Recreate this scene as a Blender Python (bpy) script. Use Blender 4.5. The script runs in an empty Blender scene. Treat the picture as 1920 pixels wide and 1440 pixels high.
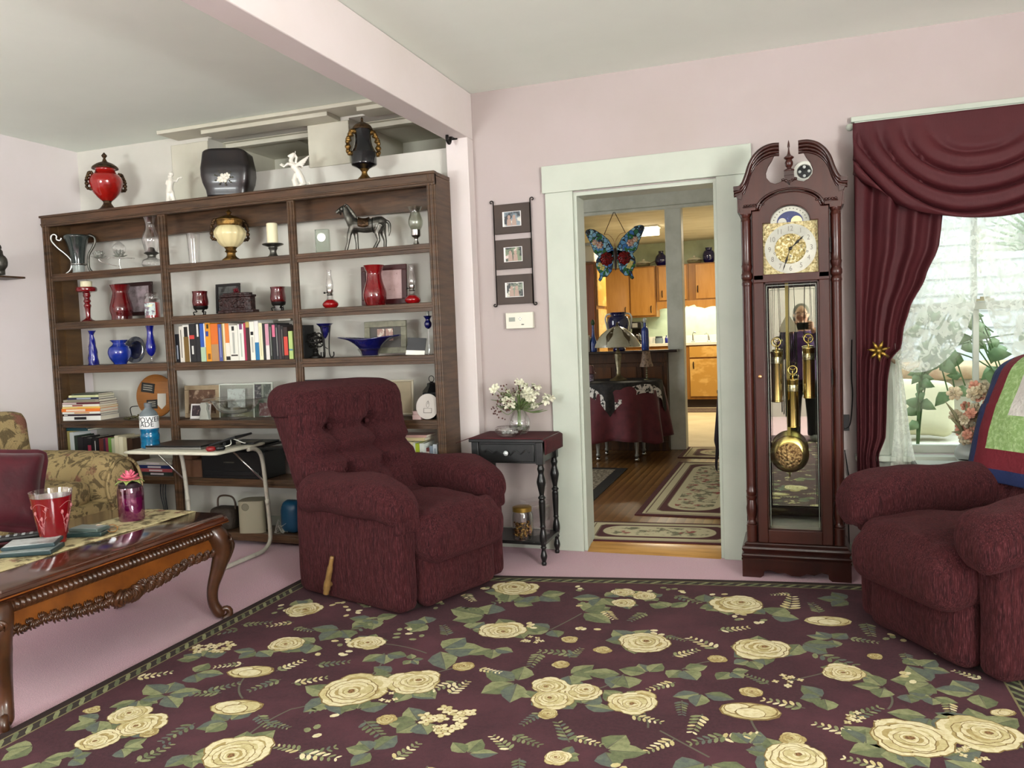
import bpy, bmesh, math, random
from math import sin, cos, pi, radians, sqrt, atan2
from mathutils import Vector, Matrix, noise
random.seed(7)
SC = bpy.context.scene
COL = SC.collection
# ------------------------------------------------------------------ camera model
F, YAW, PITCH, ROLL, H = 1500.0, 0.34319, -0.06121, -0.03878, 1.25
_f = Vector((-sin(YAW)*cos(PITCH), cos(YAW)*cos(PITCH), sin(PITCH)))
_r0 = Vector((cos(YAW), sin(YAW), 0)); _u0 = _r0.cross(_f)
_r = cos(ROLL)*_r0 + sin(ROLL)*_u0; _u = -sin(ROLL)*_r0 + cos(ROLL)*_u0
CAM = Vector((0, 0, H))
def ray(px, py): return _r*((px-960)/F) + _u*((720-py)/F) + _f
def ZP(px, py, z=0.0):
    d = ray(px, py); return CAM + d*((z-H)/d.z)
def YP(px, py, y):
    d = ray(px, py); return CAM + d*(y/d.y)
def XP(px, py, x):
    d = ray(px, py); return CAM + d*(x/d.x)
def PPM(p):  # pixels per metre at a point
    return F/((Vector(p)-CAM).dot(_f))
cd = bpy.data.cameras.new('camera'); cam = bpy.data.objects.new('camera', cd); COL.objects.link(cam)
cd.sensor_width = 36; cd.lens = F/1920*36; cd.clip_start = 0.05; cd.clip_end = 200
m = Matrix.Identity(4)
for i in range(3): m[i][0] = _r[i]; m[i][1] = _u[i]; m[i][2] = -_f[i]; m[i][3] = CAM[i]
cam.matrix_world = m; SC.camera = cam
SC.view_settings.view_transform = 'Standard'; SC.view_settings.look = 'None'
SC.view_settings.gamma = 1; SC.view_settings.use_curve_mapping = False
# ------------------------------------------------------------------ materials
def lin(h):
    h = h.lstrip('#'); c = [int(h[i:i+2], 16)/255 for i in (0, 2, 4)]
    return tuple(x/12.92 if x <= .04045 else ((x+.055)/1.055)**2.4 for x in c)+(1,)
MC = {}
def mat(name, col, rough=.5, metal=0, nz=None, bump=None, trans=0, emit=0, coat=0, sheen=0, alpha=1, spec=.5, nz2=None, wave=None, ior=1.45, coords='Object'):
    if name in MC: return MC[name]
    m = bpy.data.materials.new(name); m.use_nodes = True; MC[name] = m
    nt = m.node_tree; N = nt.nodes; L = nt.links; b = N['Principled BSDF']
    b.inputs['Base Color'].default_value = lin(col); b.inputs['Roughness'].default_value = rough
    b.inputs['Metallic'].default_value = metal; b.inputs['Specular IOR Level'].default_value = spec
    b.inputs['Transmission Weight'].default_value = trans; b.inputs['Coat Weight'].default_value = coat
    b.inputs['Sheen Weight'].default_value = sheen; b.inputs['Alpha'].default_value = alpha; b.inputs['IOR'].default_value = ior
    if coat: b.inputs['Coat Roughness'].default_value = .12
    if sheen: b.inputs['Sheen Roughness'].default_value = .4
    if emit:
        b.inputs['Emission Color'].default_value = lin(col); b.inputs['Emission Strength'].default_value = emit
    m.diffuse_color = lin(col)
    tc = None
    def co(stretch):
        nonlocal tc
        if tc is None: tc = N.new('ShaderNodeTexCoord')
        mp = N.new('ShaderNodeMapping'); mp.inputs['Scale'].default_value = stretch
        L.new(tc.outputs[coords], mp.inputs[0]); return mp.outputs[0]
    src = None
    def mixin(fac, c2):
        nonlocal src
        mx = N.new('ShaderNodeMix'); mx.data_type = 'RGBA'
        L.new(fac, mx.inputs[0])
        if src is None: mx.inputs[6].default_value = lin(col)
        else: L.new(src, mx.inputs[6])
        mx.inputs[7].default_value = lin(c2); src = mx.outputs[2]
    for q in (nz, nz2):
        if q:
            sc, c2, lo, hi, st = (list(q)+[(1, 1, 1)])[:5]
            t = N.new('ShaderNodeTexNoise'); t.inputs['Scale'].default_value = sc; t.inputs['Detail'].default_value = 5
            t.inputs['Roughness'].default_value = .6
            L.new(co(st), t.inputs['Vector'])
            r = N.new('ShaderNodeMapRange'); r.inputs[1].default_value = lo; r.inputs[2].default_value = hi
            L.new(t.outputs['Fac'], r.inputs[0]); mixin(r.outputs[0], c2)
    if wave:
        sc, c2, dist, st, direction = wave
        t = N.new('ShaderNodeTexWave'); t.inputs['Scale'].default_value = sc; t.inputs['Distortion'].default_value = dist
        t.inputs['Detail'].default_value = 2; t.bands_direction = direction
        L.new(co(st), t.inputs['Vector']); mixin(t.outputs['Fac'], c2)
    if src is not None: L.new(src, b.inputs['Base Color'])
    if bump:
        sc, stn, st = (list(bump)+[(1, 1, 1)])[:3]
        t = N.new('ShaderNodeTexNoise'); t.inputs['Scale'].default_value = sc; t.inputs['Detail'].default_value = 3
        L.new(co(st), t.inputs['Vector'])
        bp = N.new('ShaderNodeBump'); bp.inputs['Strength'].default_value = stn; bp.inputs['Distance'].default_value = .01
        L.new(t.outputs['Fac'], bp.inputs['Height']); L.new(bp.outputs[0], b.inputs['Normal'])
    return m
def glass(name, tint='#ffffff', clear=.86, rough=.02):
    """thin clear glass: see-through with a fresnel sheen"""
    if name in MC: return MC[name]
    m = bpy.data.materials.new(name); m.use_nodes = True; MC[name] = m
    nt = m.node_tree; N = nt.nodes; L = nt.links; N.remove(N['Principled BSDF'])
    t = N.new('ShaderNodeBsdfTransparent'); t.inputs[0].default_value = lin(tint)
    g = N.new('ShaderNodeBsdfGlossy'); g.inputs[1].default_value = rough; g.inputs[0].default_value = (.9, .9, .9, 1)
    lw = N.new('ShaderNodeLayerWeight'); lw.inputs[0].default_value = .35
    r = N.new('ShaderNodeMapRange'); r.inputs[3].default_value = (1-clear)*.35; r.inputs[4].default_value = .55
    mx = N.new('ShaderNodeMixShader'); L.new(lw.outputs['Facing'], r.inputs[0]); L.new(r.outputs[0], mx.inputs[0])
    L.new(t.outputs[0], mx.inputs[1]); L.new(g.outputs[0], mx.inputs[2])
    L.new(mx.outputs[0], N['Material Output'].inputs[0]); m.diffuse_color = (.8, .85, .85, .4)
    return m
# ------------------------------------------------------------------ mesh building
class MB:
    def __init__(s, T=None): s.v = []; s.f = []; s.mi = []; s.m = 0; s.T = T or Matrix()
    def add(s, vs, fs):
        o = len(s.v); s.v += [s.T @ Vector(v) for v in vs]; s.f += [tuple(o+i for i in f) for f in fs]; s.mi += [s.m]*len(fs); return s
    def box(s, x0, x1, y0, y1, z0, z1):
        return s.add([(x0,y0,z0),(x1,y0,z0),(x1,y1,z0),(x0,y1,z0),(x0,y0,z1),(x1,y0,z1),(x1,y1,z1),(x0,y1,z1)],
                     [(3,2,1,0),(4,5,6,7),(0,1,5,4),(1,2,6,5),(2,3,7,6),(3,0,4,7)])
    def bar(s, a, b, w, t=None):
        a = Vector(a); b = Vector(b); d = (b-a).normalized(); t = t or w
        up = Vector((0,0,1)) if abs(d.z) < .95 else Vector((0,1,0))
        x = d.cross(up).normalized(); y = x.cross(d)
        vs = [p+x*sx*w/2+y*sy*t/2 for p in (a, b) for sx, sy in ((-1,-1),(1,-1),(1,1),(-1,1))]
        return s.add(vs, [(3,2,1,0),(4,5,6,7),(0,1,5,4),(1,2,6,5),(2,3,7,6),(3,0,4,7)])
    def lathe(s, prof, n=20, c=(0,0,0), rx=1, ry=1, fn=None):
        c = Vector(c); vs = []; fs = []; k = len(prof)
        for i in range(n):
            a = 2*pi*i/n
            for r, z in prof:
                q = fn(a, z) if fn else 1
                vs.append(c+Vector((r*q*cos(a)*rx, r*q*sin(a)*ry, z)))
        for i in range(n):
            j = (i+1) % n
            for t in range(k-1): fs.append((i*k+t, j*k+t, j*k+t+1, i*k+t+1))
        if prof[0][0] > 1e-5: fs.append(tuple(i*k for i in reversed(range(n))))
        if prof[-1][0] > 1e-5: fs.append(tuple(i*k+k-1 for i in range(n)))
        return s.add(vs, fs)
    def shell(s, prof, n=20, t=.002, c=(0,0,0), fn=None):  # open vessel with thickness
        pr = list(prof)+[(max(r-t, .0005), z+(t if i == 0 else 0)) for i, (r, z) in reversed(list(enumerate(prof)))]
        if prof[0][0] > 1e-5: pr = [(0, prof[0][1])]+pr+[(0, prof[0][1]+t)]
        return s.lathe(pr, n, c, fn=fn)
    def tube(s, pts, r, n=8, closed=False, rf=None):
        P = [Vector(p) for p in pts]; k = len(P); vs = []; fs = []; up = None
        for i, p in enumerate(P):
            if closed: d = (P[(i+1) % k]-P[i-1])
            else: d = P[min(i+1, k-1)]-P[max(i-1, 0)]
            d = d.normalized() if d.length > 1e-9 else Vector((0,0,1))
            if up is None:
                up = Vector((0,0,1)) if abs(d.z) < .9 else Vector((1,0,0))
            x = d.cross(up)
            if x.length < 1e-4: x = d.cross(Vector((.3,.8,.5)))
            x.normalize(); y = x.cross(d).normalized(); up = y
            rr = r[i] if isinstance(r, (list, tuple)) else r
            for j in range(n):
                a = 2*pi*j/n; vs.append(p+x*cos(a)*rr+y*sin(a)*rr)
        for i in range(k if closed else k-1):
            i2 = (i+1) % k
            for j in range(n): fs.append((i*n+j, i*n+(j+1) % n, i2*n+(j+1) % n, i2*n+j))
        if not closed: fs += [tuple(reversed(range(n))), tuple((k-1)*n+j for j in range(n))]
        return s.add(vs, fs)
    def prism(s, poly, z0, z1, ax='z'):
        f = {'z': lambda a, b, h: (a, b, h), 'y': lambda a, b, h: (a, h, b), 'x': lambda a, b, h: (h, a, b)}[ax]
        n = len(poly); vs = [f(a, b, z0) for a, b in poly]+[f(a, b, z1) for a, b in poly]
        return s.add(vs, [tuple(reversed(range(n))), tuple(range(n, 2*n))]+[(i, (i+1) % n, n+(i+1) % n, n+i) for i in range(n)])
    def sheet(s, nu, nv, fn, cu=False, cv=False):
        vs = [fn(i/(nu if cu else nu-1), j/(nv if cv else nv-1)) for i in range(nu) for j in range(nv)]; fs = []
        for i in range(nu if cu else nu-1):
            for j in range(nv if cv else nv-1):
                a, b = (i+1) % nu, (j+1) % nv; fs.append((i*nv+j, a*nv+j, a*nv+b, i*nv+b))
        return s.add(vs, fs)
    def ball(s, c, r, nu=12, nv=8, e=1, fn=None):
        c = Vector(c); r = (r, r, r) if not hasattr(r, '__len__') else r
        pw = lambda x: math.copysign(abs(x)**e, x)
        vs = []; fs = []
        for j in range(nv+1):
            t = -pi/2+pi*j/nv
            for i in range(nu):
                a = 2*pi*i/nu; d = Vector((pw(cos(t))*pw(cos(a)), pw(cos(t))*pw(sin(a)), pw(sin(t))))
                q = fn(d) if fn else 1; vs.append(c+Vector((d.x*r[0], d.y*r[1], d.z*r[2]))*q)
        for j in range(nv):
            for i in range(nu): fs.append((j*nu+i, j*nu+(i+1) % nu, (j+1)*nu+(i+1) % nu, (j+1)*nu+i))
        return s.add(vs, fs)
    def rbox(s, c, sz, r, n=6, fn=None):
        """soft box: subdivided cube whose corners are rounded by r"""
        c = Vector(c); h = Vector(sz)/2; vs = []; fs = []; idx = {}
        def pt(p):
            k = tuple(round(q, 5) for q in p)
            if k in idx: return idx[k]
            q = Vector((p[0]*h.x, p[1]*h.y, p[2]*h.z)); rr = min(r, h.x, h.y, h.z)
            inn = Vector([max(-(h[i]-rr), min(h[i]-rr, q[i])) for i in range(3)]); d = q-inn
            if d.length > 1e-9: q = inn+d.normalized()*rr
            if fn: q = fn(q, p)
            idx[k] = len(vs); vs.append(c+q); return idx[k]
        g = [-cos(pi*i/n) if False else (2*i/n-1) for i in range(n+1)]
        g = [math.copysign(abs(x)**.7, x) for x in g]
        for ax in range(3):
            for sg in (-1, 1):
                for i in range(n):
                    for j in range(n):
                        q = []
                        for a, b in ((i,j),(i+1,j),(i+1,j+1),(i,j+1)):
                            p = [0,0,0]; p[ax] = sg; p[(ax+1) % 3] = g[a]; p[(ax+2) % 3] = g[b]; q.append(pt(p))
                        fs.append(tuple(q) if sg > 0 else tuple(reversed(q)))
        return s.add(vs, fs)
    def build(s, name, mats, parent=None, smooth=40, bev=0, sub=0, recalc=False, solid=0):
        me = bpy.data.meshes.new(name); me.from_pydata([tuple(v) for v in s.v], [], s.f)
        mats = mats if isinstance(mats, (list, tuple)) else [mats]
        for m in mats: me.materials.append(m)
        me.polygons.foreach_set('material_index', s.mi)
        if recalc:
            bm = bmesh.new(); bm.from_mesh(me); bmesh.ops.recalc_face_normals(bm, faces=bm.faces); bm.to_mesh(me); bm.free()
        me.polygons.foreach_set('use_smooth', [True]*len(me.polygons))
        if smooth < 180: me.set_sharp_from_angle(angle=radians(smooth))
        me.update()
        o = bpy.data.objects.new(name, me); COL.objects.link(o)
        if parent: o.parent = parent
        if bev:
            md = o.modifiers.new('bevel', 'BEVEL'); md.width = bev; md.segments = 2; md.limit_method = 'ANGLE'; md.angle_limit = radians(50)
        if solid:
            md = o.modifiers.new('solid', 'SOLIDIFY'); md.thickness = solid; md.offset = 0
        if sub:
            md = o.modifiers.new('sub', 'SUBSURF'); md.levels = sub; md.render_levels = sub
        return o
def tag(o, label, cat, group=None, kind=None):
    o['label'] = label; o['category'] = cat
    if group: o['group'] = group
    if kind: o['kind'] = kind
    return o
def thing(name, label, cat, loc=(0,0,0), rz=0, group=None):
    o = bpy.data.objects.new(name, None); o.empty_display_size = .05; COL.objects.link(o)
    o.location = loc; o.rotation_euler = (0, 0, rz); return tag(o, label, cat, group)
def put(o, loc, rz=0, rx=0, ry=0):
    o.location = loc; o.rotation_euler = (rx, ry, rz); return o
def struct(o): o['kind'] = 'structure'; return o
def dup(root, loc=None, rz=None, label=None, group=None):
    def cp(o, par):
        c = o.copy(); COL.objects.link(c)
        if par: c.parent = par
        for ch in list(o.children): cp(ch, c)
        return c
    r = cp(root, None)
    if loc is not None: r.location = loc
    if rz is not None: r.rotation_euler = (0, 0, rz)
    if label: r['label'] = label
    if group: r['group'] = group
    return r
def text_mesh(body, size, m, name, parent=None, depth=.0004, align='CENTER'):
    c = bpy.data.curves.new(name, 'FONT'); c.body = body; c.size = size; c.extrude = depth; c.align_x = align; c.align_y = 'CENTER'
    o = bpy.data.objects.new(name, c); COL.objects.link(o)
    dg = bpy.context.evaluated_depsgraph_get(); me = bpy.data.meshes.new_from_object(o.evaluated_get(dg))
    COL.objects.unlink(o); bpy.data.objects.remove(o)
    ob = bpy.data.objects.new(name, me); COL.objects.link(ob); me.materials.clear(); me.materials.append(m)
    if parent: ob.parent = parent
    return ob
def arc(cx, cy, r, a0, a1, n): return [(cx+r*cos(a0+(a1-a0)*i/(n-1)), cy+r*sin(a0+(a1-a0)*i/(n-1))) for i in range(n)]
def spline(pts, n=6):
    P = [Vector(p) for p in pts]; out = []
    for i in range(len(P)-1):
        a, b, c, d = P[max(i-1,0)], P[i], P[i+1], P[min(i+2,len(P)-1)]
        for k in range(n):
            t = k/n; out.append(.5*((2*b)+(c-a)*t+(2*a-5*b+4*c-d)*t*t+(3*b-a-3*c+d)*t**3))
    return out+[P[-1]]
def rprof(pts, n=5): return [(max(v.x, 0), v.y) for v in spline([(a, b, 0) for a, b in pts], n)]

# colours that many things share
W_TRIM = mat('white_paint', '#b7beb1', .45, nz=(3, '#afb6a9', .4, .7), bump=(40, .05))
BRASS = mat('polished_brass', '#e6cd84', .25, 1)
SILVER = mat('bright_metal', '#c9c9c4', .22, 1)
IRON = mat('black_iron', '#1a1715', .45, .6)
GOLDF = mat('antique_gold', '#8a6a38', .42, .85, nz=(30, '#3d2d18', .45, .65), bump=(60, .4))
BRONZE = mat('dark_bronze', '#55402a', .45, .7, nz=(40, '#2a1d12', .4, .65), bump=(70, .5))
CLEAR = glass('clear_glass')
CREAM = mat('cream_wax', '#e6dfbb', .55)
RED = mat('ruby_glass', '#70060d', .07, coat=.6, spec=.8, nz=(6, '#470308', .4, .7))
DKRED = mat('dark_red_glass', '#4c060b', .08, coat=.6, spec=.8)
COBALT = mat('cobalt_glass', '#101a86', .07, coat=.6, spec=.8, nz=(8, '#0a1058', .4, .7))
NAVYG = mat('deep_blue_glass', '#0b0e46', .07, coat=.6, spec=.8)
BLACKP = mat('black_plastic', '#0e0e10', .4)
WHITEP = mat('white_plastic', '#e2e1d6', .4)
PAPER = mat('paper', '#e5dfcc', .8)
# ================================================================== the setting
YB = 4.386      # back wall of the living room
XL = -4.75      # left wall
XR, YR, ZC = 2.95, -2.7, 2.65
PINK = mat('pink_plaster', '#b0a5a3', .75, nz=(1.3, '#aa9f9a', .35, .7), bump=(25, .06))
CEILM = mat('ceiling_paint', '#eef6ec', .8, nz=(.8, '#e6eee4', .35, .7), bump=(18, .08))
CARPET = mat('pink_carpet', '#d8a6b3', .95, nz=(240, '#a07a89', .35, .65), nz2=(2.2, '#b8929a', .45, .75), bump=(320, .5), sheen=.3)
OFFW = mat('offwhite_board', '#c9c6b6', .6, nz=(2, '#bdbaa8', .4, .7))
def S(mb, name, m, **k): return struct(mb.build(name, m, **k))
S(MB().box(XL-.1, XR+.1, YR-.1, YB+.02, -.1, 0), 'floor', CARPET)
DX0, DX1, DZ = -1.165, -.38, 2.03
WX0, WX1, WZ0, WZ1 = .43, 1.22, .58, 2.14
RA0, RA1, RB0, RB1 = -3.62, -2.84, -2.56, -1.9   # high recesses over the bookcase
RZ0, RZ1 = 2.36, 2.615
T = .14
w = MB()
w.box(-1.82, DX0, YB, YB+T, 0, ZC+.1)
wa = MB(); wa.box(XL-.1, -1.8205, YB, YB+T, 0, RZ0)
wa.box(XL-.1, RA0, YB, YB+T, RZ0, RZ1).box(RA1, RB0, YB, YB+T, RZ0, RZ1).box(RB1, -1.8205, YB, YB+T, RZ0, RZ1)
wa.box(XL-.1, -1.8205, YB, YB+T, RZ1, ZC+.1)
S(wa, 'wall_alcove', mat('alcove_paint', '#cfccc3', .7, nz=(1.5, '#c5c3b8', .35, .7)))
w.box(DX0, DX1, YB, YB+T, DZ, ZC+.1)
w.box(DX1, WX0, YB, YB+T, 0, ZC+.1)
w.box(WX0, WX1, YB, YB+T, 0, WZ0).box(WX0, WX1, YB, YB+T, WZ1, ZC+.1)
w.box(WX1, XR+.1, YB, YB+T, 0, ZC+.1)
S(w, 'wall_back', PINK)
S(MB().box(XL-.12, XL, YR-.1, YB, 0, ZC+.1), 'wall_left', mat('lit_plaster', '#e3dcdd', .75, nz=(1.3, '#ddd6d4', .35, .7), bump=(25, .06)))  # plaster colour lightened to make up for light missing on this wall
# right wall with a big daylight window, and the wall behind the camera with another
w = MB(); RY0, RY1, RW0, RW1 = -2.2, -.35, .75, 2.2
w.box(XR, XR+.12, YR-.1, RY0, 0, ZC+.1).box(XR, XR+.12, RY1, YB, 0, ZC+.1).box(XR, XR+.12, RY0, RY1, 0, RW0).box(XR, XR+.12, RY0, RY1, RW1, ZC+.1)
S(w, 'wall_right', PINK)
w = MB(); BX0, BX1, BZ0, BZ1 = .35, 2.15, .75, 2.2; CX0, CX1 = -3.6, -2.2
w.box(XL-.1, CX0, YR-.12, YR, 0, ZC+.1).box(CX1, XR+.1, YR-.12, YR, 0, ZC+.1)
for a, b in ((CX0, CX1),): w.box(a, b, YR-.12, YR, 0, BZ0).box(a, b, YR-.12, YR, BZ1, ZC+.1)
S(w, 'wall_front', PINK)
S(MB().box(XL-.1, XR+.1, YR-.1, YB+.05, ZC, ZC+.1), 'ceiling', CEILM)
# beam that divides living room and alcove, and the pilaster it lands on
w = MB().box(-1.885, -1.75, YR, YB-.001, 2.385, ZC-.001)
S(w, 'beam', mat('beam_paint', '#d8cfcd', .6, nz=(1.5, '#d2c9c4', .4, .7), bump=(30, .04)), bev=.004)
S(MB().box(-1.885, -1.75, 4.30, YB+.001, 0, 2.386), 'trim_1', MC['beam_paint'], bev=.004)
# boards along the alcove ceiling and the two recesses above the bookcase
w = MB()
w.box(-3.86, -1.886, 4.19, 4.385, 2.625, 2.649).box(-3.55, -2.62, 4.235, 4.385, 2.60, 2.626).box(-2.42, -1.886, 4.235, 4.385, 2.60, 2.626)
w.box(-3.92, -3.62, 4.377, 4.3855, RZ0-.2, 2.6).box(RA1-.012, RB0, 4.374, 4.3855, RZ0-.02, 2.6)
S(w, 'trim_2', OFFW, bev=.003)
w = MB()
for a, b in ((RA0, RA1), (RB0, RB1)):
    for q in ((a-.02, a, RZ0, RZ1), (b, b+.02, RZ0, RZ1)): w.box(q[0], q[1], YB+T, 5.1, q[2], q[3])
    w.box(a-.02, b+.02, YB+T, 5.1, RZ1-.003, RZ1+.02); w.box(a-.02, b+.02, YB+T, 5.1, RZ0-.02, RZ0); w.box(a-.02, b+.02, 5.1, 5.12, RZ0-.02, RZ1+.02)
    w.box(a, b, 4.56, 4.60, RZ1-.03, RZ1-.001); w.box((a+b)/2+.1, (a+b)/2+.125, 4.6, 5.09, RZ1-.02, RZ1-.002)
S(w, 'recess', OFFW)
# doorway casing, jambs and wooden threshold
w = MB()
w.box(DX0-.155, DX0+.004, YB-.022, YB-.0005, 0, 2.035).box(DX1-.004, DX1+.16, YB-.022, YB-.0005, 0, 2.035)
w.box(DX0-.17, DX1+.175, YB-.028, YB-.0005, 2.035, 2.185)
w.box(DX0-.0005, DX0+.022, YB-.0004, YB+T+.02, 0, DZ).box(DX1-.022, DX1+.0005, YB-.0004, YB+T+.02, 0, DZ).box(DX0+.02, DX1-.02, YB-.0004, YB+T+.02, DZ-.022, DZ-.0005)
S(w, 'door_1', W_TRIM, bev=.002)
OAK = mat('floor_oak', '#8b6439', .28, nz=(3, '#6d4a26', .35, .7, (1, 9, 1)), nz2=(1.2, '#a67a44', .45, .8), wave=(5.5, '#5d4022', 0, (1, 1, 1), 'X'), coords='Object')
MC['floor_oak'].node_tree.nodes['Wave Texture'].wave_profile = 'SAW'
OAKL = mat('threshold_oak', '#c08f4d', .3, nz=(4, '#9a6a30', .4, .7, (1, 8, 8)))
w = MB().prism([(YB-.02, .0), (YB+.075, .026), (YB+T+.02, .026), (YB+T+.02, 0)], DX0+.023, DX1-.023, 'x')
S(w, 'trim_3', OAKL)
# baseboards
w = MB().box(XL, -1.886, YB-.016, YB-.0005, 0, .12).box(-1.749, DX0-.156, YB-.016, YB-.0005, 0, .12)
S(w, 'baseboard_back', W_TRIM, bev=.004)
S(MB().box(DX1+.161, XR, YB-.016, YB-.0005, 0, .12), 'baseboard_right', W_TRIM, bev=.004)
S(MB().box(XL, XL+.016, YR, 4.36, 0, .12), 'baseboard_left', W_TRIM, bev=.004)
# windows out of frame: frames in the daylight openings
def frame_win(name, x0, x1, y0, y1, z0, z1, ax):
    w = MB(); t = .05
    if ax == 'x':
        for y in (y0, (y0+y1)/2-t/2, y1-t): w.box(x0, x1, y, y+t, z0, z1)
        for z in (z0, (z0+z1)/2-t/2, z1-t): w.box(x0+.002, x1-.002, y0+.001, y1-.001, z+.001, z+t-.001)
    else:
        for x in (x0, (x0+x1)/2-t/2, x1-t): w.box(x, x+t, y0, y1, z0, z1)
        for z in (z0, (z0+z1)/2-t/2, z1-t): w.box(x0+.001, x1-.001, y0+.002, y1-.002, z+.001, z+t-.001)
    return struct(w.build(name, W_TRIM))
frame_win('window_2', XR+.03, XR+.09, RY0, RY1, RW0, RW1, 'x')
frame_win('window_3', CX0, CX1, YR-.09, YR-.03, BZ0, BZ1, 'y')
# ------------------------------------------------------------------ light
wd = bpy.data.worlds.new('daylight'); SC.world = wd; wd.use_nodes = True
bg = wd.node_tree.nodes['Background']; bg.inputs[0].default_value = (.86, .93, 1, 1); bg.inputs[1].default_value = 5.5
def area(name, loc, rot, sx, sy, power, col=(1, 1, 1)):
    l = bpy.data.lights.new(name, 'AREA'); l.shape = 'RECTANGLE'; l.size = sx; l.size_y = sy; l.energy = power; l.color = col
    o = bpy.data.objects.new(name, l); COL.objects.link(o); o.location = loc; o.rotation_euler = rot; return o
# sky light at each window opening, plus upward fills added for the ceiling
area('sky_window_right', (XR+.14, (RY0+RY1)/2, (RW0+RW1)/2), (0, radians(90), 0), 1.5, 1.85, 400, (1, .985, .96))
area('ceiling_fill_right', (XR+.13, (RY0+RY1)/2, RW0+.3), (0, radians(171), 0), .5, 1.7, 460, (.97, 1, .96))  # added lamp aimed upward to brighten the ceiling
area('sky_window_alcove', ((CX0+CX1)/2, YR-.14, (BZ0+BZ1)/2), (radians(90), 0, 0), 1.4, 1.5, 45, (.95, .985, 1))
area('ceiling_fill_alcove', ((CX0+CX1)/2, YR-.13, BZ0+.3), (radians(170), 0, 0), 1.3, .5, 420, (.95, 1, .98))  # second added upward lamp, for the darker alcove ceiling
SC.view_settings.exposure = -0.03
# ================================================================== bookcase and what stands on it
def fused(mb, name, m, parent=None, vox=.004, smooth=4):
    o = mb.build(name, m, parent, smooth=180)
    r = o.modifiers.new('remesh', 'REMESH'); r.mode = 'VOXEL'; r.voxel_size = vox; r.use_smooth_shade = True
    s = o.modifiers.new('smooth', 'SMOOTH'); s.iterations = smooth; s.factor = .5
    return o
WALN = mat('dark_walnut', '#57402c', .42, nz=(5, '#2f2014', .35, .7, (1, 1, 9)), nz2=(2, '#5d3f2a', .5, .8, (1, 1, 6)))
WALNH = mat('dark_walnut_shelf', '#543d29', .42, nz=(5, '#2f2014', .35, .7, (1, 9, 9)), nz2=(2, '#5c3d28', .5, .8, (1, 6, 6)))
PINE = mat('brown_pine_side', '#5e4528', .5, nz=(3, '#3b2817', .35, .7, (1, 1, 4)))
BKY0, BKY1 = 4.055, 4.272
ROWS = [2.165, 1.775, 1.45, 1.157, .79, .425, .085]
BAYS = [(-4.70, -3.775), (-3.715, -2.815), (-2.765, -1.895)]
bk = thing('bookcase', 'wide dark walnut open bookcase with three bays standing along the alcove wall', 'bookcase', (-3.3, 4.16, 0))
def bkpart(mb, name, m, bev=.003):
    mb.T = Matrix.Translation((3.3, -4.16, 0)); return mb
class BMB(MB):
    def __init__(s): MB.__init__(s, Matrix.Translation((3.3, -4.16, 0)))
def stile(x0, x1, z0=0, z1=2.165):
    m = BMB(); w = x1-x0
    m.box(x0, x1, BKY0, BKY0+.022, z0, z1); m.box(x0+w*.18, x0+w*.36, BKY0-.007, BKY0+.001, z0, z1-.01); m.box(x0+w*.64, x0+w*.82, BKY0-.007, BKY0+.001, z0, z1-.01)
    m.build('stile', WALN, bk, bev=.003)
stile(-4.745, -4.69); stile(-1.905, -1.853)
for x0, x1 in ((-3.775, -3.715), (-2.815, -2.765)):
    stile(x0, x1, 0, 2.09)
BMB().box(-4.735, -4.712, BKY0+.022, BKY1, 0, 2.14).box(-4.712, -4.70, BKY0+.09, BKY1-.004, .085, 2.13).build('side_panel', PINE, bk)
BMB().box(-1.882, -1.858, BKY0+.022, BKY1, 0, 2.14).build('side_panel', WALN, bk)
BMB().box(-4.735, -1.857, BKY0+.003, BKY1, 2.142, 2.165).build('top_board', WALNH, bk, bev=.003)
m = BMB().box(-4.745, -1.853, BKY0-.006, BKY0+.021, 2.088, 2.15).box(-4.75, -1.848, BKY0-.016, BKY0+.021, 2.148, 2.163).box(-4.745, -1.853, BKY0-.012, BKY0, 2.100, 2.110)
m.build('top_rail', WALNH, bk, bev=.003)
BMB().box(-4.70, -1.88, BKY1-.03, BKY1-.002, 1.99, 2.142).build('back_rail', WALNH, bk)
for r in range(1, 7):
    for x0, x1 in BAYS:
        m = BMB(); z = ROWS[r]; x1 += .012; x0 -= .012
        m.box(x0, x1, BKY0+.016, BKY1, z-.022, z); m.box(x0, x1, BKY0+.004, BKY0+.0155, z-.05, z-.001); m.box(x0, x1, BKY0-.003, BKY0+.003, z-.03, z-.016)
        m.build('shelf', WALNH, bk, bev=.002)
# ---- placing helpers: (px, py) of the foot, row of the shelf, y distance
def PL(px, py, row, y=4.15):
    p = YP(px, py, y); p.z = ROWS[row] if row is not None else p.z; return p, 1/PPM(p)
def Lp(prof, k, sm=0):
    pr = [(r*k, z*k) for r, z in prof]
    return rprof(pr, sm) if sm else pr
def vessel(name, label, cat, px, py, row, segs, y=4.15, n=24, group=None, fn=None, one=False):
    """segs: list of (part name, material, profile in px, smooth, shell?)"""
    p, k = PL(px, py, row, y)
    if one or len(segs) == 1:
        _, m, pr, sm, sh = segs[0]; b = MB(); (b.shell if sh else b.lathe)(Lp(pr, k, sm), n, fn=fn)
        o = b.build(name, m); put(o, p, atan2(-p.x, p.y)); tag(o, label, cat, group); return o, k
    t = thing(name, label, cat, p, atan2(-p.x, p.y), group)
    for q in segs:
        nm, m, pr, sm, sh = q[:5]; b = MB(); (b.shell if sh else b.lathe)(Lp(pr, k, sm), n, fn=q[5] if len(q) > 5 else None)
        b.build(nm, m, t)
    return t, k
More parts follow.
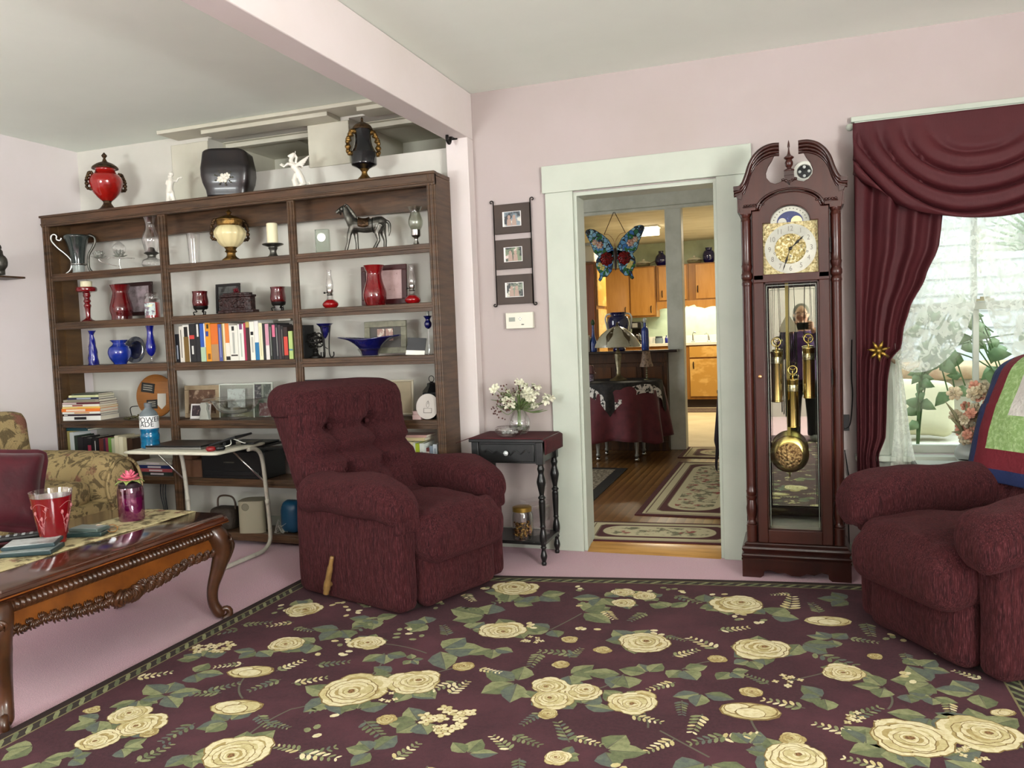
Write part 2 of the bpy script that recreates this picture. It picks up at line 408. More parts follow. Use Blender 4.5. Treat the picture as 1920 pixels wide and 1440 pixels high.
def flat_frame(name, label, cat, p0, p1, y, fm, pm, w=.02, lean=.05, d=.016, matw=0, group=None):
    """standing picture frame between pixel corners (left,bottom) and (right,top) leaning back on the wall side"""
    a = YP(p0[0], p0[1], y); b = YP(p1[0], p1[1], y); W = b.x-a.x; Hh = b.z-a.z
    t = thing(name, label, cat, ((a.x+b.x)/2, y, a.z), 0, group); t.rotation_euler = (-lean, 0, 0)
    m = MB()
    m.box(-W/2, W/2, 0, d, 0, w).box(-W/2, W/2, 0, d, Hh-w, Hh).box(-W/2, -W/2+w, 0, d, w, Hh-w).box(W/2-w, W/2, 0, d, w, Hh-w)
    m.build('frame', fm, t, bev=.002)
    MB().box(-W/2+w*.9, W/2-w*.9, d*.5, d*.9, w*.9, Hh-w*.9).build('picture', pm, t)
    if matw:
        MB().box(-W/2+w*.95, W/2-w*.95, d*.4, d*.49, w*.95, Hh-w*.95).build('mount', matw[1], t)
        MB().box(-W/2+w+matw[0], W/2-w-matw[0], d*.3, d*.38, w+matw[0], Hh-w-matw[0]).build('photo', pm, t)
    return t, W, Hh
def scroll_handle(parent, k, pts, r, m, name='handle'):
    b = MB(); b.tube(spline([Vector((x*k, y*k, z*k)) for x, y, z in pts], 6), r*k, 8); return b.build(name, m, parent, smooth=180)
def ornate(parent, k, sx, z0, z1, r, m, out=8, ang=0, w=1):
    """leafy urn handle: S-scroll with lobes"""
    b = MB(T=Matrix.Rotation(ang, 4, 'Z')); pts = [(sx*(r-2), 0, z0), (sx*(r+out*.9), 0, z0+2), (sx*(r+out), 0, (z0+z1)/2), (sx*(r+out*.4), 0, z1-6), (sx*(r-1), 0, z1), (sx*(r-8), 0, z1-2)]
    S_ = spline([Vector(p)*k for p in pts], 7); b.tube(S_, [k*w*(2.6+1.3*sin(i*1.3)) for i in range(len(S_))], 8)
    for i in range(2, len(S_)-3, 3): b.ball(S_[i]+Vector((sx*1.5*k, 0, 0)), (2.6*k*w, 3.2*k*w, 3*k*w), 8, 6)
    return b.build('handle', m, parent, smooth=180)
# ---- on top of the bookcase
t, k = vessel('red_urn', 'red lidded urn with bronze foot, lid and handle on top left of bookcase', 'urn', 202, 390, 0, [
    ('body', mat('red_marbled_glaze', '#961510', .12, nz=(9, '#6d0a06', .45, .7, (1, 1, .6)), coat=.8), [(8,19),(16,26),(25,38),(29,50),(29,58),(25,66),(19,71),(17,76),(18,79)], 4, 0),
    ('foot', BRONZE, [(17,0),(17,3),(13,6),(8,13),(7,17),(9,20)], 3, 0),
    ('lid', BRONZE, [(23,78.5),(22,82),(14,88),(5,92),(3,96),(2,98),(4,101),(5,103),(3,106),(.5,109)], 3, 0)])
for s in (-1, 1): ornate(t, k, s, 40, 70, 27, BRONZE, 5, .2)
p, k = PL(321, 377, 0)
b = MB(); q = lambda x, z, y=0: Vector((x*k, y*k, z*k))
b.tube([q(-6,0),q(-5,12),q(-4,24)], [4*k,3.6*k,4.4*k], 8).tube([q(6,0),q(4,12),q(2,24)], [4.4*k,3.6*k,4.4*k], 8)
b.tube([q(-2,22),q(-1,32),q(1,42),q(1,49)], [6.5*k,6*k,6.6*k,3*k], 10).ball(q(3,56), 5*k)
b.tube([q(5,45),q(12,42),q(14,48),q(19,50)], [2.4*k,2.2*k,2*k,1.6*k], 8).tube([q(-4,45),q(-7,37),q(-3,31)], [2.4*k,2.2*k,1.8*k], 8)
b.ball(q(-2,50,4), (2*k,3*k,6*k)).lathe([(9*k,-.001),(9*k,3*k),(6*k,5*k)], 12).ball(q(20,50), 2.6*k)
POR = mat('white_porcelain', '#e4e0d4', .3, coat=.4)
tag(put(fused(b, 'cherub_figurine', POR, vox=.005, smooth=3), p, .7), 'small white standing figurine with raised arm on top of bookcase beside red urn', 'figurine')
# black painted bin
p, k = PL(431, 362, 0, 4.17)
TOLE = mat('black_lacquer', '#141012', .35, nz=(14, '#201714', .4, .7), coat=.2)
t = thing('painted_bin', 'bulging black lacquered bin with white flower painted on its front', 'bin', p, .36)
def binpt(u, v):
    a = 2*pi*u; c, s_ = cos(a), sin(a); e = .38
    wv = [.80, .84, .95, 1.0, 1.0, .95, .90][min(6, int(v*6))]*(1-(v*6 % 1))+[.84, .95, 1, 1, .95, .90, .9][min(6, int(v*6))]*(v*6 % 1)
    return (math.copysign(abs(c)**e, c)*.152*wv, math.copysign(abs(s_)**e, s_)*.1*wv, v*.262+(.024*(1-abs(c)**2)*v if v > .9 else 0))
m = MB().sheet(48, 19, binpt, cu=True); m.add([(0,0,.004)], []); m.build('body', TOLE, t, smooth=180, solid=.004)
MB().prism([(.115*cos(2*pi*i/24), .072*sin(2*pi*i/24)) for i in range(24)], 0, .006).build('base', TOLE, t)
def flower_mb(mb, c, r, n=6, ax=(0,-1,0), tilt=.25, seed=1, w=.5):
    c = Vector(c); A = Vector(ax).normalized(); X = A.cross(Vector((0,0,1)) if abs(A.z) < .9 else Vector((1,0,0))).normalized(); Y_ = A.cross(X)
    for i in range(n):
        a = 2*pi*i/n+seed; d = X*cos(a)+Y_*sin(a); s_ = X*-sin(a)+Y_*cos(a)
        vs = [c+A*.001, c+d*r*.45+s_*r*w*.8+A*r*tilt*.5, c+d*r*.9+s_*r*w*.55+A*r*tilt, c+d*r+A*r*tilt*1.1, c+d*r*.9-s_*r*w*.55+A*r*tilt, c+d*r*.45-s_*r*w*.8+A*r*tilt*.5, c+d*r*.5+A*r*tilt*.25]
        mb.add(vs, [(0,1,6),(1,2,6),(2,3,6),(3,4,6),(4,5,6),(5,0,6)])
    return mb
m = MB(); random.seed(3)
flower_mb(m, (0, -.1015, .105), .03, 6, tilt=.05); flower_mb(m, (-.022, -.1015, .098), .02, 5, tilt=.05, seed=.4); flower_mb(m, (.022, -.1015, .118), .02, 5, tilt=.05, seed=.9)
m.build('painted_flower', mat('white_enamel', '#e6e1d2', .4), t, solid=.0015)
m = MB()
for i in range(9):
    a = i*.7; flower_mb(m, (.048*cos(a), -.1012, .108+.04*sin(a)), .011, 2, tilt=.03, seed=a)
m.build('painted_leaves', mat('dull_green_enamel', '#3d3a22', .5), t, solid=.001)
# winged horse
def horse_mb(k, rear=False):
    b = MB(); q = lambda x, z, y=0: Vector((x*k, y*k, z*k))
    return b, q
p, k = PL(556, 349, 0, 4.15)
b, q = horse_mb(k)
b.tube([q(13,9),q(9,22),q(4,34),q(-3,43),q(-6,49)], [6.5*k,7*k,6*k,6.5*k,4.6*k], 10)
b.tube([q(-6,47),q(-8,55),q(-4,62),q(-1,65)], [5*k,4*k,3.5*k,3.2*k], 8).tube([q(-1,66),q(-7,64),q(-13,61)], [3.6*k,2.8*k,1.9*k], 8)
b.ball(q(1,70), (1*k,1*k,2.5*k)).tube([q(-1,68),q(3,60),q(1,52),q(4,46)], [1.5*k,2.6*k,2.4*k,1.5*k], 6)
for y, dx in ((-3, 0), (3, 3)):
    b.tube([q(-6,46,y),q(-15+dx,47,y),q(-22+dx,41+dx,y),q(-29+dx,45+dx,y)], [3.6*k,2.6*k,1.8*k,1.6*k], 8)
    b.tube([q(12,12,y),q(6+dx,8,y),q(12+dx,4,y),q(9+dx,0,y)], [5*k,3.4*k,2.2*k,2.2*k], 8)
b.tube([q(17,12),q(24,15),q(26,6),q(33,4)], [2*k,2.4*k,2.4*k,1*k], 6)
for s_ in (-1, 1):
    for i in range(6): b.tube([q(-1,44,4*s_), q(7+i*1.2,46+i*1.6,5*s_), q(13+i*2.4,42+i*4.2,6*s_)], [2.2*k,2.6*k,1.2*k], 6)
b.tube([q(-8,0),q(0,6),q(-4,18),q(-1,30)], [9*k,7*k,5*k,3*k], 10).lathe([(17*k,-.001),(17*k,3*k),(10*k,6*k)], 14)
tag(put(fused(b, 'winged_horse_figurine', POR, vox=.0026, smooth=3), p, .75), 'white rearing winged horse figurine on top of the bookcase', 'figurine')
BLK = mat('black_gloss_glaze', '#0a0b10', .08, coat=.8)
t, k = vessel('black_urn', 'tall black lidded urn with gilt foot and leafy gilt handles on bookcase top', 'urn', 684, 334, 0, [
    ('body', BLK, [(9,24),(16,28),(23,31),(24,36),(24,52),(23,55),(17,68),(15,82),(15.5,96)], 3, 0),
    ('foot', GOLDF, [(16,0),(16,2),(13,6),(7,12),(5,17),(6,20),(9,24)], 3, 0),
    ('lid', BRONZE, [(19,96),(18.5,99),(15,104),(7,109),(3,111),(2,114),(2.5,116),(.5,120)], 3, 0)])
for s in (-1, 1): ornate(t, k, s, 52, 93, 19, GOLDF, 9, .25, 1.6)
# ---- first row
p, k = PL(148, 512, 1)
SMOKE = mat('smoked_glass', '#3d4643', .12, nz=(20, '#232a29', .4, .7), coat=.5, trans=.25)
PEWT = mat('pewter', '#6e6d66', .38, .85, nz=(25, '#46453f', .4, .7))
t = thing('glass_pitcher', 'smoky glass pitcher held in a scrolled silver stand, left end of upper shelf', 'pitcher', p, .6)
MB().shell(Lp([(11,15),(12,28),(15,46),(19,60),(22,68),(21,71)], k, 4), 20, .003).build('body', SMOKE, t)
MB().lathe(Lp([(11,0),(10,6),(11,15)], k, 3), 16).build('foot', mat('frosted_glass', '#b9c2bd', .3, trans=.4), t)
PX = lambda lst, cx, cy, k: [Vector(((x-cx)*k*1.15, 0, (cy-y)*k)) for x, y in lst]
MB().tube(spline(PX([(128,445),(126,450),(121,448),(121,441),(117,439),(113,443),(114,452),(122,464),(133,476),(140,487),(140,497),(137,506),(131,512)], 150, 512, k), 4), 2.1*k, 8).build('handle', SILVER, t, smooth=180)
MB().tube(spline(PX([(168,440),(176,444),(177,453),(173,464),(167,476),(165,490),(166,503),(171,511)], 150, 512, k), 4), 2.4*k, 8).build('strap', PEWT, t, smooth=180)
MB().tube([(14*k*cos(a*pi/10), 14*k*sin(a*pi/10), 17*k) for a in range(20)], 1.3*k, 6, closed=True).build('ring', SILVER, t, smooth=180)
p, k = PL(227, 505, 1)
t = thing('votive_branch', 'silver branch candle holder with crystal lotus cups on upper shelf', 'candle holder', p, .7)
b = MB(); q = lambda x, z, y=0: Vector((x*k, y*k, z*k))
b.tube(spline([q(0,1), q(-2,12), q(-1,23)], 4), 1.2*k, 6).tube(spline([q(-2,7), q(-18,11), q(-34,17), q(-36,22)], 4), 1*k, 6).tube(spline([q(-1,21), q(10,23), q(24,22)], 4), .9*k, 6).tube(spline([q(-1,21), q(-14,24), q(-22,22)], 4), .9*k, 6)
b.tube(spline([q(0,1), q(8,.8,8), q(14,.8,14)], 3), 1*k, 6).tube(spline([q(0,1), q(8,.8,-8), q(14,.8,-14)], 3), 1*k, 6).tube(spline([q(0,1), q(-12,.8,0), q(-18,.8,0)], 3), 1*k, 6)
b.build('branch', SILVER, t, smooth=180)
CRYS = mat('crystal', '#d9dcd0', .05, trans=.75, coat=.5)
for x, z in ((-1, 24), (-36, 22)):
    b = MB()
    for j in range(3): flower_mb(b, (x*k, 0, (z+j*2)*k), (14-j*3)*k, 7, (0,0,1), .25+.45*j, j*.4, .42)
    b.build('petals', CRYS, t, solid=.0012)
MB().lathe(Lp([(4,28),(9,33),(12,40),(10,46),(5,51),(1,54)], k, 3), 14, c=(-1*k,0,0)).build('globe', CLEAR, t)
MB().lathe(Lp([(7,26),(9,29),(8,34)], k, 2), 14, c=(-36*k,0,0)).build('cup', CRYS, t)
def oil_lamp(name, label, px, py, row, k_=1, group=None):
    return vessel(name, label, 'oil lamp', px, py, row, [
        ('font', CLEAR, [(12,0),(17,3),(18.5,8),(16,14),(8,18.5),(7,20)], 3, 1),
        ('burner', PEWT, [(7.5,19.5),(7.5,23),(13,26.5),(13,27.5),(7,31),(5.5,36),(2,38)], 2, 0),
        ('chimney', CLEAR, [(11,27.6),(13.5,38),(15.5,48),(15.5,55),(10.5,70),(8.5,80),(9.5,87),(12,95)], 4, 1)], group=group)
oil_lamp('oil_lamp', 'clear glass oil lamp with bulging chimney standing by the left divider', 286, 502, 1)
vessel('tall_tumbler', 'plain tall clear glass vase in the middle bay of the upper shelf', 'vase', 365, 494, 1, [('body', CLEAR, [(9.5,0),(10,4),(12,57)], 0, 1)])
IVORY = mat('ivory_glaze', '#dccf9f', .25, coat=.4)
rib = lambda a, z: 1+.05*abs(sin(a*7))
t, k = vessel('cream_urn', 'ribbed cream urn with antique gold lid, foot and handles on upper shelf', 'urn', 434, 487, 1, [
    ('body', IVORY, [(12,26),(20,33),(27,45),(28.5,52),(25,60),(20,65)], 4, 0, rib),
    ('foot', GOLDF, [(17,0),(16.5,3),(9,9),(8,15),(11,18),(9,21),(12.5,27)], 3, 0),
    ('lid', GOLDF, [(22,65),(23.5,68),(23.5,74),(24.5,76),(18,81),(6,85),(3,87),(5.5,90),(3,93),(.8,96)], 2, 0)], n=56)
for s in (-1, 1): ornate(t, k, s, 40, 76, 26, BRONZE, 6, .2)
vessel('pillar_candle', 'cream pillar candle on a bronze pricket in the upper middle bay', 'candle', 513, 484, 1, [
    ('holder', PEWT, [(11,0),(10,3),(7,6),(6,13),(9,18),(8,20),(19,24),(19,26)], 2, 0), ('candle', CREAM, [(10,26),(10,63),(9,64),(2,63.5)], 0, 0)])
p, k = PL(606, 473, 1)
t = thing('crystal_clock', 'small clear crystal desk clock with round silver dial on upper shelf', 'clock', p, .3)
MB().box(-13*k, 13*k, -5*k, 5*k, 0, 45*k).build('block', mat('crystal_block', '#c9d2c6', .03, trans=.85, ior=1.2), t, bev=.003)
b = MB(T=Matrix.Translation((0, -5.2*k, 30*k)) @ Matrix.Rotation(pi/2, 4, 'X')); b.lathe([(0,0),(8*k,0),(8*k,1.5*k),(6.5*k,1.6*k),(6.3*k,.8*k),(0,.8*k)], 20); b.build('dial', SILVER, t)
# pewter horse, facing left
p, k = PL(684, 468, 1)
b = MB(); q = lambda x, z, y=0: Vector((x*k, y*k, z*k))
b.tube(spline([q(-22,47),q(-10,46),q(6,45),q(22,47),q(34,50),q(38,46)], 3), [11*k,13*k,13*k,12.5*k,12.5*k,13*k,13*k,13*k,13*k,13.5*k,13.5*k,13*k,12*k,10*k,8*k,6*k][:16], 14)
b.tube(spline([q(-20,50),q(-27,62),q(-31,72),q(-34,80)], 3), [11*k,10*k,9*k,8.5*k,8*k,7.5*k,7*k,6.5*k,6*k,6*k], 12)
b.tube(spline([q(-33,80),q(-41,77),q(-50,71)], 3), [6.4*k,6*k,5.2*k,4.6*k,4*k,3.6*k,3.6*k], 10)
for s_ in (-1, 1):
    b.tube([q(-32,84,3*s_), q(-31,90,3.4*s_)], [1.8*k,.5*k], 6)
    b.tube([q(-20,44,6*s_), q(-21+s_*5,30,7*s_), q(-22+s_*7,15,7*s_), q(-24+s_*9,2,7*s_), q(-25+s_*9,0,7*s_)], [7*k,4.6*k,3.2*k,3.4*k,4*k], 9)
    b.tube([q(33,46,6*s_), q(30+s_*5,30,7*s_), q(33+s_*5,17,7*s_), q(28+s_*9,2,7*s_), q(27+s_*9,0,7*s_)], [9*k,5.4*k,3.4*k,3.4*k,4*k], 9)
b.tube(spline([q(42,54),q(48,48),q(48,34),q(46,24)], 3), [2*k,3*k,3.2*k,3*k,3*k,2.8*k,2.4*k,2*k,1.4*k,.8*k], 8)
b.tube(spline([q(-30,86),q(-24,78),q(-17,68),q(-13,60)], 3), [1.5*k]+[2.6*k]*8+[1.5*k], 6)
t = thing('pewter_horse', 'pewter horse figurine with saddle standing sideways on the upper shelf', 'figurine', p, .36)
fused(b, 'body', PEWT, t, vox=.004, smooth=2)
b = MB(); b.sheet(10, 9, lambda u, v: q(-9+u*20, 45, 0)+Vector((0, 14.2*k*cos(pi*(v*1.2-.1)), 14.2*k*sin(pi*(v*1.2-.1))+k*2.6*(abs(u-.5)*2)**2)))
b.build('saddle', BRONZE, t, solid=.003)
b = MB()
for x in (-42, -36): b.tube([q(x,77-(x+36)*-.5)+Vector((0, 6.4*k*cos(a*pi/7), 6.6*k*sin(a*pi/7))) for a in range(14)], .9*k, 5, closed=True)
b.tube([q(18,46)+Vector((0, 13.8*k*cos(a*pi/9), 13.8*k*sin(a*pi/9))) for a in range(18)], .9*k, 5, closed=True)
b.build('harness', IRON, t, smooth=180)
vessel('hurricane_candle_lamp', 'candle lamp with etched ruffled glass shade on silver foot, right of upper shelf', 'candle lamp', 781, 459, 1, [
    ('foot', SILVER, [(10,0),(10,2),(6,4),(3,11),(4,15),(8,18),(9,20),(9,30)], 1, 0), ('shade', glass('etched_glass', '#eef0ea', .85, .25), [(9,30),(13,39),(13.5,48),(9.5,60),(10,66),(13,73)], 3, 1, lambda a, z: 1+(.06*sin(a*8) if z > .19 else 0))], n=48)
# ---- second row
vessel('red_candlestick', 'turned red glass candlestick with cream candle at left of second shelf', 'candlestick', 166, 598, 2, [
    ('stick', RED, [(12,0),(11,2),(5,6),(4,12),(5,25),(6.5,30),(4.5,34),(6.5,38),(4.5,43),(6.5,48),(6,52),(8,54),(17,56),(18,62),(17,64)], 3, 0), ('candle', CREAM, [(10,63.5),(10,75),(8,75.5)], 0, 0)])
vessel('red_vase', 'dark red glass vase in the left bay of the second shelf', 'vase', 229, 597, 2, [('body', mat('dark_ruby', '#5c060c', .07, coat=.6, spec=.8, nz=(6, '#2f0306', .4, .7)), [(18,0),(18,7),(20,16),(20,24),(17,36),(14,48),(14,54),(18,65)], 4, 1)])
DKW = mat('dark_frame_wood', '#2c1716', .4)
PRT = mat('faded_print', '#8d8184', .6, nz=(22, '#5c5152', .45, .65), nz2=(8, '#a8959a', .5, .7))
flat_frame('picture_frame', 'dark framed print standing behind the dark red vase on second shelf', 'picture frame', (216, 594), (281, 527), 4.235, DKW, PRT, .025)
JARM = mat('jar_candle_wax', '#9a1c16', .35, coat=.5)
t, k = vessel('jar_candle', 'lidded jar candle with paper label and red wax on second shelf', 'candle', 287, 591, 2, [
    ('wax', JARM, [(13.3,0),(13.6,2),(13.6,29)], 0, 0), ('jar', CLEAR, [(14,0),(14.4,2),(14.4,34),(11,37),(11,40)], 2, 1), ('lid', CLEAR, [(11,40),(12,41),(12,44),(9,48),(2,49)], 2, 0)])
b = MB(); b.sheet(10, 5, lambda u, v: (14.7*k*cos(-2.75+u*1.5), 14.7*k*sin(-2.75+u*1.5), (5+v*23)*k)); b.build('paper_label', mat('printed_label', '#b9c9c6', .6, nz=(40, '#6e5f70', .5, .6), nz2=(25, '#e6dfa8', .6, .68)), t)
def votive(px, py, row, label):
    t, k = vessel('footed_votive', label, 'candle holder', px, py, row, [
        ('cup', DKRED, [(10,13),(13.5,18),(14.5,26),(13,38),(14,45)], 3, 1), ('cradle', IRON, [(11,11),(12.8,13),(13.4,17.5),(12.8,17.6),(12,13.5),(10,12)], 0, 0)])
    for i in range(3):
        a = i*2*pi/3-.9; d = Vector((cos(a), sin(a), 0))
        b = MB(); b.tube(spline([d*11*k+Vector((0,0,12*k)), d*7*k+Vector((0,0,7*k)), d*13*k+Vector((0,0,6*k)), d*12*k+Vector((0,0,1.2*k))], 5), 1.1*k, 6).ball(d*12*k+Vector((0,0,1.6*k)), 1.7*k, 8, 6); b.build('leg', IRON, t, smooth=180)
votive(377, 589, 2, 'dark red votive cup on black wire feet, alone at left of carved box')
votive(523, 582, 2, 'dark red votive cup on black wire feet, right of carved box by the divider')
vessel('square_glass_vase', 'clear textured glass vase behind the right red votive', 'vase', 532, 581, 2, [('body', glass('textured_glass', '#c3c8c0', .35, .2), [(17,0),(17,2),(19,46)], 0, 1)], y=4.235, n=4)
flat_frame('small_dark_frame', 'small black frame standing behind the carved wooden box', 'picture frame', (405, 588), (446, 530), 4.235, mat('ebony_frame', '#171312', .4), mat('grey_photo', '#4f504d', .5, nz=(30, '#23211f', .45, .6)), .016)
p, k = PL(447, 586, 2)
CARV = mat('carved_dark_wood', '#2f1412', .42, nz=(45, '#1b0a09', .4, .65), bump=(55, .9))
t = thing('carved_box', 'carved dark wooden trinket box with a red rose on its lid', 'box', p)
oct_ = lambda w, d, c: [(-w+c,-d),(w-c,-d),(w,-d+c),(w,d-c),(w-c,d),(-w+c,d),(-w,d-c),(-w,-d+c)]
MB().prism(oct_(34*k,15*k,8*k), 2*k, 30*k).prism(oct_(40*k,18*k,9*k), 0, 6*k).build('body', CARV, t, bev=.004)
m = MB().prism(oct_(36*k,17*k,9*k), 30*k, 34*k); m.prism(oct_(30*k,12*k,7*k), 34*k, 38*k); m.build('lid', CARV, t, bev=.003)
b = MB()
for j in range(3): flower_mb(b, (-2*k, 0, (38+j*2)*k), (7-j*1.6)*k, 5, (0,-.3,1), .3+.5*j, j*.5)
b.build('rose', mat('red_resin', '#6e1320', .4), t, solid=.0015)
b = MB()
random.seed(5)
for i in range(14):
    b.ball(((random.uniform(-28,28))*k, -15.4*k, random.uniform(9,27)*k), (4.2*k, 1.4*k, 2.6*k), 8, 5)
b.build('carving', CARV, t, smooth=180)
REDOIL = mat('red_lamp_oil', '#860c10', .08, coat=.7)
def small_lamp(px, py, row, label):
    t, k = vessel('miniature_oil_lamp', label, 'oil lamp', px, py, row, [
        ('font', REDOIL, [(9,0),(13,3),(15,8),(12,12.5),(7.5,16)], 2, 0), ('neck', CLEAR, [(7.5,16),(5.5,20),(5,24)], 2, 1),
        ('burner', SILVER, [(5.2,23.5),(6,25),(4.6,28),(6,31),(6,34.5),(2,35)], 0, 0), ('chimney', CLEAR, [(5.5,34),(7.3,41),(6.5,50),(4.4,60),(4,66),(4.6,71)], 3, 1)])
    b = MB(); b.tube([(-5*k,0,29*k), (-9*k,0,29*k)], .8*k, 6).ball((-10*k,0,29*k), 2*k, 8, 6); b.build('wick_knob', IRON, t)
small_lamp(620, 575, 2, 'miniature oil lamp with red oil, alone left in the second shelf right bay')
small_lamp(774, 566, 2, 'miniature oil lamp with red oil at the right end of second shelf')
vessel('ruby_vase', 'large bright ruby glass vase in front of a framed print on second shelf', 'vase', 704, 571, 2, [('body', RED, [(18,0),(20,8),(22,18),(21,28),(16.5,42),(14,56),(14.5,62),(19.5,75)], 4, 1)], y=4.13)
flat_frame('dark_red_frame', 'dark red framed floral print standing behind the large ruby vase', 'picture frame', (678, 573), (759, 494), 4.235, mat('mahogany_frame', '#3b1314', .35), mat('pink_print', '#b89c9a', .6, nz=(12, '#a28680', .4, .7), nz2=(30, '#6e4440', .62, .7)), .03)
# ---- third row
vessel('twisted_blue_vase', 'slim twisted cobalt vase at the left of the third shelf', 'vase', 176, 684, 3, [('body', COBALT, [(9.5,0),(9,4),(7.5,24),(5,45),(3.6,55),(4.4,59),(7,64)], 4, 1)], fn=lambda a, z: 1+.09*sin(a*3+z*90), n=30)
vessel('round_blue_vase', 'round cobalt glass vase with flared neck on third shelf', 'vase', 226, 683, 3, [('body', mat('cobalt_bright', '#17308f', .06, coat=.7, spec=.8), [(11,0),(12,3),(18,12),(20.5,22),(18,31),(11.5,37),(11.5,40),(16,45)], 4, 1)])
p, k = PL(258, 683, 3, 4.23)
b = MB(T=Matrix.Rotation(pi/2, 4, 'X')); b.lathe([(0,0),(17*k,0),(23*k,3*k),(25*k,3.5*k),(25*k,4.5*k),(17*k,1.5*k),(0,1.2*k)], 36)
t = thing('silver_plate', 'round engraved pewter plate leaning on the wall behind the round blue vase', 'plate', p+Vector((0,0,25*k)), 0); t.rotation_euler = (-.12, 0, 0)
b.build('dish', mat('engraved_pewter', '#8b8c8d', .32, .7, nz=(28, '#5c5e62', .45, .6)), t)
MB(T=Matrix.Rotation(pi/2, 4, 'X')).lathe([(15*k,1.9*k),(16*k,2.5*k),(17*k,1.9*k)], 36).build('rim_line', SILVER, t)
vessel('bud_vase', 'tall cobalt bud vase on clear stem near the left divider', 'vase', 285, 681, 3, [
    ('body', COBALT, [(1.6,13),(6,18),(9,26),(9,33),(6.5,46),(5.4,58),(7.5,70)], 4, 1), ('stem', CLEAR, [(10,0),(9,1.2),(1.6,4),(1.3,13.5)], 2, 0)])
# books: (x0, x1, height px, lean, base colour, [(from, to, colour) bands], description)
def book(name, label, loc, w, h, d, col, bands=(), lean=0, rz=0, flat=False, group=None):
    cm = mat('cover_'+col.strip('#'), col, .45); mats = [cm, PAPER]; b = MB()
    b.box(0, w, 0, .004, 0, h); b.box(0, .002, .004, d, 0, h); b.box(w-.002, w, .004, d, 0, h)
    b.m = 1; b.box(.002, w-.002, .004, d-.004, .003, h-.003)
    for f0, f1, c, *rest in bands:
        mats.append(mat('ink_'+c.strip('#'), c, .5)); b.m = len(mats)-1; u0, u1 = rest if rest else (.0, 1.0)
        b.box(w*u0+(.0004 if not rest else 0), w*u1-(.0004 if not rest else 0), -.0006, .0005, h*f0, h*f1)
    if flat: # lying: spine towards the viewer, stacked on its side
        T = Matrix.Rotation(-pi/2, 4, 'Y'); b.v = [Vector((-v.z, v.y, v.x)) for v in b.v]; b.f = b.f
    o = b.build(name, mats, recalc=True); put(o, loc, rz, 0, lean); tag(o, label, 'book', group); return o
ORD = ['first','second','third','fourth','fifth','sixth','seventh','eighth','ninth','tenth','eleventh','twelfth','thirteenth','fourteenth','fifteenth','sixteenth','seventeenth','eighteenth','nineteenth','twentieth','twenty-first','twenty-second','twenty-third','twenty-fourth','twenty-fifth','twenty-sixth','twenty-seventh']
BOOKS = [(331,338,52,.10,'#15161c',[(.1,.6,'#8d93a0',.3,.6)],'black paperback leaning right'),(339,345,67,.04,'#cfcabf',[(.12,.9,'#6f675c',.4,.62)],'pale grey'),
 (346,357,69,.03,'#dedbd2',[(0,.68,'#6b5325',.1,.9),(.68,.95,'#1b1714',.2,.8)],'white and brown portrait'),(358,369,71,.02,'#1d1d1f',[(.6,.7,'#c23b36',0,.8),(.2,.42,'#c9c9c4',.3,.6)],'black with red square'),
 (370,377,72,.02,'#202124',[(.65,.97,'#d8d8d2',.3,.7)],'black with white lettering'),(378,387,71,.02,'#2d55a8',[(0,.38,'#a8bfa0'),(.38,1,'#e1e3dd',.78,1)],'blue with green foot'),
 (388,397,72,.02,'#d98f1f',[(.65,.78,'#27408f',.1,.6),(.85,.96,'#40310f',.3,.7),(.05,.2,'#7c4a12',.3,.8)],'amber yellow'),(398,411,70,.015,'#d06a22',[(0,.45,'#a98358')],'broad orange'),
 (412,418,69,.02,'#48528f',[(.1,.9,'#8d94b8',.35,.6)],'violet blue'),(419,424,70,.01,'#d9cba4',[(0,1,'#8d7f45',.0,.4)],'narrow tan'),(425,432,70,.01,'#dfd9ca',[(.48,1,'#d2793a'),(.02,.12,'#1d1a18')],'white with orange top'),
 (433,448,66,.005,'#dcdbd0',[(.2,.8,'#a9aaa2',.35,.6),(.13,.17,'#2b2320',.1,.9),(.85,.97,'#1c1b1a',.3,.6)],'thick white'),(449,459,68,.005,'#e0dfd6',[(.85,1,'#6b3a66',.3,.8),(.1,.75,'#a7b5a6',.4,.6)],'white with purple head'),
 (460,463,70,0,'#a02a4c',[],'thin magenta'),(464,470,72,0,'#33241f',[(.85,1,'#b59a55')],'thin dark brown'),(471,479,72,0,'#e2dfd2',[(.65,.74,'#191919',.2,.8),(.2,.6,'#b4b2a8',.3,.7)],'cream with black dot'),
 (480,487,73,0,'#dbd9d4',[(0,.45,'#236f9f')],'white with blue foot'),(488,494,69,0,'#dcd8b4',[(.1,.9,'#bdb688',.4,.55)],'pale yellow'),(495,499,68,0,'#22262a',[],'thin black'),
 (500,506,67,0,'#d9d4cf',[(.4,1,'#c78fa0')],'pink topped white'),(507,512,68,0,'#1f2520',[(.1,.9,'#8b8f88',.4,.6)],'dark green'),(513,518,68,0,'#1c1d22',[(.62,.95,'#cb6a86')],'black with pink block'),
 (519,523,66,0,'#25272b',[(.1,.9,'#9c9c98',.4,.6)],'charcoal'),(524,528,64,0,'#3a3034',[],'thin grey brown'),(529,533,62,0,'#191718',[(.1,.9,'#77706c',.4,.6)],'black narrow'),
 (534,541,60,0,'#2a1a18',[(.12,.7,'#c24538')],'red and black'),(543,550,52,0,'#a9bf74',[(.3,.36,'#4d7d8c')],'short light green')]
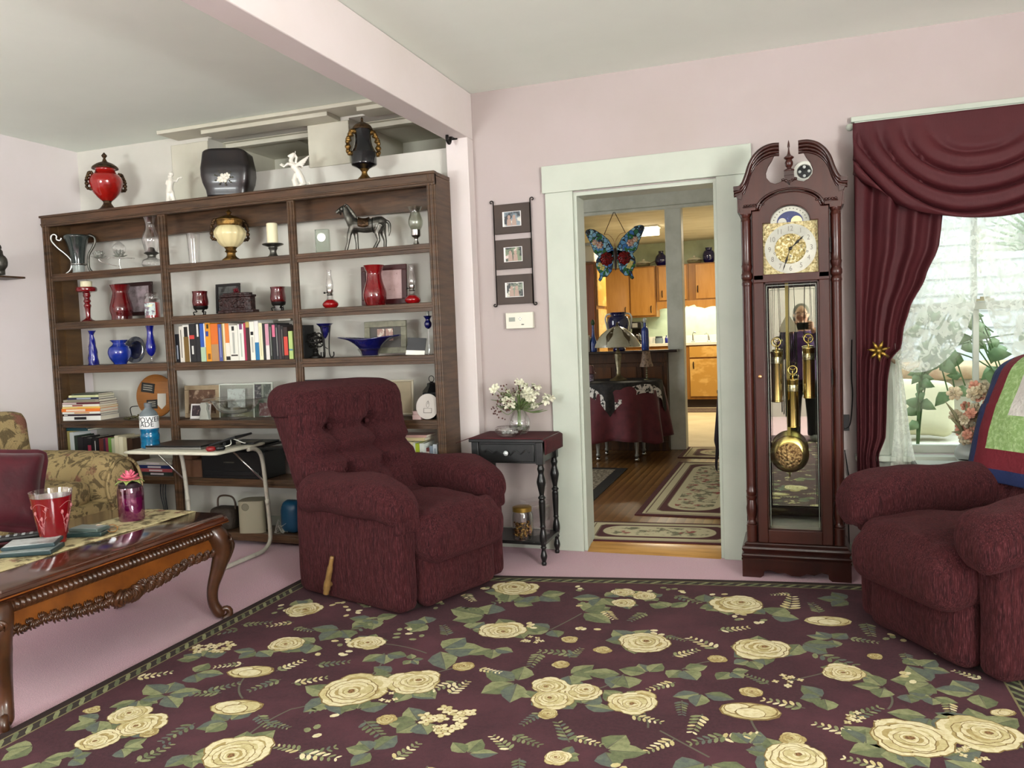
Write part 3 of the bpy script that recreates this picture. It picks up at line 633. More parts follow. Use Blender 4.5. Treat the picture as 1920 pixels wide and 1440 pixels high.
for i, (x0, x1, hp, ln, c, bands, ds) in enumerate(BOOKS):
    p = YP(x0, 680-(x0-330)*.028, 4.085); p1 = YP(x1+1, 680, 4.085); k = 1/PPM(p); w = (p1.x-p.x)*.97
    book('book', f'{ds} book, {ORD[i]} from left in the long upright row', (p.x, 4.085, ROWS[3]+.0005+(w*sin(ln) if ln > 0 else 0)), w, hp*k, .15, c, bands, lean=-0 if not ln else ln*-1.0*0+0, group='books in the long upright row')
for (x0, x1, row_h, c, ds) in ((434, 453, 73, '#c9cac6', 'white book lying across the tops of the thick white books'), (496, 517, 75, '#2e5f78', 'blue book lying flat across the tops of thin books'), (522, 545, 70, '#b9b9ad', 'pale book lying flat over the black books at right of the row')):
    p = YP(x0, 605, 4.10); p1 = YP(x1, 605, 4.10); k = 1/PPM(p)
    o = book('book', ds, (0,0,0), 4.5*k, p1.x-p.x, .12, c, (), flat=True); put(o, (p1.x, 4.10, ROWS[3]+row_h*k*1.03), 0)
# right bay
p, k = PL(574, 674, 3, 4.14)
tag(put(MB().box(-9*k, 9*k, -.055, .055, 0, 62*k).box(-8*k, 8*k, -.056, -.054, 4*k, 58*k).build('black_box_file', mat('black_cloth', '#131414', .6), bev=.003), p), 'black box file standing at the left of the third shelf right bay', 'box file')
p, k = PL(593, 672, 3, 4.15)
t = thing('armillary_sphere', 'small black wire armillary sphere on a pedestal, third shelf', 'armillary sphere', p, .6)
b = MB(); c = Vector((0,0,33*k)); R_ = 16*k
for i in range(9):
    M_ = Matrix.Rotation(i*.7, 3, 'Z') @ Matrix.Rotation(.3+i*.65, 3, 'X')
    b.tube([c+M_ @ Vector((R_*cos(a*pi/14), R_*sin(a*pi/14), 0)) for a in range(28)], (1.7 if i in (0, 4) else .8)*k, 5, closed=True)
b.tube([c+Vector((-14*k,0,12*k)), c+Vector((22*k,0,-17*k))], .8*k, 6)
b.build('rings', IRON, t, smooth=180)
MB().lathe(Lp([(11,0),(11,3),(6,6),(4,11),(5,13),(3,17),(2,18)], k, 2), 16).build('pedestal', IRON, t)
p, k = PL(612, 671, 3, 4.12)
t = thing('blue_votive_stand', 'pointed dark blue glass votive hung in a tall wire stand', 'candle holder', p)
MB().shell(Lp([(.5,36),(5,42),(8,50),(9,57),(15,63),(16,64)], k, 2), 20, .002).build('cup', NAVYG, t)
for i in range(3):
    a = i*2*pi/3+.4; d = Vector((cos(a), sin(a), 0)); z = lambda h: Vector((0,0,h*k))
    b = MB(); b.tube(spline([d*10*k+z(60), d*7*k+z(35), d*6*k+z(10), d*9*k+z(1.2), d*14*k+z(4), d*14*k+z(11)], 5), 1.2*k, 6); b.build('leg', IRON, t, smooth=180)
MB().tube([(10*k*cos(a*pi/10), 10*k*sin(a*pi/10), 59*k) for a in range(20)], 1.1*k, 6, closed=True).build('ring', IRON, t, smooth=180)
p, k = PL(694, 668, 3, 4.14)
t = thing('blue_glass_bowl', 'wide winged cobalt art glass bowl on the third shelf', 'bowl', p)
def bowlpt(u, v):
    a = 2*pi*u; r = [14, 16, 22, 28, 36, 50][min(5, int(v*5))]; r2 = [16, 22, 28, 36, 50, 50][min(5, int(v*5))]; f_ = v*5 % 1 if v < 1 else 0
    rr = (r*(1-f_)+r2*f_)*k; e = max(0, (v-.5)*2)
    return (rr*cos(a)*(1+.32*e), rr*sin(a)*(1-.42*e), (2+34*v**.8)*k*(1-.0*e)-e*k*3*(1-abs(cos(a)))+e*k*2*cos(a)**2)
MB().sheet(40, 14, bowlpt, cu=True).build('bowl', NAVYG, t, smooth=180, solid=.004)
MB().lathe(Lp([(14,0),(16,1),(19,8),(23,14),(20,14),(10,4)], k, 2), 24).build('clear_base', CLEAR, t)
t, W, Hh = flat_frame('double_photo_frame', 'wide grey-green frame with two small photographs behind the blue bowl', 'picture frame', (684, 664), (759, 600), 4.225, mat('silver_green_frame', '#7d7b69', .45, .2, nz=(18, '#5f5e4e', .4, .7)), mat('dark_mount', '#4d4a46', .6), .035)
for s_ in (-1, 1): MB().box(s_*.028-.024, s_*.028+.024, .001, .006, Hh*.5-.02, Hh*.5+.05).build('photo', mat('portrait_photo', '#9d7b70', .5, nz=(40, '#d7d0c0', .5, .6)), t)
p, k = PL(778, 665, 3, 4.13)
t = thing('desk_card', 'small dark card in white holder leaning at the right of third shelf', 'card', p, -.1); t.rotation_euler = (-.35, .06, .12)
MB().box(-18*k, 18*k, 0, 3*k, 0, 34*k).build('card', mat('charcoal_card', '#3b3c3e', .4), t)
MB().box(-18.5*k, 18.5*k, -.6*k, 3.2*k, 0, 9*k).build('white_edge', WHITEP, t, bev=.001)
p, k = PL(805, 661, 3, 4.14)
t = thing('stem_vase', 'slim clear glass stem with a dark blue blossom cup by right stile', 'vase', p)
MB().lathe(Lp([(6,0),(6,1.5),(1.2,3),(1.2,50)], k), 12).build('stem', CLEAR, t)
MB().lathe(Lp([(2,48),(6,52),(7,59),(4,65),(8,71),(9,72),(3,68)], k, 3), 14).build('blossom_cup', NAVYG, t)
MB().lathe(Lp([(3,66),(3,92),(1,93)], k), 10).build('taper', mat('grey_candle', '#a9aaa2', .5), t)
# ---- fourth row
STACK = [('#e2e1dc',.030,'#1f1c1e',.3,.62,'thick white book with black bar at the bottom of the stack'),('#3b2b33',.013,'#c9c3bd',.0,.1,'dark purple book second from the bottom of the stack'),('#dcdcd4',.014,'#d39d5e',.32,.72,'white book with tan panel below the orange one'),
 ('#e2762a',.021,'#ead9c0',.12,.62,'orange cookbook in the middle of the stack'),('#e0b45c',.012,'#d7c27c',.0,.4,'yellow book lying on the orange cookbook'),('#d8d2c4',.015,'#8d3a34',.27,.55,'cream book with red patch in the stack'),
 ('#5b2630',.013,'#c9b7b4',.0,.38,'maroon book above the cream one'),('#8f8a78',.017,'#7d7864',.1,.9,'olive grey soft book in upper half of stack'),('#23253d',.014,'#9aa0b0',.3,.75,'navy book third from top of stack'),('#cfd0a0',.014,'#b5b98a',.1,.9,'pale green book second from top of stack'),('#4b4f3c',.010,'#2a2b22',.1,.9,'dark green book topmost of the stack')]
z = ROWS[4]+.0005; p0 = YP(190, 788, 4.075)
for i, (c, th, c2, u0, u1, lab) in enumerate(STACK):
    L_ = [.285,.275,.285,.29,.285,.28,.28,.27,.235,.225,.20][i]; b = MB(); D_ = [.19,.18,.185,.185,.185,.18,.185,.18,.165,.16,.15][i]; jit = [0,.0,.004,.003,.0,.006,.004,.008,.012,.01,.014][i]
    b.box(-L_, 0, 0, .003, 0, th).box(-L_, 0, .003, D_, 0, .002).box(-L_, 0, .003, D_, th-.002, th); b.m = 1; b.box(-L_+.003, -.003, .003, D_-.003, .002, th-.002); b.m = 2; b.box(-L_+L_*u0, -L_+L_*u1, -.0006, .001, th*.2, th*.8)
    o = b.build('book', [mat('cover_'+c[1:], c, .45), PAPER, mat('ink_'+c2[1:], c2, .5)], recalc=True); put(o, (p0.x-jit, 4.072+jit*.3, z), .16); tag(o, lab, 'book', 'books in the flat stack'); z += th+.0006
p = YP(295, 787, 4.235); p.z = ROWS[4]; t = thing('round_wood_plaque', 'round wooden plaque with black cards and a white tag leaning by the divider', 'plaque', p+Vector((0,0,.145)), 0); t.rotation_euler = (-.08, 0, 0)
PLQ = mat('oiled_maple', '#a06a34', .35, wave=(14, '#7d4d22', 3, (1, 1, 2.2), 'Z'), nz=(4, '#8a5829', .4, .7))
b = MB(T=Matrix.Rotation(pi/2, 4, 'X')); b.lathe([(0,-.008),(.155,-.008),(.16,-.004),(.16,.006),(.152,.01),(0,.01)], 48, ry=.9); b.build('board', PLQ, t)
for x, z_, a, w_, h_ in ((-.055, .055, .12, .055, .032), (-.02, -.055, -.04, .045, .03)):
    b = MB(T=Matrix.Translation((x, -.0125, z_)) @ Matrix.Rotation(a, 4, 'Y')); b.box(-w_, w_, -.001, .002, -h_, h_); b.m = 1
    for j in range(3): b.box(-w_*.7, w_*.7, -.0016, -.0009, h_*(.5-.45*j)-.003, h_*(.5-.45*j)+.002)
    b.build('card', [mat('black_card', '#1c1c1a', .5), mat('card_print', '#9a968a', .6)], t)
b = MB(T=Matrix.Translation((.062, -.0125, -.03))); b.prism([(-.035,.045),(.035,.045),(.035,-.03),(.0,-.06),(-.035,-.03)], -.001, .002, 'y'); b.build('white_tag', mat('grey_white_tag', '#b5b0a5', .6), t)
p, k = PL(268, 782, 4, 4.12); random.seed(9); b = MB()
for i in range(34):
    a = random.uniform(0, 6.3); r = random.uniform(2, 28)*k; q = Vector((r*cos(a)*1.2, r*sin(a)*.55, random.uniform(1, 6)*k)); a2 = random.uniform(0, 6.3)
    b.tube([q, q+Vector((9*k*cos(a2), 5*k*sin(a2), random.uniform(-1, 3)*k)), q+Vector((16*k*cos(a2), 9*k*sin(a2), max(-q.z+.002, 0)))], [.5*k, 2.6*k, .3*k], 5)
t = thing('leaf_garland', 'low olive green leafy garland lying beside the flat stack of books', 'garland', p)
b.build('leaves', mat('olive_leaf', '#55502f', .6, nz=(20, '#3a3722', .4, .7)), t, smooth=180)
MB().tube(spline([Vector((x*k, 0, z*k)) for x, z in ((-24,1),(-28,12),(-29,20),(-24,24),(-10,25))], 5), .9*k, 6).build('wire', IRON, t)
t, W, Hh = flat_frame('tan_photo_frame', 'tan framed brown photograph at the left of the middle bay, fourth shelf', 'picture frame', (347, 784), (408, 722), 4.225, mat('tan_frame', '#9c8a6f', .5, nz=(9, '#8a7659', .4, .7)), mat('sepia_photo', '#5b4030', .5, nz=(26, '#a58f78', .5, .66), nz2=(9, '#2a1b14', .5, .7)), .03)
p, k = PL(375, 783, 4, 4.16); t = thing('white_edged_photo', 'small white-bordered dark photograph leaning on the tan frame', 'photograph', p); t.rotation_euler = (-.2, 0, .05)
MB().box(-22*k, 22*k, 0, .003, 0, 28*k).build('border', mat('photo_white', '#dedbd8', .5), t); MB().box(-19*k, 19*k, -.001, .001, 5*k, 25*k).build('photo', mat('dark_group_photo', '#3b3036', .4, nz=(40, '#b59a92', .56, .66)), t)
p, k = PL(385, 787, 4, 4.11)
tag(put(MB().prism([(-11*k,0),(11*k,0),(8*k,14*k),(6*k,20*k),(8*k,27*k),(5*k,32*k),(-5*k,32*k),(-8*k,27*k),(-6*k,20*k),(-8*k,14*k)], -4*k, 4*k, 'y').build('frosted_ornament', mat('frosted_glass_solid', '#aeb0a6', .45, trans=.35), bev=.003), p), 'frosted glass angel-like ornament in front of small dark photograph', 'ornament')
t, k = vessel('footed_glass_bowl', 'large clear glass footed bowl in the middle of the fourth shelf', 'bowl', 444, 787, 4, [
    ('bowl', CLEAR, [(8,10),(24,13),(34,20),(40,30),(44,36),(58,39),(58,40.5)], 2, 1), ('foot', CLEAR, [(17,0),(17,3),(15,4),(16,7),(10,9),(9,11)], 0, 0)], y=4.12, n=40)
ACR = glass('acrylic', '#dfe8e0', .6, .05)
for (x0, x1, top, lab, pics) in ((412, 474, 719, 'clear acrylic photo frame with a pale picture behind the glass bowl', ((.25,.75,.3,.85,'#aab3ad'),)), (476, 508, 717, 'narrow clear acrylic frame with small dark photographs right of glass bowl', ((.08,.42,.52,.95,'#39383c'),(.55,.9,.55,.95,'#4b534b'),(.3,.95,.05,.42,'#5a3d3c')))):
    a = YP(x0, 783, 4.22); c = YP(x1, top, 4.22); W = c.x-a.x; Hh = c.z-ROWS[4]
    t = thing('acrylic_frame', lab, 'picture frame', (a.x+W/2, 4.22, ROWS[4])); t.rotation_euler = (-.06, 0, 0)
    MB().box(-W/2, W/2, 0, .012, 0, Hh).build('block', ACR, t, bev=.002)
    m = MB().box(-W/2, W/2, -.001, .001, Hh-.006, Hh).box(-W/2, -W/2+.005, -.001, .001, 0, Hh).box(W/2-.005, W/2, -.001, .001, 0, Hh); m.build('bright_edge', mat('acrylic_edge', '#d5ddd2', .2), t)
    for u0, u1, v0, v1, cc in pics: MB().box(-W/2+W*u0, -W/2+W*u1, -.003, -.0012, Hh*v0, Hh*v1).build('photo', mat('mini_photo'+cc[1:], cc, .4, nz=(40, '#8b8a86', .52, .65)), t)
flat_frame('blue_painting_frame', 'black framed colourful landscape picture behind the recliner back', 'picture frame', (566, 778), (635, 711), 4.225, mat('black_frame', '#141416', .35), mat('landscape_print', '#4f7fb0', .5, nz=(9, '#8f9a5a', .48, .6), nz2=(13, '#d8d3b0', .55, .66)), .014)
t, W, Hh = flat_frame('beige_print_frame', 'narrow pale framed print with two figures, right bay of fourth shelf', 'picture frame', (698, 778), (772, 712), 4.225, mat('pale_frame', '#b8b09a', .4), mat('beige_print', '#a89a80', .6, nz=(5, '#9a8f78', .4, .7)), .01)
b = MB()
for x, c_, h_ in ((-.02, 0, .10), (.035, 1, .085)):
    b.m = c_; b.prism([(x-.022, .03), (x+.022, .03), (x+.014, h_), (x-.014, h_)], .0045, .0075, 'y'); b.m = 2; b.prism(arc(x, h_+.014, .012, 0, 2*pi*.95, 12), .0045, .0075, 'y')
b.build('printed_figures', [mat('print_rose', '#8d7468', .6), mat('print_green', '#76796a', .6), mat('print_dark', '#6d5d50', .6)], t)
p, k = PL(805, 783, 4, 4.09)
t = thing('white_plate', 'round white plate with line drawing of a candle, right end of fourth shelf', 'plate', p+Vector((-.004,0,.074)), -.1); t.rotation_euler = (-.15, 0, -.05)
b = MB(T=Matrix.Rotation(pi/2, 4, 'X')); b.lathe([(0,0),(.05,0),(.068,.005),(.072,.007),(.072,.01),(.05,.005),(0,.005)], 40); b.build('dish', mat('grey_white_china', '#b9b2ab', .4), t)
INK = mat('ink_line', '#5b5550', .6); b = MB()
b.box(-.026, .026, -.0062, -.0048, -.037, -.034).box(-.026, .026, -.0062, -.0048, -.012, -.010).box(-.026, -.024, -.0062, -.0048, -.037, -.012).box(.024, .026, -.0062, -.0048, -.037, -.012)
b.tube([(.009*cos(a*pi/8), -.0058, .012+.018*sin(a*pi/8)) for a in range(16)], .0008, 5, closed=True); b.tube([(0,-.0058,.012),(.002,-.0058,.034)], .0012, 5)
b.build('drawing', INK, t)
p, k = PL(812, 782, 4, 4.19)
t = thing('black_lantern', 'black metal lantern standing behind the white plate', 'lantern', p)
MB().box(-.05, .05, -.04, .04, 0, .015).box(-.045, .045, -.035, .035, .015, .15).build('body', BLACKP, t, bev=.004)
m = MB(); m.lathe([(.062,.15),(.05,.165),(.03,.185),(.028,.2),(.012,.205),(.006,.21)], 4); m.T = Matrix.Identity(4); m.build('roof', BLACKP, t)
MB().tube([(.016*cos(a*pi/8), 0, .225+.018*sin(a*pi/8)) for a in range(16)], .002, 6, closed=True).build('ring', IRON, t)
p, k = PL(784, 781, 4, 4.10)
tag(put(MB().box(-9*k, 9*k, -.02, .02, 0, 9*k).box(-8*k, 4*k, -.018, .018, 9*k, 16*k).build('small_pink_box', mat('pale_pink_card', '#b59a96', .5), bev=.002), p), 'tiny pink box lying at the foot of the white plate', 'box')
# ---- fifth row
ROW5 = [(131,135,78,'#b5a86c'),(136,143,76,'#cfd6d6'),(144,149,70,'#2c3a2e'),(150,160,68,'#1d1a1e'),(161,176,66,'#151317'),(177,189,68,'#121114'),(190,197,66,'#5d241d'),(198,201,66,'#2b1d2c'),(202,206,68,'#71233a'),(207,212,68,'#5f8a3a'),(213,218,67,'#a9a98d'),(219,226,72,'#cfc7ab'),(227,234,70,'#d6cfb4'),(235,241,70,'#c2b99a'),(242,252,68,'#3a2517')]
RD = ['narrow tan','white','dark green','black','black with red rose','black with white bottle','rust red','thin plum','thin crimson','bright green','grey green','tall cream','cream','beige','dark brown']
for i, (x0, x1, hp, c) in enumerate(ROW5):
    p = YP(x0, 890, 4.10); p1 = YP(x1+1, 890, 4.10); k = 1/PPM(p)
    bands = [(.3,.8,'#a3304a',.5,.9)] if i == 4 else [(.28,.5,'#c9c9c4',.3,.6),(.5,.9,'#c9c9c4',.4,.5)] if i == 5 else ()
    book('book', f'{RD[i]} book, {ORD[i]} from left on the low shelf behind the sofa arm', (p.x, 4.10, ROWS[5]+.0005), (p1.x-p.x)*.95, hp*k, .14, c, bands, group='books on the low left shelf')
p = YP(155, 812, 4.15); k = 1/PPM(p)
for j, (c, w_, lab) in enumerate((('#1f4a52', .20, 'teal book lying flat on the low upright books'), ('#29566a', .17, 'blue book lying on the teal book'))):
    o = book('book', lab, (0,0,0), .014, w_, .13, c, (), flat=True); put(o, (p.x+.10-j*.015, 4.10, ROWS[5]+.2895+j*.0148), 0)
z = ROWS[5]+.0005
for j, (c, lab) in enumerate((('#27302c', 'dark green book lowest of the flat pile under the tray table'), ('#97454a', 'coral book second in the flat pile under the tray table'), ('#202a55', 'navy book third in the flat pile under the tray table'), ('#a09a90', 'grey book topmost in the flat pile under the tray table'))):
    p1 = YP(325, 880, 4.09); o = book('book', lab, (0,0,0), .022, .27, .15, c, ((.3,.7,'#b9aeb0',.2,.7),), flat=True); put(o, (p1.x-.01*j, 4.09, z)); z += .0225
p, k = PL(372, 895, 5, 4.15)
tag(put(MB().box(-.13, .13, -.08, .08, 0, .11).box(-.12, .02, -.07, .07, .1101, .16).build('cardboard_box', mat('brown_card', '#4b2f1c', .7, nz=(5, '#5d3e28', .4, .7)), bev=.003), p), 'brown cardboard box on the low shelf behind the tray table', 'box')
p, k = PL(455, 897, 5, 4.14)
t = thing('printer', 'black printer with raised flat lid on the low middle shelf', 'printer', p)
MB().box(-.24, .24, -.085, .12, 0, .17).box(-.22, .2, -.095, -.085, .02, .05).build('body', mat('printer_black', '#0f0f11', .45), t, bev=.008)
MB(T=Matrix.Translation((0, .1, .2)) @ Matrix.Rotation(.0, 4, 'X')).box(-.25, .25, -.2, .01, 0, .012).box(-.06, .22, -.17, 0, .012, .024).build('lid', BLACKP, t, bev=.004)
MB().box(-.06, .02, -.0965, -.095, .1, .108).build('badge', PEWT, t)
for i, (x0, x1, c, hp, bands, lab) in enumerate(((768,776,'#d8cfa6',76,(),'cream book'),(777,780,'#cfd2c6',75,(),'thin white book'),(781,788,'#a9bb35',74,((0,.35,'#4b5a3c'),),'lime green book'),(789,797,'#dfe3dc',74,((.2,.8,'#a9b2a8',.35,.6),),'white book with grey lettering'),(798,800,'#cfd6d2',68,(),'thin pale book'),(801,806,'#6e3a37',66,((.7,.9,'#c9b6ac'),),'rust book'),(807,813,'#7c8794',70,((.1,.6,'#27306e',.2,.8),),'grey blue book'),(814,821,'#b6bcc2',73,((.1,.9,'#7c8792',.3,.6),),'silver book'))):
    p = YP(x0, 885, 4.095); p1 = YP(x1+1, 885, 4.095); k = 1/PPM(p)
    book('book', f'{lab} on the low right shelf, {ORD[i]} from left', (p.x, 4.095, ROWS[5]+.0005), (p1.x-p.x)*.95, hp*k, .14, c, bands, group='books on the low right shelf')
p = YP(782, 806, 4.12)
o = book('book', 'pink edged book lying flat over the low right upright books', (0,0,0), .014, .17, .13, '#b58f86', (), flat=True); put(o, (p.x+.07, 4.09, ROWS[5]+.241+.02))
o = book('book', 'cream book lying flat just under the pink edged one', (0,0,0), .018, .16, .13, '#cbbd90', (), flat=True); put(o, (p.x+.06, 4.09, ROWS[5]+.242))
# ---- floor level of the bookcase
p = YP(481, 1014, 4.13); p.z = ROWS[6]
t = thing('computer_speaker', 'beige plastic computer speaker standing on the bookcase plinth', 'speaker', p, .28)
SPK = mat('beige_plastic', '#8d8672', .5)
b = MB(); b.sheet(28, 8, lambda u, v: ((-.085 if u < .001 else .085*math.copysign(abs(cos(2*pi*u))**.5, cos(2*pi*u))), math.copysign(abs(sin(2*pi*u))**(.35 if sin(2*pi*u) < 0 else .9), sin(2*pi*u))*.075, v*.2), cu=True)
b.prism([(.085*math.copysign(abs(cos(2*pi*u/28))**.5, cos(2*pi*u/28)), math.copysign(abs(sin(2*pi*u/28))**(.35 if sin(2*pi*u/28) < 0 else .9), sin(2*pi*u/28))*.075) for u in range(28)], .198, .2)
b.build('cabinet', SPK, t, recalc=True)
MB(T=Matrix.Translation((-.03, -.0755, .165)) @ Matrix.Rotation(pi/2, 4, 'X')).lathe([(0,-.01),(.012,-.008),(.02,.0),(.022,.002),(.024,0)], 20).build('port', mat('dark_beige_plastic', '#6d6756', .6), t)  # port in a darker beige than the cabinet
p = YP(427, 1014, 4.15); p.z = ROWS[6]
t = thing('wicker_bag', 'dark bag with a looped handle on the bookcase plinth beside the speaker', 'bag', p)
MB().rbox((0,0,.07), (.17,.13,.14), .03, 6).build('bag', mat('dark_brown_weave', '#2c2219', .7, bump=(60, .6)), t, smooth=180)
MB().tube(spline([(-.06,0,.13),(-.055,0,.19),(-.02,0,.21),(.05,0,.205),(.075,0,.17),(.075,0,.12)], 5), .006, 8).build('handle', mat('brown_leather', '#3a2a1d', .5), t, smooth=180)
p = YP(552, 1010, 4.14); p.z = ROWS[6]
tag(put(MB().rbox((0,0,.10), (.14,.12,.2), .05, 6, fn=lambda q, pp: q*(1+.08*noise.noise(q*25))).build('blue_bag', mat('blue_plastic_bag', '#12405e', .35), smooth=180), p), 'crumpled blue bag on the plinth behind the left recliner', 'bag')
b = MB(); random.seed(2)
for i in range(6): b.tube(spline([(random.uniform(-.05,.05), random.uniform(-.03,.03), random.uniform(.004,.012) if j % 3 else random.uniform(.01,.09)) for j in range(7)], 5), .003, 6)
p = YP(532, 1012, 4.11); p.z = ROWS[6]
tag(put(b.build('cord_tangle', mat('white_cord_plastic', '#a6a49c', .5), smooth=180), p), 'tangle of white cords on the plinth in front of blue bag', 'cord')
b = MB()
for i in range(3): b.tube(spline([(.01*i, .01*i, .33), (.02*i-.02, 0, .2), (.015*i, 0, .08), (-.04+.04*i, 0, .006)], 6), .004, 6)
p = YP(308, 960, 4.2); p.z = ROWS[6]
tag(put(b.build('black_cable', BLACKP, smooth=180), p), 'black power cables hanging under the low shelf behind the coffee table', 'cable')
# ================================================================== recliners
def velvet(name, c1, c2, c3):
    m = mat(name, c1, .95, nz=(11, c2, .35, .68, (7, 7, 1)), nz2=(62, c3, .50, .72, (5, 5, .5)), bump=(70, .8, (3, 3, .45)), sheen=.16, spec=.2)
    m.node_tree.nodes['Principled BSDF'].inputs['Sheen Tint'].default_value = lin('#b06a70'); return m
VEL = velvet('burgundy_chenille', '#3e191b', '#220d10', '#5f3237')
def gauss(x, w): return math.exp(-(x/w)**2)
def wrinkle(q, amp, s=(6, 6, 6), seed=0):
    return amp*noise.noise(Vector((q.x*s[0]+seed, q.y*s[1]+seed*2, q.z*s[2])))
def recliner(name, label, loc, rz, lean, handle, by=0):
    t = thing(name, label, 'armchair', loc, rz, None)
    # side panels under the arms
    for s in (-1, 1):
        MB().rbox((s*.316, .0, .265), (.125, .735, .49), .045, 12, fn=lambda q, p: q+Vector((s*.012*(1-p[1]**2)*(1-p[2]**2)+wrinkle(q, .006, seed=s*3), wrinkle(q, .006, seed=s), 0))).build('side_panel', VEL, t, smooth=180)
    # footrest board, puffed
    def fr(q, p):
        q = q+Vector((0, -.022*(1-p[2]**2)*(1-p[0]**4)+wrinkle(q, .008, (9, 9, 5), 4), 0)); return q
    MB().rbox((0, -.355, .15), (.505, .10, .255), .045, 14, fn=fr).build('footrest', VEL, t, smooth=180)
    # seat cushion with waterfall front
    def seat(q, p):
        y = p[1]; top = max(0, p[2])
        q = q.copy()
        q.z += .028*(1-p[0]**2)*top*(1-max(0, y-.2)) + .012*top*cos(y*7)*(.5) - .02*top*gauss(y-.35, .1)
        if y < -.2: q.z -= .035*((-y-.2)/.8)**2
        if y < -.9 or p[2] < 0: q.y -= .02*(1-p[2]**2)
        q.y += wrinkle(q, .013, (5, 5, 5), 7); q.z += wrinkle(q, .012, (11, 3, 5), 2)*top + .011*sin(q.x*34+4*noise.noise(q*5))*top*gauss(y+.55, .5)
        return q
    MB().rbox((0, -.135-by*.4, .355), (.545, .66, .225), .085, 22, fn=seat).build('seat', VEL, t, smooth=180)
    # rolled arm pads
    for s in (-1, 1):
        def arm(q, p, s=s):
            q = q.copy(); y = p[1]
            q.z += .022*(1-y*y) - .055*max(0, -y-.55)**1.5*1.4 - .03*max(0, y-.6)
            q.x += s*.012*(1-y*y)
            f = 1+.07*cos((y+.25)*6)-.05*gauss(y+.28, .05)
            q.x *= f; q.z = q.z*(1 if q.z < 0 else f)
            q += Vector((wrinkle(q, .012, (7, 7, 7), 3+s), wrinkle(q, .014, (8, 8, 8), 5), wrinkle(q, .014, (9, 6, 9), s*2)))
            if y < -.6: q.z += .007*sin(q.x*70)*(-y-.6)
            return q
        MB().rbox((s*(.322+.1*by), -.04-by*.6, .515), (.235+.3*by, .68+by*1.4, .19+.2*by), .092, 20, fn=arm).build('arm_pad', VEL, t, smooth=180)
        # scrolled fabric under the front of the pad
        MB().rbox((s*.312, -.352, .44), (.14, .05, .13), .03, 8, fn=lambda q, p: q+Vector((0, wrinkle(q, .01, (20, 20, 12), 1), 0))).build('arm_front', VEL, t, smooth=180)
    # tufted back: three rolls, buttons, broad head roll
    def back(q, p):
        q = q.copy(); x, y, z = p
        h = q.z+.36; front = max(0, -y)
        q.x *= 1+.07*max(0, (z-.0))**2*1.0-.06*max(0, -z)
        bul = .065*(1-x**4)*(abs(sin((z+1)*pi/2*1.5+.05)))**.55
        bul += .03*max(0, z-.4)
        bul -= .075*gauss(z+.02, .055)*1.0*(1-.2*x*x)
        for bx, bz in ((-.50, .36), (.18, .36), (-.44, -.26), (.22, -.26)):
            bul -= .066*math.exp(-((x-bx)/.10)**2-((z-bz)/.09)**2)
            bul -= .040*gauss(x-bx, .04)*math.exp(-((z-bz)/.32)**2)
            bul -= .022*gauss(z-bz, .045)*math.exp(-((x-bx)/.25)**2)
        q.y -= bul*front
        q.y += lean*(h-.02)
        if z > .6: q.z -= .03*(abs(x)**3)
        q += Vector((wrinkle(q, .008, (6, 6, 6), 9), wrinkle(q, .010, (7, 7, 5), 11), wrinkle(q, .008, (7, 7, 7), 2)))
        return q
    MB().rbox((0, .24+by, .70), (.745, .26, .70), .10, 44, fn=back).build('backrest', VEL, t, smooth=180)
    for bx, bz in ((-.50, .36), (.18, .36), (-.44, -.26), (.22, -.26)):
        MB().ball((bx*.37, .24+by-.128-.002+lean*(bz*.35+.34)+.018, .70+bz*.35), (.015, .010, .015), 10, 6).build('button', VEL, t, smooth=180)
    MB().box(-.30, .30, -.32, .34, .012, .05).build('base', mat('chair_base', '#1d1210', .7), t)
    if handle:
        h = MB(); h.tube([(-.385, .10, .10), (-.405, .10, .10)], .012, 10).tube(spline([(-.405, .115, .055), (-.408, .10, .10), (-.41, .075, .17), (-.41, .05, .245)], 5), [.014]*3+[.017]*4+[.014]*5+[.010]*3+[.009], 10)
        h.build('recline_lever', mat('tan_lever', '#8a6a3d', .4, nz=(20, '#6d5230', .4, .7)), t, smooth=180, recalc=True)
    return t
recliner('recliner', 'burgundy recliner with tan lever in front of the bookcase, facing right', (-1.895, 3.565, .0), radians(72), .36, True)
R2 = recliner('recliner', 'burgundy recliner with a patchwork quilt over its back, by the window', (.735, 3.475, .0), radians(-58), .36, False, .06)
# ---- quilt folded over the back of the right recliner
def quilt():
    path = [(.175, .565), (.175, .62), (.19, .70), (.215, .80), (.25, .90), (.29, .98), (.34, 1.05), (.42, 1.095), (.52, 1.10), (.61, 1.07), (.655, 1.0), (.65, .90), (.62, .78), (.60, .66)]
    S_ = spline([Vector((0, y, z)) for y, z in path], 5); n = len(S_)-1
    def fn(u, v):
        p = S_[min(int(v*n), n)]; x = (u*2-1)*.41; e = abs(u*2-1)
        y = p.y + .045*e**6*(1-2*min(1, max(0, (v-.35)/.35))); z = p.z-.05*e**4*(1 if .3 < v < .8 else .35)
        y += .008*noise.noise(Vector((x*9, z*9, v*3))); return (x, y+.0, z)
    nu, nv = 41, n+1
    b = MB(); b.sheet(nu, nv, fn)
    cs = [mat('quilt_navy', '#1d2a55', .85, bump=(60, .4)), mat('quilt_burgundy', '#6a1a26', .85, bump=(60, .4)), mat('quilt_green', '#86a566', .85, nz=(60, '#a9c48a', .45, .65), bump=(60, .4)), mat('quilt_white', '#c7c3bd', .85, bump=(45, .8))]
    for i in range(nu-1):
        for j in range(nv-1):
            d = min(i, nu-2-i, j*.62, (nv-2-j)*.62); k = 0 if d < 3 else 1 if d < 6 else 2 if d < 10 else 3
            b.mi[i*(nv-1)+j] = k
    return b, cs
b, cs = quilt()
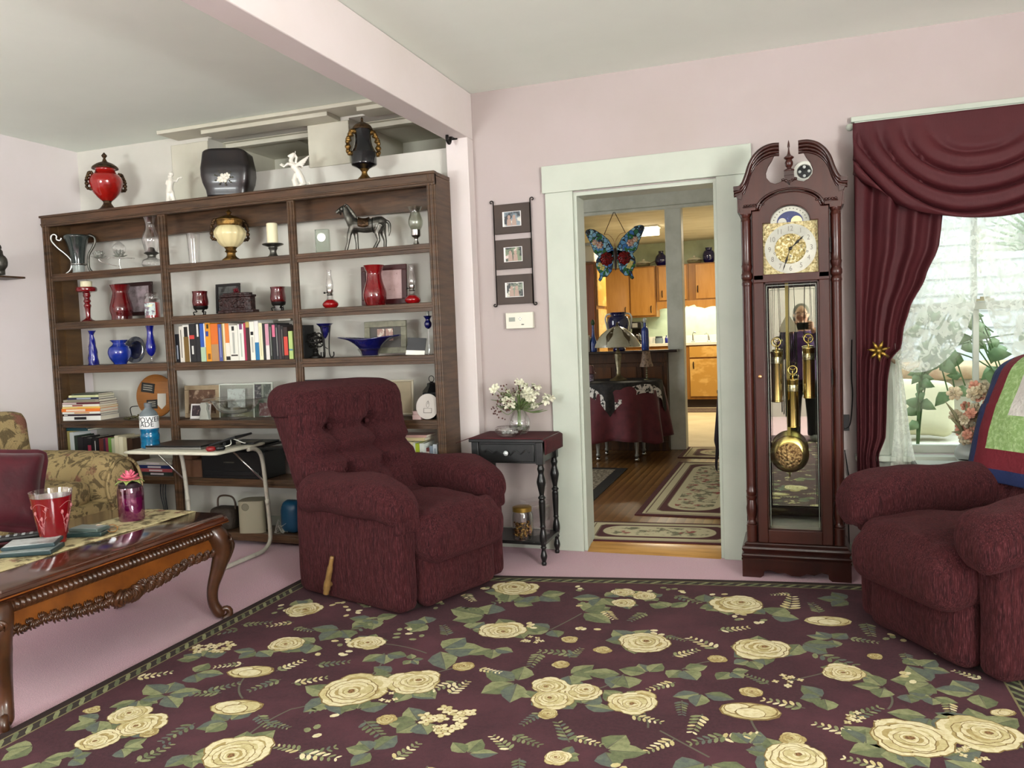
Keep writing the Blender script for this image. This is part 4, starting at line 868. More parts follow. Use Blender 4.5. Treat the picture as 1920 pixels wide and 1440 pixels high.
o = b.build('quilt', cs, smooth=180, solid=.012)
o.location = R2.location; o.rotation_euler = R2.rotation_euler
tag(o, 'folded quilt with navy, burgundy, green and white bands draped over the right recliner', 'quilt')
# ================================================================== floral rug
def rug():
    zb = .010; b = MB()
    XA, XB = -2.478, .735; YN = -.7; far = lambda x: 3.676+.133*(x+2.478)-.012*sin((x+2.5)*2.2)
    b.box(0,0,0,0,0,0); b.v = []; b.f = []; b.mi = []
    n = 24; xs = [XA+(XB-XA)*i/n for i in range(n+1)]
    for i in range(n):  # slab in strips (its far edge is skewed)
        a, c = xs[i], xs[i+1]
        b.add([(a,YN,zb),(c,YN,zb),(c,far(c),zb),(a,far(a),zb)], [(0,1,2,3)]); b.add([(a,far(a),0),(c,far(c),0),(c,far(c),zb),(a,far(a),zb)], [(1,0,3,2)])
    b.add([(XA,YN,0),(XA,far(XA),0),(XA,far(XA),zb),(XA,YN,zb)], [(1,0,3,2)]); b.add([(XB,YN,0),(XB,far(XB),0),(XB,far(XB),zb),(XB,YN,zb)], [(0,1,2,3)])
    lay = [0]
    def poly(pts, m, h):
        lay[0] += 1; h += (lay[0] % 61)*.000004; b.m = m; b.add([(x, y, zb+h) for x, y in pts], [tuple(range(len(pts)))])
    # border: dark edge, two fine lines, twisted rope
    def inset(d):
        return [(XA+d, YN), (XA+d, far(XA+d)-d), (XB-d, far(XB-d)-d), (XB-d, YN)]
    def band(d0, d1, m, h):
        for k in range(3):
            if k == 1:
                for i in range(n):
                    fa = lambda q, d: (XA+d+(XB-XA-2*d)*q, far(XA+d+(XB-XA-2*d)*q)-d)
                    q0, q1 = i/n, (i+1)/n; poly([fa(q0, d0), fa(q1, d0), fa(q1, d1), fa(q0, d1)][::-1], m, h)
            else:
                A, B_ = inset(d0), inset(d1); i, j = (0, 1) if k == 0 else (2, 3)
                P_ = [A[i], A[j], B_[j], B_[i]]; poly(P_[::-1], m, h)
    band(0, .038, 8, .0002); band(.038, .045, 6, .0003); band(.045, .085, 9, .0002); band(.085, .092, 6, .0003)
    def rope(p, q):
        p = Vector(p); q = Vector(q); L_ = (q-p).length; d = (q-p)/L_; s = Vector((-d.y, d.x)); k = int(L_/.052)
        for i in range(k):
            c = p+d*(i+.5)*L_/k; hw = .022
            pts = [c+d*x+s*y for x, y in ((-.030,-hw),(-.012,-hw*.9),(.020,hw*.3),(.030,hw),(.012,hw*.9),(-.020,-hw*.3))]
            poly([(v.x, v.y) for v in pts], 4 if i % 2 else 5, .0004)
    c = .065; fp = [(XA+c+(XB-XA-2*c)*i/6, far(XA+c+(XB-XA-2*c)*i/6)-c) for i in range(7)]
    rope((XA+c, YN), fp[0]); rope(fp[6], (XB-c, YN))
    for i in range(6): rope(fp[i], fp[i+1])
    rnd = random.Random(11)
    def inside(x, y, mrg=.11): return XA+mrg < x < XB-mrg and y < far(x)-mrg
    def blob(x, y, rx, ry, a, m, h, n=10, j=.06):
        pts = []
        for i in range(n):
            t = 2*pi*i/n; r = 1+rnd.uniform(-j, j); u, v = rx*cos(t)*r, ry*sin(t)*r
            pts.append((x+u*cos(a)-v*sin(a), y+u*sin(a)+v*cos(a)))
        if all(inside(px, py, .095) for px, py in pts): poly(pts, m, h)
    def leaf(x, y, L_, w, a, mA, mB, h):
        d = (cos(a), sin(a)); s = (-d[1], d[0]); P_ = lambda u, v: (x+d[0]*u*L_+s[0]*v*w, y+d[1]*u*L_+s[1]*v*w)
        if not (inside(*P_(1, 0)) and inside(x, y)): return
        top = [P_(0, 0), P_(.18, .62), P_(.42, 1), P_(.7, .72), P_(1, 0)]; bot = [P_(0, 0), P_(.18, -.62), P_(.42, -1), P_(.7, -.72), P_(1, 0)]
        poly([P_(0,0), P_(.5,.06), P_(1,0)]+[top[3], top[2], top[1]], mA, h); poly(bot+[P_(.5,.06)], mB, h)
        poly([P_(0,.05), P_(0,-.05), P_(.95,0)], 7, h+.0001)
    def rose(x, y, r, a0=None, squash=1.0, orient=0, tone=0):
        if a0 is None: a0 = rnd.uniform(0, 6.3)
        co, si = cos(orient), sin(orient); hl = .0012; sh_a = rnd.uniform(0, 6.3); sh_m = rnd.uniform(.08, .30) if not tone else 0
        def tr(u, v): return (x+u*co-v*squash*si, y+u*si+v*squash*co)
        rings = [(1.0, 7, .47), (.80, 6, .40), (.58, 6, .31), (.40, 5, .24), (.23, 4, .16)]
        for k, (rr, n_, w_) in enumerate(rings):
            off = rnd.uniform(0, 1)
            for i in range(n_):
                t = a0+2*pi*(i+off)/n_; q = rr*(1+rnd.uniform(-.15, .10)); cx, cy = (q-w_*.75)*cos(t)+sh_m*(1-rr)*cos(sh_a), (q-w_*.75)*sin(t)+sh_m*(1-rr)*sin(sh_a)
                for o_, mm in ((1.0, 2), (.90, rnd.choice((0, 1, 1, 1)) if not tone else rnd.choice((0, 13))), (.62, rnd.choice((0, 13)))):
                    pts = []
                    for j in range(9):
                        an = 2*pi*j/9; u, v = w_*o_*cos(an)*.78, w_*o_*1.05*sin(an); pts.append(tr(r*(cx+(u-(.22*w_ if o_ < .8 else .01))*cos(t)-v*sin(t)), r*(cy+(u-(.22*w_ if o_ < .8 else .01))*sin(t)+v*cos(t))))
                    if all(inside(px, py, .09) for px, py in pts): poly(pts, mm, hl+k*.0005+(0 if o_ == 1 else .00026 if o_ > .8 else .00036))
        x += r*sh_m*.8*cos(sh_a); y += r*sh_m*.8*sin(sh_a); blob(x, y, r*.12, r*.08, sh_a, 3, hl+.0027)
        for i in range(5): blob(x+r*.08*cos(i*1.3), y+r*.06*sin(i*1.3), r*.03, r*.03, 0, 10, hl+.0029, 6)
    def poppy(x, y, r, orient=0):  # seen from the side
        for i, (dx, dy, rx, ry, m) in enumerate(((0, 0, 1, .62, 2), (0, 0, .94, .56, 0), (-.35, .1, .5, .42, 2), (-.35, .1, .46, .37, 1), (.4, .06, .5, .45, 2), (.4, .06, .45, .4, 0), (.02, -.15, .5, .38, 2), (.02, -.15, .46, .33, 1))):
            c_, s_ = cos(orient), sin(orient); blob(x+r*(dx*c_-dy*s_), y+r*(dx*s_+dy*c_), r*rx, r*ry, orient, m, .0012+i*.0002, 12, .05)
    def hydrangea(x, y, r):
        for i in range(int(16*max(r/.1, .6))):
            a = rnd.uniform(0, 6.3); q = sqrt(rnd.uniform(0, 1))*r; cx, cy = x+q*cos(a), y+q*sin(a)*.8; s = r*.24
            for j in range(4):
                t = j*pi/2+a
                blob(cx+s*.5*cos(t), cy+s*.5*sin(t), s*.55, s*.42, t, 2, .0011+i*.00003, 7); blob(cx+s*.5*cos(t), cy+s*.5*sin(t), s*.46, s*.34, t, rnd.choice((0, 1, 1)), .0012+i*.00003, 7)
            blob(cx, cy, s*.14, s*.14, 0, 3, .0014+i*.00003, 5)
    def cluster(x, y, L_, n_=None, a0=None):
        n_ = n_ or rnd.choice((3, 3, 4)); a0 = rnd.uniform(0, 6.3) if a0 is None else a0
        for i in range(n_):
            a = a0+i*rnd.uniform(.9, 1.35); pair = rnd.choice(((4, 5), (5, 11), (4, 11), (5, 4)))
            leaf(x+.1*L_*cos(a), y+.1*L_*sin(a), L_*rnd.uniform(.75, 1.1), L_*rnd.uniform(.32, .46), a, *pair, .0005+.00004*i)
    def spray(x, y, L_, a=None):
        a = rnd.uniform(0, 6.3) if a is None else a; n_ = 6; d = (cos(a), sin(a)); s = (-d[1], d[0]); x -= d[0]*L_/2; y -= d[1]*L_/2
        cream = rnd.random() < .55
        for i in range(n_):
            u = (i+.6)/n_; bend = .25*L_*u*u
            px_, py_ = x+d[0]*u*L_+s[0]*bend*.3, y+d[1]*u*L_+s[1]*bend*.3; w_ = L_*.27*(1-.5*u)
            for sg in (-1, 1):
                aa = a+sg*.95; m = rnd.choice((0, 1, 4)) if cream else rnd.choice((4, 5, 11)); blob(px_+w_*.55*cos(aa), py_+w_*.55*sin(aa), w_*.55, w_*.24, aa, m, .0006+i*.00002, 7)
        if inside(x, y) and inside(x+d[0]*L_, y+d[1]*L_):
            poly([(x-s[0]*.003, y-s[1]*.003), (x+s[0]*.003, y+s[1]*.003), (x+d[0]*L_+s[0]*L_*.08, y+d[1]*L_+s[1]*L_*.08)], 7, .0004)
    def stem(p, q, w_=.007):
        p = Vector(p); q = Vector(q); m_ = (p+q)/2+Vector((-(q-p).y, (q-p).x))*rnd.uniform(-.25, .25); pts = []
        for t in range(9):
            u = t/8; pts.append(p*(1-u)**2+m_*2*u*(1-u)+q*u*u)
        for i in range(8):
            d = (pts[i+1]-pts[i]).normalized(); s = Vector((-d.y, d.x))*w_*.5
            qd = [pts[i]-s, pts[i+1]-s, pts[i+1]+s, pts[i]+s]
            if all(inside(v.x, v.y) for v in qd): poly([(v.x, v.y) for v in qd], 7, .0003)
    used = []
    def W_(px, py, w): p = ZP(px, py, zb); used.append((p.x, p.y)); return p.x, p.y, w/PPM(p)/2
    for px, py, w in ((245,1340,78),(265,1359,88),(187,1388,76),(443,1412,135),(537,1207,70),(567,1143,72),(661,1295,138),(776,1279,102),(689,1205,68),(942,1182,88),(967,1102,88),(1031,1287,74),(1033,1311,84),(1095,1297,72),(1190,1317,96),(1208,1205,104),(1234,1206,112),(1169,1111,46),(1210,1118,46),(1169,1131,46),(1384,1133,98),(1425,1217,108),(1489,1422,124),(1714,1386,154),(1838,1375,134),(1582,1262,80),(1045,1421,54)):
        if (px, py) == (1234, 1206): continue
        x, y, r = W_(px, py, w); cluster(x+r*.5*rnd.uniform(-1, 1), y+r*.5*rnd.uniform(-1, 1), r*1.15, 5); rose(x, y, r*1.04)
    for px, py, w, a in ((470,1260,90,.3),(443,1327,104,.2),(1406,1334,114,.1),(1552,1165,88,.2),(1880,1337,50,.5)): x, y, r = W_(px, py, w); poppy(x, y, r, a)
    for px, py, w in ((400,1210,90),(850,1350,132),(716,1308,58),(1477,1277,62),(1822,1416,72),(1612,1349,70),(1000,1200,50)): x, y, r = W_(px, py, w); hydrangea(x, y, r)
    for px, py, w in ((173,1332,32),(574,1145,50),(1027,1340,42),(1410,1298,46),(1485,1386,50),(870,1250,46),(1068,1200,34),(1053,1246,36),(280,1374,38),(1345,1236,36),(1130,1219,36),(725,1350,40),(1640,1231,30)): x, y, r = W_(px, py, w); rose(x, y, r, tone=1)
    LV = ((260,1312,48),(310,1303,72),(187,1350,60),(67,1397,68),(77,1427,58),(227,1403,52),(380,1233,52),(363,1263,60),(483,1220,48),(593,1207,64),(430,1353,58),(360,1413,58),(133,1423,42),(825,1219,90),(723,1226,48),(772,1237,28),(914,1155,84),(882,1180,42),(804,1170,52),(1091,1148,76),(1034,1180,54),(970,1279,86),(1091,1322,64),(1169,1265,74),(1215,1262,58),(670,1332,64),(786,1354,66),(698,1409,68),(1133,1407,84),(925,1216,54),(737,1262,56),(875,1414,58),(1066,1265,62),(1279,1255,64),(1316,1300,62),(1440,1154,74),(1500,1206,74),(1560,1199,46),(1657,1289,60),(1699,1300,52),(1747,1307,46),(1750,1281,84),(1834,1300,80),(1327,1431,92),(1369,1259,46),(1406,1397,62),(1624,1397,74),(1545,1309,58),(1320,1131,64),(1725,1251,52),(1406,1238,44),(1744,1345,74),(1762,1422,96),(1010,1116,60),(1130,1120,56),(640,1180,60),(700,1160,56),(960,1130,50),(1000,1310,50),(1255,1140,50),(1590,1125,56))
    for px, py, w in LV: x, y, r = W_(px, py, w); cluster(x, y, r*1.75)
    for px, py, w in ((430,1247,42),(383,1300,52),(417,1290,50),(333,1373,62),(287,1267,52),(290,1413,62),(593,1413,62),(493,1353,52),(580,1277,52),(829,1287,54),(861,1290,50),(996,1347,48),(942,1393,54),(985,1389,54),(1059,1372,64),(698,1368,68),(595,1418,68),(953,1124,52),(687,1170,72),(1002,1237,52),(1045,1223,56),(917,1258,38),(762,1410,58),(836,1182,44),(1320,1206,58),(1286,1225,48),(1485,1131,64),(1376,1180,48),(1421,1274,42),(1305,1356,64),(1387,1382,62),(1560,1236,72),(1624,1337,64),(1327,1386,64),(1237,1397,58),(1627,1180,54),(1470,1319,62),(1286,1124,48),(330,1215,50),(420,1185,48),(480,1170,44),(1080,1225,40),(1100,1390,50),(1700,1235,44),(1780,1330,50),(520,1360,44),(610,1325,52),(1240,1286,50),(1530,1140,44)):
        x, y, r = W_(px, py, w); spray(x, y, r*2.5)
    for a, c in (((661,1295),(545,1330)),((545,1330),(443,1400)),((720,1225),(661,1290)),((942,1182),(1034,1180)),((1034,1180),(1091,1150)),((1095,1297),(1169,1265)),((470,1260),(455,1310)),((1406,1340),(1450,1400)),((1330,1240),(1279,1255)),((1477,1277),(1552,1260)),((1190,1320),(1215,1365)),((689,1205),(800,1225)),((776,1279),(870,1250)),((1657,1289),(1665,1330)),((870,1145),(882,1180)),((1237,1370),(1330,1420))):
        stem(ZP(*a, zb).xy, ZP(*c, zb).xy)
    for i in range(900):  # the rest of the rug, beyond the picture and under the chairs
        x, y = rnd.uniform(XA+.15, XB-.15), rnd.uniform(YN, 3.9)
        if not inside(x, y, .15) or (dm := min((x-a)**2+(y-c)**2 for a, c in used)) < .105**2: continue
        used.append((x, y)); k = rnd.random()
        if dm < .19**2:
            if k < .6: spray(x, y, rnd.uniform(.09, .13))
            else:
                for _j in range(4): blob(x+rnd.gauss(0, .03), y+rnd.gauss(0, .03), .017, .012, rnd.uniform(0, 3), rnd.choice((0, 1, 1, 4)), .0008, 7)
            continue
        if k < .25: rose(x, y, rnd.uniform(.07, .12))
        elif k < .65: cluster(x, y, rnd.uniform(.07, .11))
        else: spray(x, y, rnd.uniform(.12, .17))
    wv = dict(bump=(420, .35))
    ms = [mat('rug_cream', '#cdc08f', .95, nz=(60, '#b5a470', .4, .7), **wv), mat('rug_light', '#ded4ae', .95, nz=(60, '#c9b988', .45, .7), **wv), mat('rug_tan', '#8e7646', .95, nz=(70, '#6d5834', .4, .7), **wv), mat('rug_rust', '#8d6842', .95, **wv), mat('rug_sage', '#8c8f68', .95, nz=(50, '#70754f', .4, .7), **wv), mat('rug_green', '#6f7552', .95, nz=(50, '#555c43', .4, .7), **wv),
          mat('rug_gold_line', '#7b7350', .95, **wv), mat('rug_stem', '#5d5b4c', .95, **wv), mat('rug_edge', '#2d1d1b', .95, **wv), mat('rug_rope_ground', '#332a26', .95, **wv), mat('rug_center', '#6a4c2c', .95, **wv), mat('rug_slate', '#555d58', .95, nz=(50, '#6a7160', .4, .7), **wv)]; PALE = mat('rug_deep_petal', '#b39f69', .95, nz=(60, '#9a8452', .4, .7), **wv)  # PALE is a deeper cream woven into some petals
    fld = mat('rug_burgundy', '#47262e', .95, nz=(90, '#3a1e26', .35, .7), nz2=(3, '#532d36', .45, .7), **wv)
    b.mi = [12 if i < 2*n+2 else m for i, m in enumerate(b.mi)]
    return b.build('floral_rug', ms+[fld, PALE], smooth=0)
tag(rug(), 'large burgundy floral rug with cream roses and a rope border on pink carpet', 'rug')
# ================================================================== coffee table
TBW = mat('polished_mahogany', '#4a2413', .1, nz=(4, '#2f150b', .35, .7, (1, 1, 1)), coat=.7)
TBC = mat('carved_mahogany', '#4d2d19', .32, nz=(9, '#2c1a0f', .35, .7), coat=.35)
TBO = mat('honey_mahogany', '#80491c', .25, nz=(5, '#572e12', .35, .7, (6, 1, 1)), coat=.5)
CT = thing('coffee_table', 'carved dark wood coffee table on scroll feet in front of the sofa', 'coffee table', (-2.815, 2.40, 0))
hw, hl, tz = .355, .60, .48
def ring(o, c=.05):
    w, l = hw+o, hl+o; return [(-w,-l+c),(-w+c,-l),(w-c,-l),(w,-l+c),(w,l-c),(w-c,l),(-w+c,l),(-w,l-c)]
def stack_rings(b, prof, cap=True):
    vs = []; n = 8
    for o, z in prof: vs += [(x, y, z) for x, y in ring(o)]
    fs = [(k*n+i, k*n+(i+1) % n, (k+1)*n+(i+1) % n, (k+1)*n+i) for k in range(len(prof)-1) for i in range(n)]
    if cap: fs += [tuple(reversed(range(n))), tuple((len(prof)-1)*n+i for i in range(n))]
    return b.add(vs, fs)
b = stack_rings(MB(), [(-.045, tz-.055), (-.02, tz-.05), (-.012, tz-.042), (-.018, tz-.036), (.0, tz-.03), (.006, tz-.02), (.0, tz-.012), (-.006, tz-.010), (-.008, tz-.003), (-.014, tz)])
b.build('top', TBW, CT, smooth=30)
MB().box(hw-.012, hw+.003, -hl+.04, hl-.04, tz-.031, tz-.0265).build('edge_highlight', TBO, CT)  # orange strip paints the highlight along the edge moulding
b = MB()
def gad(side):
    L_ = (hl if side[1] == 0 else hw)-.06; n_ = int(L_*2/.021)*8
    def fn(u, v):
        s = (u*2-1)*L_; g = abs(sin(u*n_/8*pi)); out = -.05+.022*sin(v*pi)*(.55+.45*g)+.006*v; z = tz-.10+.046*v; d = (hw if side[1] == 0 else hl)+out
        return (side[0]*d+(s if side[1] else 0), side[1]*d+(s if side[0] else 0), z)
    return b.sheet(n_+1, 7, fn)
gad((1, 0)); gad((-1, 0)); gad((0, 1)); gad((0, -1)); b.build('gadroon_band', TBC, CT, smooth=180)
MB().box(-hw+.075, hw-.075, -hl+.075, hl-.075, tz-.12, tz-.05).build('frame', TBC, CT)
def apron(name, ax, d, L_, drop):
    n_ = 24; pts = []
    for i in range(n_+1):
        s = -L_+2*L_*i/n_; u = abs(s/L_); pts.append((s, tz-.155-drop*(1-u)**1.3-.018*abs(sin(u*pi*1.5))))
    poly_ = [(L_, tz-.095), (-L_, tz-.095)]+pts
    b = MB(); sg = 1 if d > 0 else -1
    b.prism(poly_, d-.012*sg, d, ax); return b.build('apron', TBO, CT, recalc=True)
for sg in (-1, 1): apron('a', 'x', sg*(hw-.055), hl-.06, .03); apron('a', 'y', sg*(hl-.055), hw-.06, .02)
def acan(b, o, ex, ez, en, s, flip=1):
    """one acanthus tuft: fanned C-curls in the plane (ex, ez), standing off along en"""
    for i in range(5):
        a = (.25+.36*i)*flip; pts = []
        for t in range(7):
            u = t/6; ang = a+flip*1.9*u*u; r = s*(.15+.85*u)*(1-.08*i)
            pts.append(o+ex*(r*cos(a+flip*.9*u*u)) + ez*(r*sin(a+flip*.9*u*u)*.75) + en*(s*(.12+.18*sin(u*pi))))
        b.tube(pts, [s*.05, s*.10, s*.12, s*.12, s*.10, s*.08, s*.05], 6)
    return b
def carving(d, L_, ax):
    b = MB(); sg = 1 if d > 0 else -1
    ex = Vector((0, 1, 0)) if ax == 'x' else Vector((1, 0, 0)); en = Vector((sg, 0, 0)) if ax == 'x' else Vector((0, sg, 0)); Z_ = Vector((0, 0, -1))
    n_ = 10 if L_ > .45 else 5
    for h in (-1, 1):
        for i in range(n_):
            u = (i+1.2)/(n_+.6); s = h*u*L_; z = tz-.15-.032*(1-u)**1.2-.014*abs(sin(u*pi*1.5))
            acan(b, ex*s+en*abs(d)+Vector((0, 0, z+.012)), ex*h, Z_, en, .062*(1.15-.45*u), 1); acan(b, ex*(s+h*.02)+en*abs(d)+Vector((0, 0, z+.002)), ex*h, Z_*-1, en, .038*(1.1-.4*u), 1)
        o = ex*h*.03+en*abs(d)+Vector((0, 0, tz-.19)); b.tube([o+(ex*h*cos(t*.5)+Z_*sin(t*.5))*(.042-.0028*t)+en*.014 for t in range(13)], [.011-.0005*t for t in range(13)], 7)
        acan(b, ex*h*.012+en*abs(d)+Vector((0, 0, tz-.165)), ex*h, Z_, en, .095, 1)
    b.ball(en*(abs(d)+.008)+Vector((0, 0, tz-.20)), .03, 10, 8)
    return b.build('carving', TBC, CT, smooth=180)
for sg in (-1, 1): carving(sg*(hw-.055), hl-.09, 'x'); carving(sg*(hl-.055), hw-.09, 'y')
def cabriole(sx, sy):
    d = Vector((sx, sy, 0)).normalized(); c = Vector((sx*(hw-.066), sy*(hl-.085), 0)); Z_ = lambda z: Vector((0, 0, z))
    pts = spline([c+d*.0+Z_(.42), c+d*.035+Z_(.37), c+d*.045+Z_(.31), c+d*.022+Z_(.23), c-d*.004+Z_(.15), c-d*.006+Z_(.085), c+d*.012+Z_(.04), c+d*.03+Z_(.02)], 4)
    rs = [.040, .044, .047, .048, .048, .047, .045, .043, .041, .039, .038, .035, .033, .031, .029, .027, .026, .025, .0245, .024, .0235, .024, .024, .025, .025, .025, .024, .022, .02]
    b = MB(); b.tube(pts, rs[:len(pts)], 8); lg = b.build('leg', TBC, CT, smooth=60)
    b = MB(); s_ = Vector((-d.y, d.x, 0)); o = c+d*.04+Z_(.031)
    b.tube([o+(d*cos(t*.5+1.2)+Z_(1)*sin(t*.5+1.2))*(.031-.0022*t)*-1 + s_*0 for t in range(12)], [.018-.0007*t for t in range(12)], 8); b.build('scroll_foot', TBC, lg, smooth=180)
    b = MB()
    for h in (-1, 1): acan(b, c+d*.07+Z_(.385), s_*h, Vector((0, 0, -1)), d, .055, 1)
    b.tube(spline([c+d*.05+Z_(.40), c+d*.092+Z_(.34), c+d*.07+Z_(.26)], 5), [.012]*6+[.01, .008, .006, .004, .003], 7); b.build('knee_carving', TBC, lg, smooth=180)
for sx in (-1, 1):
    for sy in (-1, 1): cabriole(sx, sy)
# table runner and things on it
RUN = mat('tapestry_runner', '#b3a67d', .9, nz=(22, '#5f5438', .48, .6, (1, 1, 1)), nz2=(13, '#7b4a3c', .6, .66), bump=(150, .4))
b = MB(); b.sheet(9, 40, lambda u, v: (-2.965+.285*u+.01*sin(v*9), 1.70+1.36*v, tz+.002+(-.055*max(0, (v-.965)/.035) if v > .965 else 0)+(-.05 if v < .02 else 0)+.0012*sin(u*20+v*30)))
o = b.build('table_runner', RUN, smooth=180, solid=.003); tag(o, 'beige tapestry runner lying along the coffee table', 'table runner')
p = ZP(102, 1017, tz+.004); k = 1/PPM(p)
t = thing('red_tumbler', 'tall red etched tumbler standing on the coffee table runner', 'tumbler', p)
MB().shell(Lp([(20,0),(21,2),(22,14),(24,18),(30,55),(35,88)], k, 3), 32, .002).build('body', mat('red_tumbler_plastic', '#86101a', .1, coat=.5, trans=.25, nz=(8, '#6d0a12', .4, .7, (1, 1, .3))), t)
MB().lathe(Lp([(20,3),(21,14),(23,19),(29,55),(33.5,80),(33.5,80.3),(0,80.3)], k), 28).build('drink', mat('red_drink', '#8e0f18', .1, trans=.35, coat=.4), t)
MB().shell(Lp([(35.1,88),(36.8,98)], k), 32, .002).build('rim', CLEAR, t)
ET = mat('etched_pattern', '#a8686a', .6); b = MB()
def on_cup(ang, z): r = (24+(z-18)*.165)*k+.0012; return Vector((r*cos(ang), r*sin(ang), z*k))
for c0 in (-1.35, .2, 1.8, 3.4):
    for i, (da, z) in enumerate(((-.35,58),(.05,48),(.35,66))):
        b.tube([on_cup(c0+da*u, 20+(z-20)*u) for u in (0, .35, .7, 1)], .0011, 5)
        b.ball(on_cup(c0+da, z+3), (2.4*k,2.4*k,4*k), 8, 6)
        for j in range(3): b.tube([on_cup(c0+da*.3*(j+1), 24+(z-24)*.3*(j+1)), on_cup(c0+da*.3*(j+1)+.14*(1 if j % 2 else -1), 30+(z-24)*.3*(j+1))], [.0018, .0006], 5)
    b.tube([on_cup(c0-.5+.1*i, 70+9*sin(i*pi/10)) for i in range(11)], .0009, 5)
b.build('etching', ET, t, smooth=180)
p = ZP(248, 974, tz+.004); k = 1/PPM(p)
t = thing('pink_jar_candle', 'magenta jar candle with a pink rose on its lid, on the runner', 'candle', p)
MB().lathe(Lp([(20.5,.5),(21.5,2),(21.5,44),(0,44)], k), 28).build('wax', mat('magenta_wax', '#a33a86', .35, nz=(6, '#8e2c74', .4, .7)), t)
MB().shell(Lp([(21,0),(22.5,2),(23,55),(20,62),(18,63)], k, 2), 28, .002).build('jar', glass('pink_tint_glass', '#e6c0dc', .7), t)
MB().lathe(Lp([(19.5,61),(20,62),(20,68),(18,70)], k), 24).build('lid', mat('dark_lid', '#2a1a22', .4), t)
b = MB()
for i in range(6): a = i*1.05; b.sheet(6, 3, lambda u, v: Vector((cos(a)*u*26*k-sin(a)*(v-.5)*2*9*k*sin(pi*min(u+.08,1)), sin(a)*u*26*k+cos(a)*(v-.5)*2*9*k*sin(pi*min(u+.08,1)), (70+6*sin(u*3)-3*u+abs(v-.5)*3)*k)))
b.build('leaves', mat('resin_leaf', '#8a9a55', .5, nz=(9, '#5d6e3a', .4, .7)), t, smooth=180, solid=.002)
b = MB()
for j, (r, n_, tl) in enumerate(((20,6,.25),(16,6,.55),(11,5,1.0),(7,4,1.7))): flower_mb(b, (0, 0, (73+j*2.5)*k), r*k, n_, (0,0,1), tl, j*.6, .55)
b.build('rose', mat('pink_resin', '#d5687c', .4, nz=(20, '#c24d68', .4, .7)), t, smooth=60, solid=.002)
def flat_case(name, lab, cat, px, py, w, d, h, c1, c2, rz, z0=.0):
    p = ZP(px, py, tz+.005+z0); t = thing(name, lab, cat, p, rz); MB().box(-w/2, w/2, -d/2, d/2, 0, h).build('case', mat('case_'+c1[1:], c1, .35), t, bev=.003)
    MB().box(-w/2+.006, w/2-.006, -d/2+.006, d/2-.006, h, h+.0015).build('cover', mat('case_'+c2[1:], c2, .3, nz=(18, '#7d8584', .5, .62)), t); return t
flat_case('dvd_case', 'dark teal disc case lying lowest beside the red tumbler', 'disc case', 60, 1035, .19, .135, .015, '#1c2f31', '#8f9795', .5)
flat_case('dvd_case', 'pale topped disc case lying upon the dark teal one', 'disc case', 62, 1022, .185, .13, .014, '#2a3a3e', '#b7bcbb', .62, .017)
flat_case('phone_case', 'dark teal pocket case behind the red tumbler on the runner', 'case', 165, 1003, .15, .08, .018, '#1f3130', '#45524e', .35)
flat_case('phone_case', 'grey blue pocket case stacked on the case behind the tumbler', 'case', 168, 994, .14, .075, .014, '#46534f', '#7f8a86', .1, .02)
p = ZP(30, 1013, tz+.005)
t = thing('remote_control', 'long black remote control at the left edge of the coffee table', 'remote control', p, -.75)
MB().rbox((0,0,.012), (.05,.24,.022), .009, 8).build('body', BLACKP, t, smooth=180); b = MB()
for i in range(3):
    for j in range(6): b.box(-.016+.013*i, -.008+.013*i, -.09+.028*j, -.078+.028*j, .0225, .0245)
b.build('button_pad', mat('grey_rubber', '#8a8c8c', .6), t)
p = ZP(198, 1000, tz+.005)
t = thing('eyeglasses', 'small folded pair of eyeglasses lying on the runner near the pink candle', 'glasses', p, .4); b = MB()
for s in (-1, 1): b.tube([(s*.028+.022*cos(a*pi/8), 0, .02+.016*sin(a*pi/8)) for a in range(16)], .0018, 6, closed=True); b.tube([(s*.05, 0, .024), (s*.052, .012, .022), (s*-.03, .02+.006*s, .012)], .002, 6)
b.tube([(-.007,0,.024),(0,-.003,.027),(.007,0,.024)], .0016, 6); b.build('frame', mat('amber_frame', '#8a5a22', .35), t, smooth=180)
for s in (-1, 1): MB(T=Matrix.Translation((s*.028, 0, .02)) @ Matrix.Rotation(pi/2, 4, 'X')).lathe([(0,-.0005),(.021,-.0005),(.021,.0005),(0,.0005)], 16).build('lens', CLEAR, t)
# ================================================================== sofa
TAP = mat('floral_tapestry', '#a08c62', .9, nz=(9, '#64563a', .5, .58), nz2=(5, '#7d5444', .62, .68), bump=(130, .5))
nt = TAP.node_tree; dist = nt.nodes.new('ShaderNodeTexNoise'); dist.inputs['Scale'].default_value = 5
for nd in nt.nodes:
    if nd.type == 'TEX_NOISE' and abs(nd.inputs['Scale'].default_value-9) < .1: nd.inputs['Distortion'].default_value = 2.6; nd.inputs['Detail'].default_value = 3
SF = thing('sofa', 'tan floral tapestry sofa with piped arm along the left wall', 'sofa', (-4.17, 2.55, 0))
wr = lambda q, p: q+Vector((wrinkle(q, .012, (6,6,6), 3), wrinkle(q, .012, (5,5,5), 5), wrinkle(q, .012, (7,7,7), 8)))
MB().rbox((.0, 0, .22), (.92, 2.1, .36), .04, 8, fn=wr).build('base', TAP, SF, smooth=180)
for s in (-1, 1):
    def armf(q, p): q = wr(q, p); q.y += s*.03*max(0, p[2]); q.z += .02*(1-p[0]**2); return q
    a = MB().rbox((.0, s*1.02, .36), (.94, .26, .56), .12, 18, fn=armf).build('arm', TAP, SF, smooth=180)
    MB().tube([(.475+.004, s*1.03+.125*cos(t*pi/12), .47+.155*sin(t*pi/12)) for t in range(-3, 16)], .009, 8).build('piping', TAP, a, smooth=180)
MB().rbox((-.36, 0, .52), (.22, 1.95, .60), .09, 14, fn=wr).build('back', TAP, SF, smooth=180)
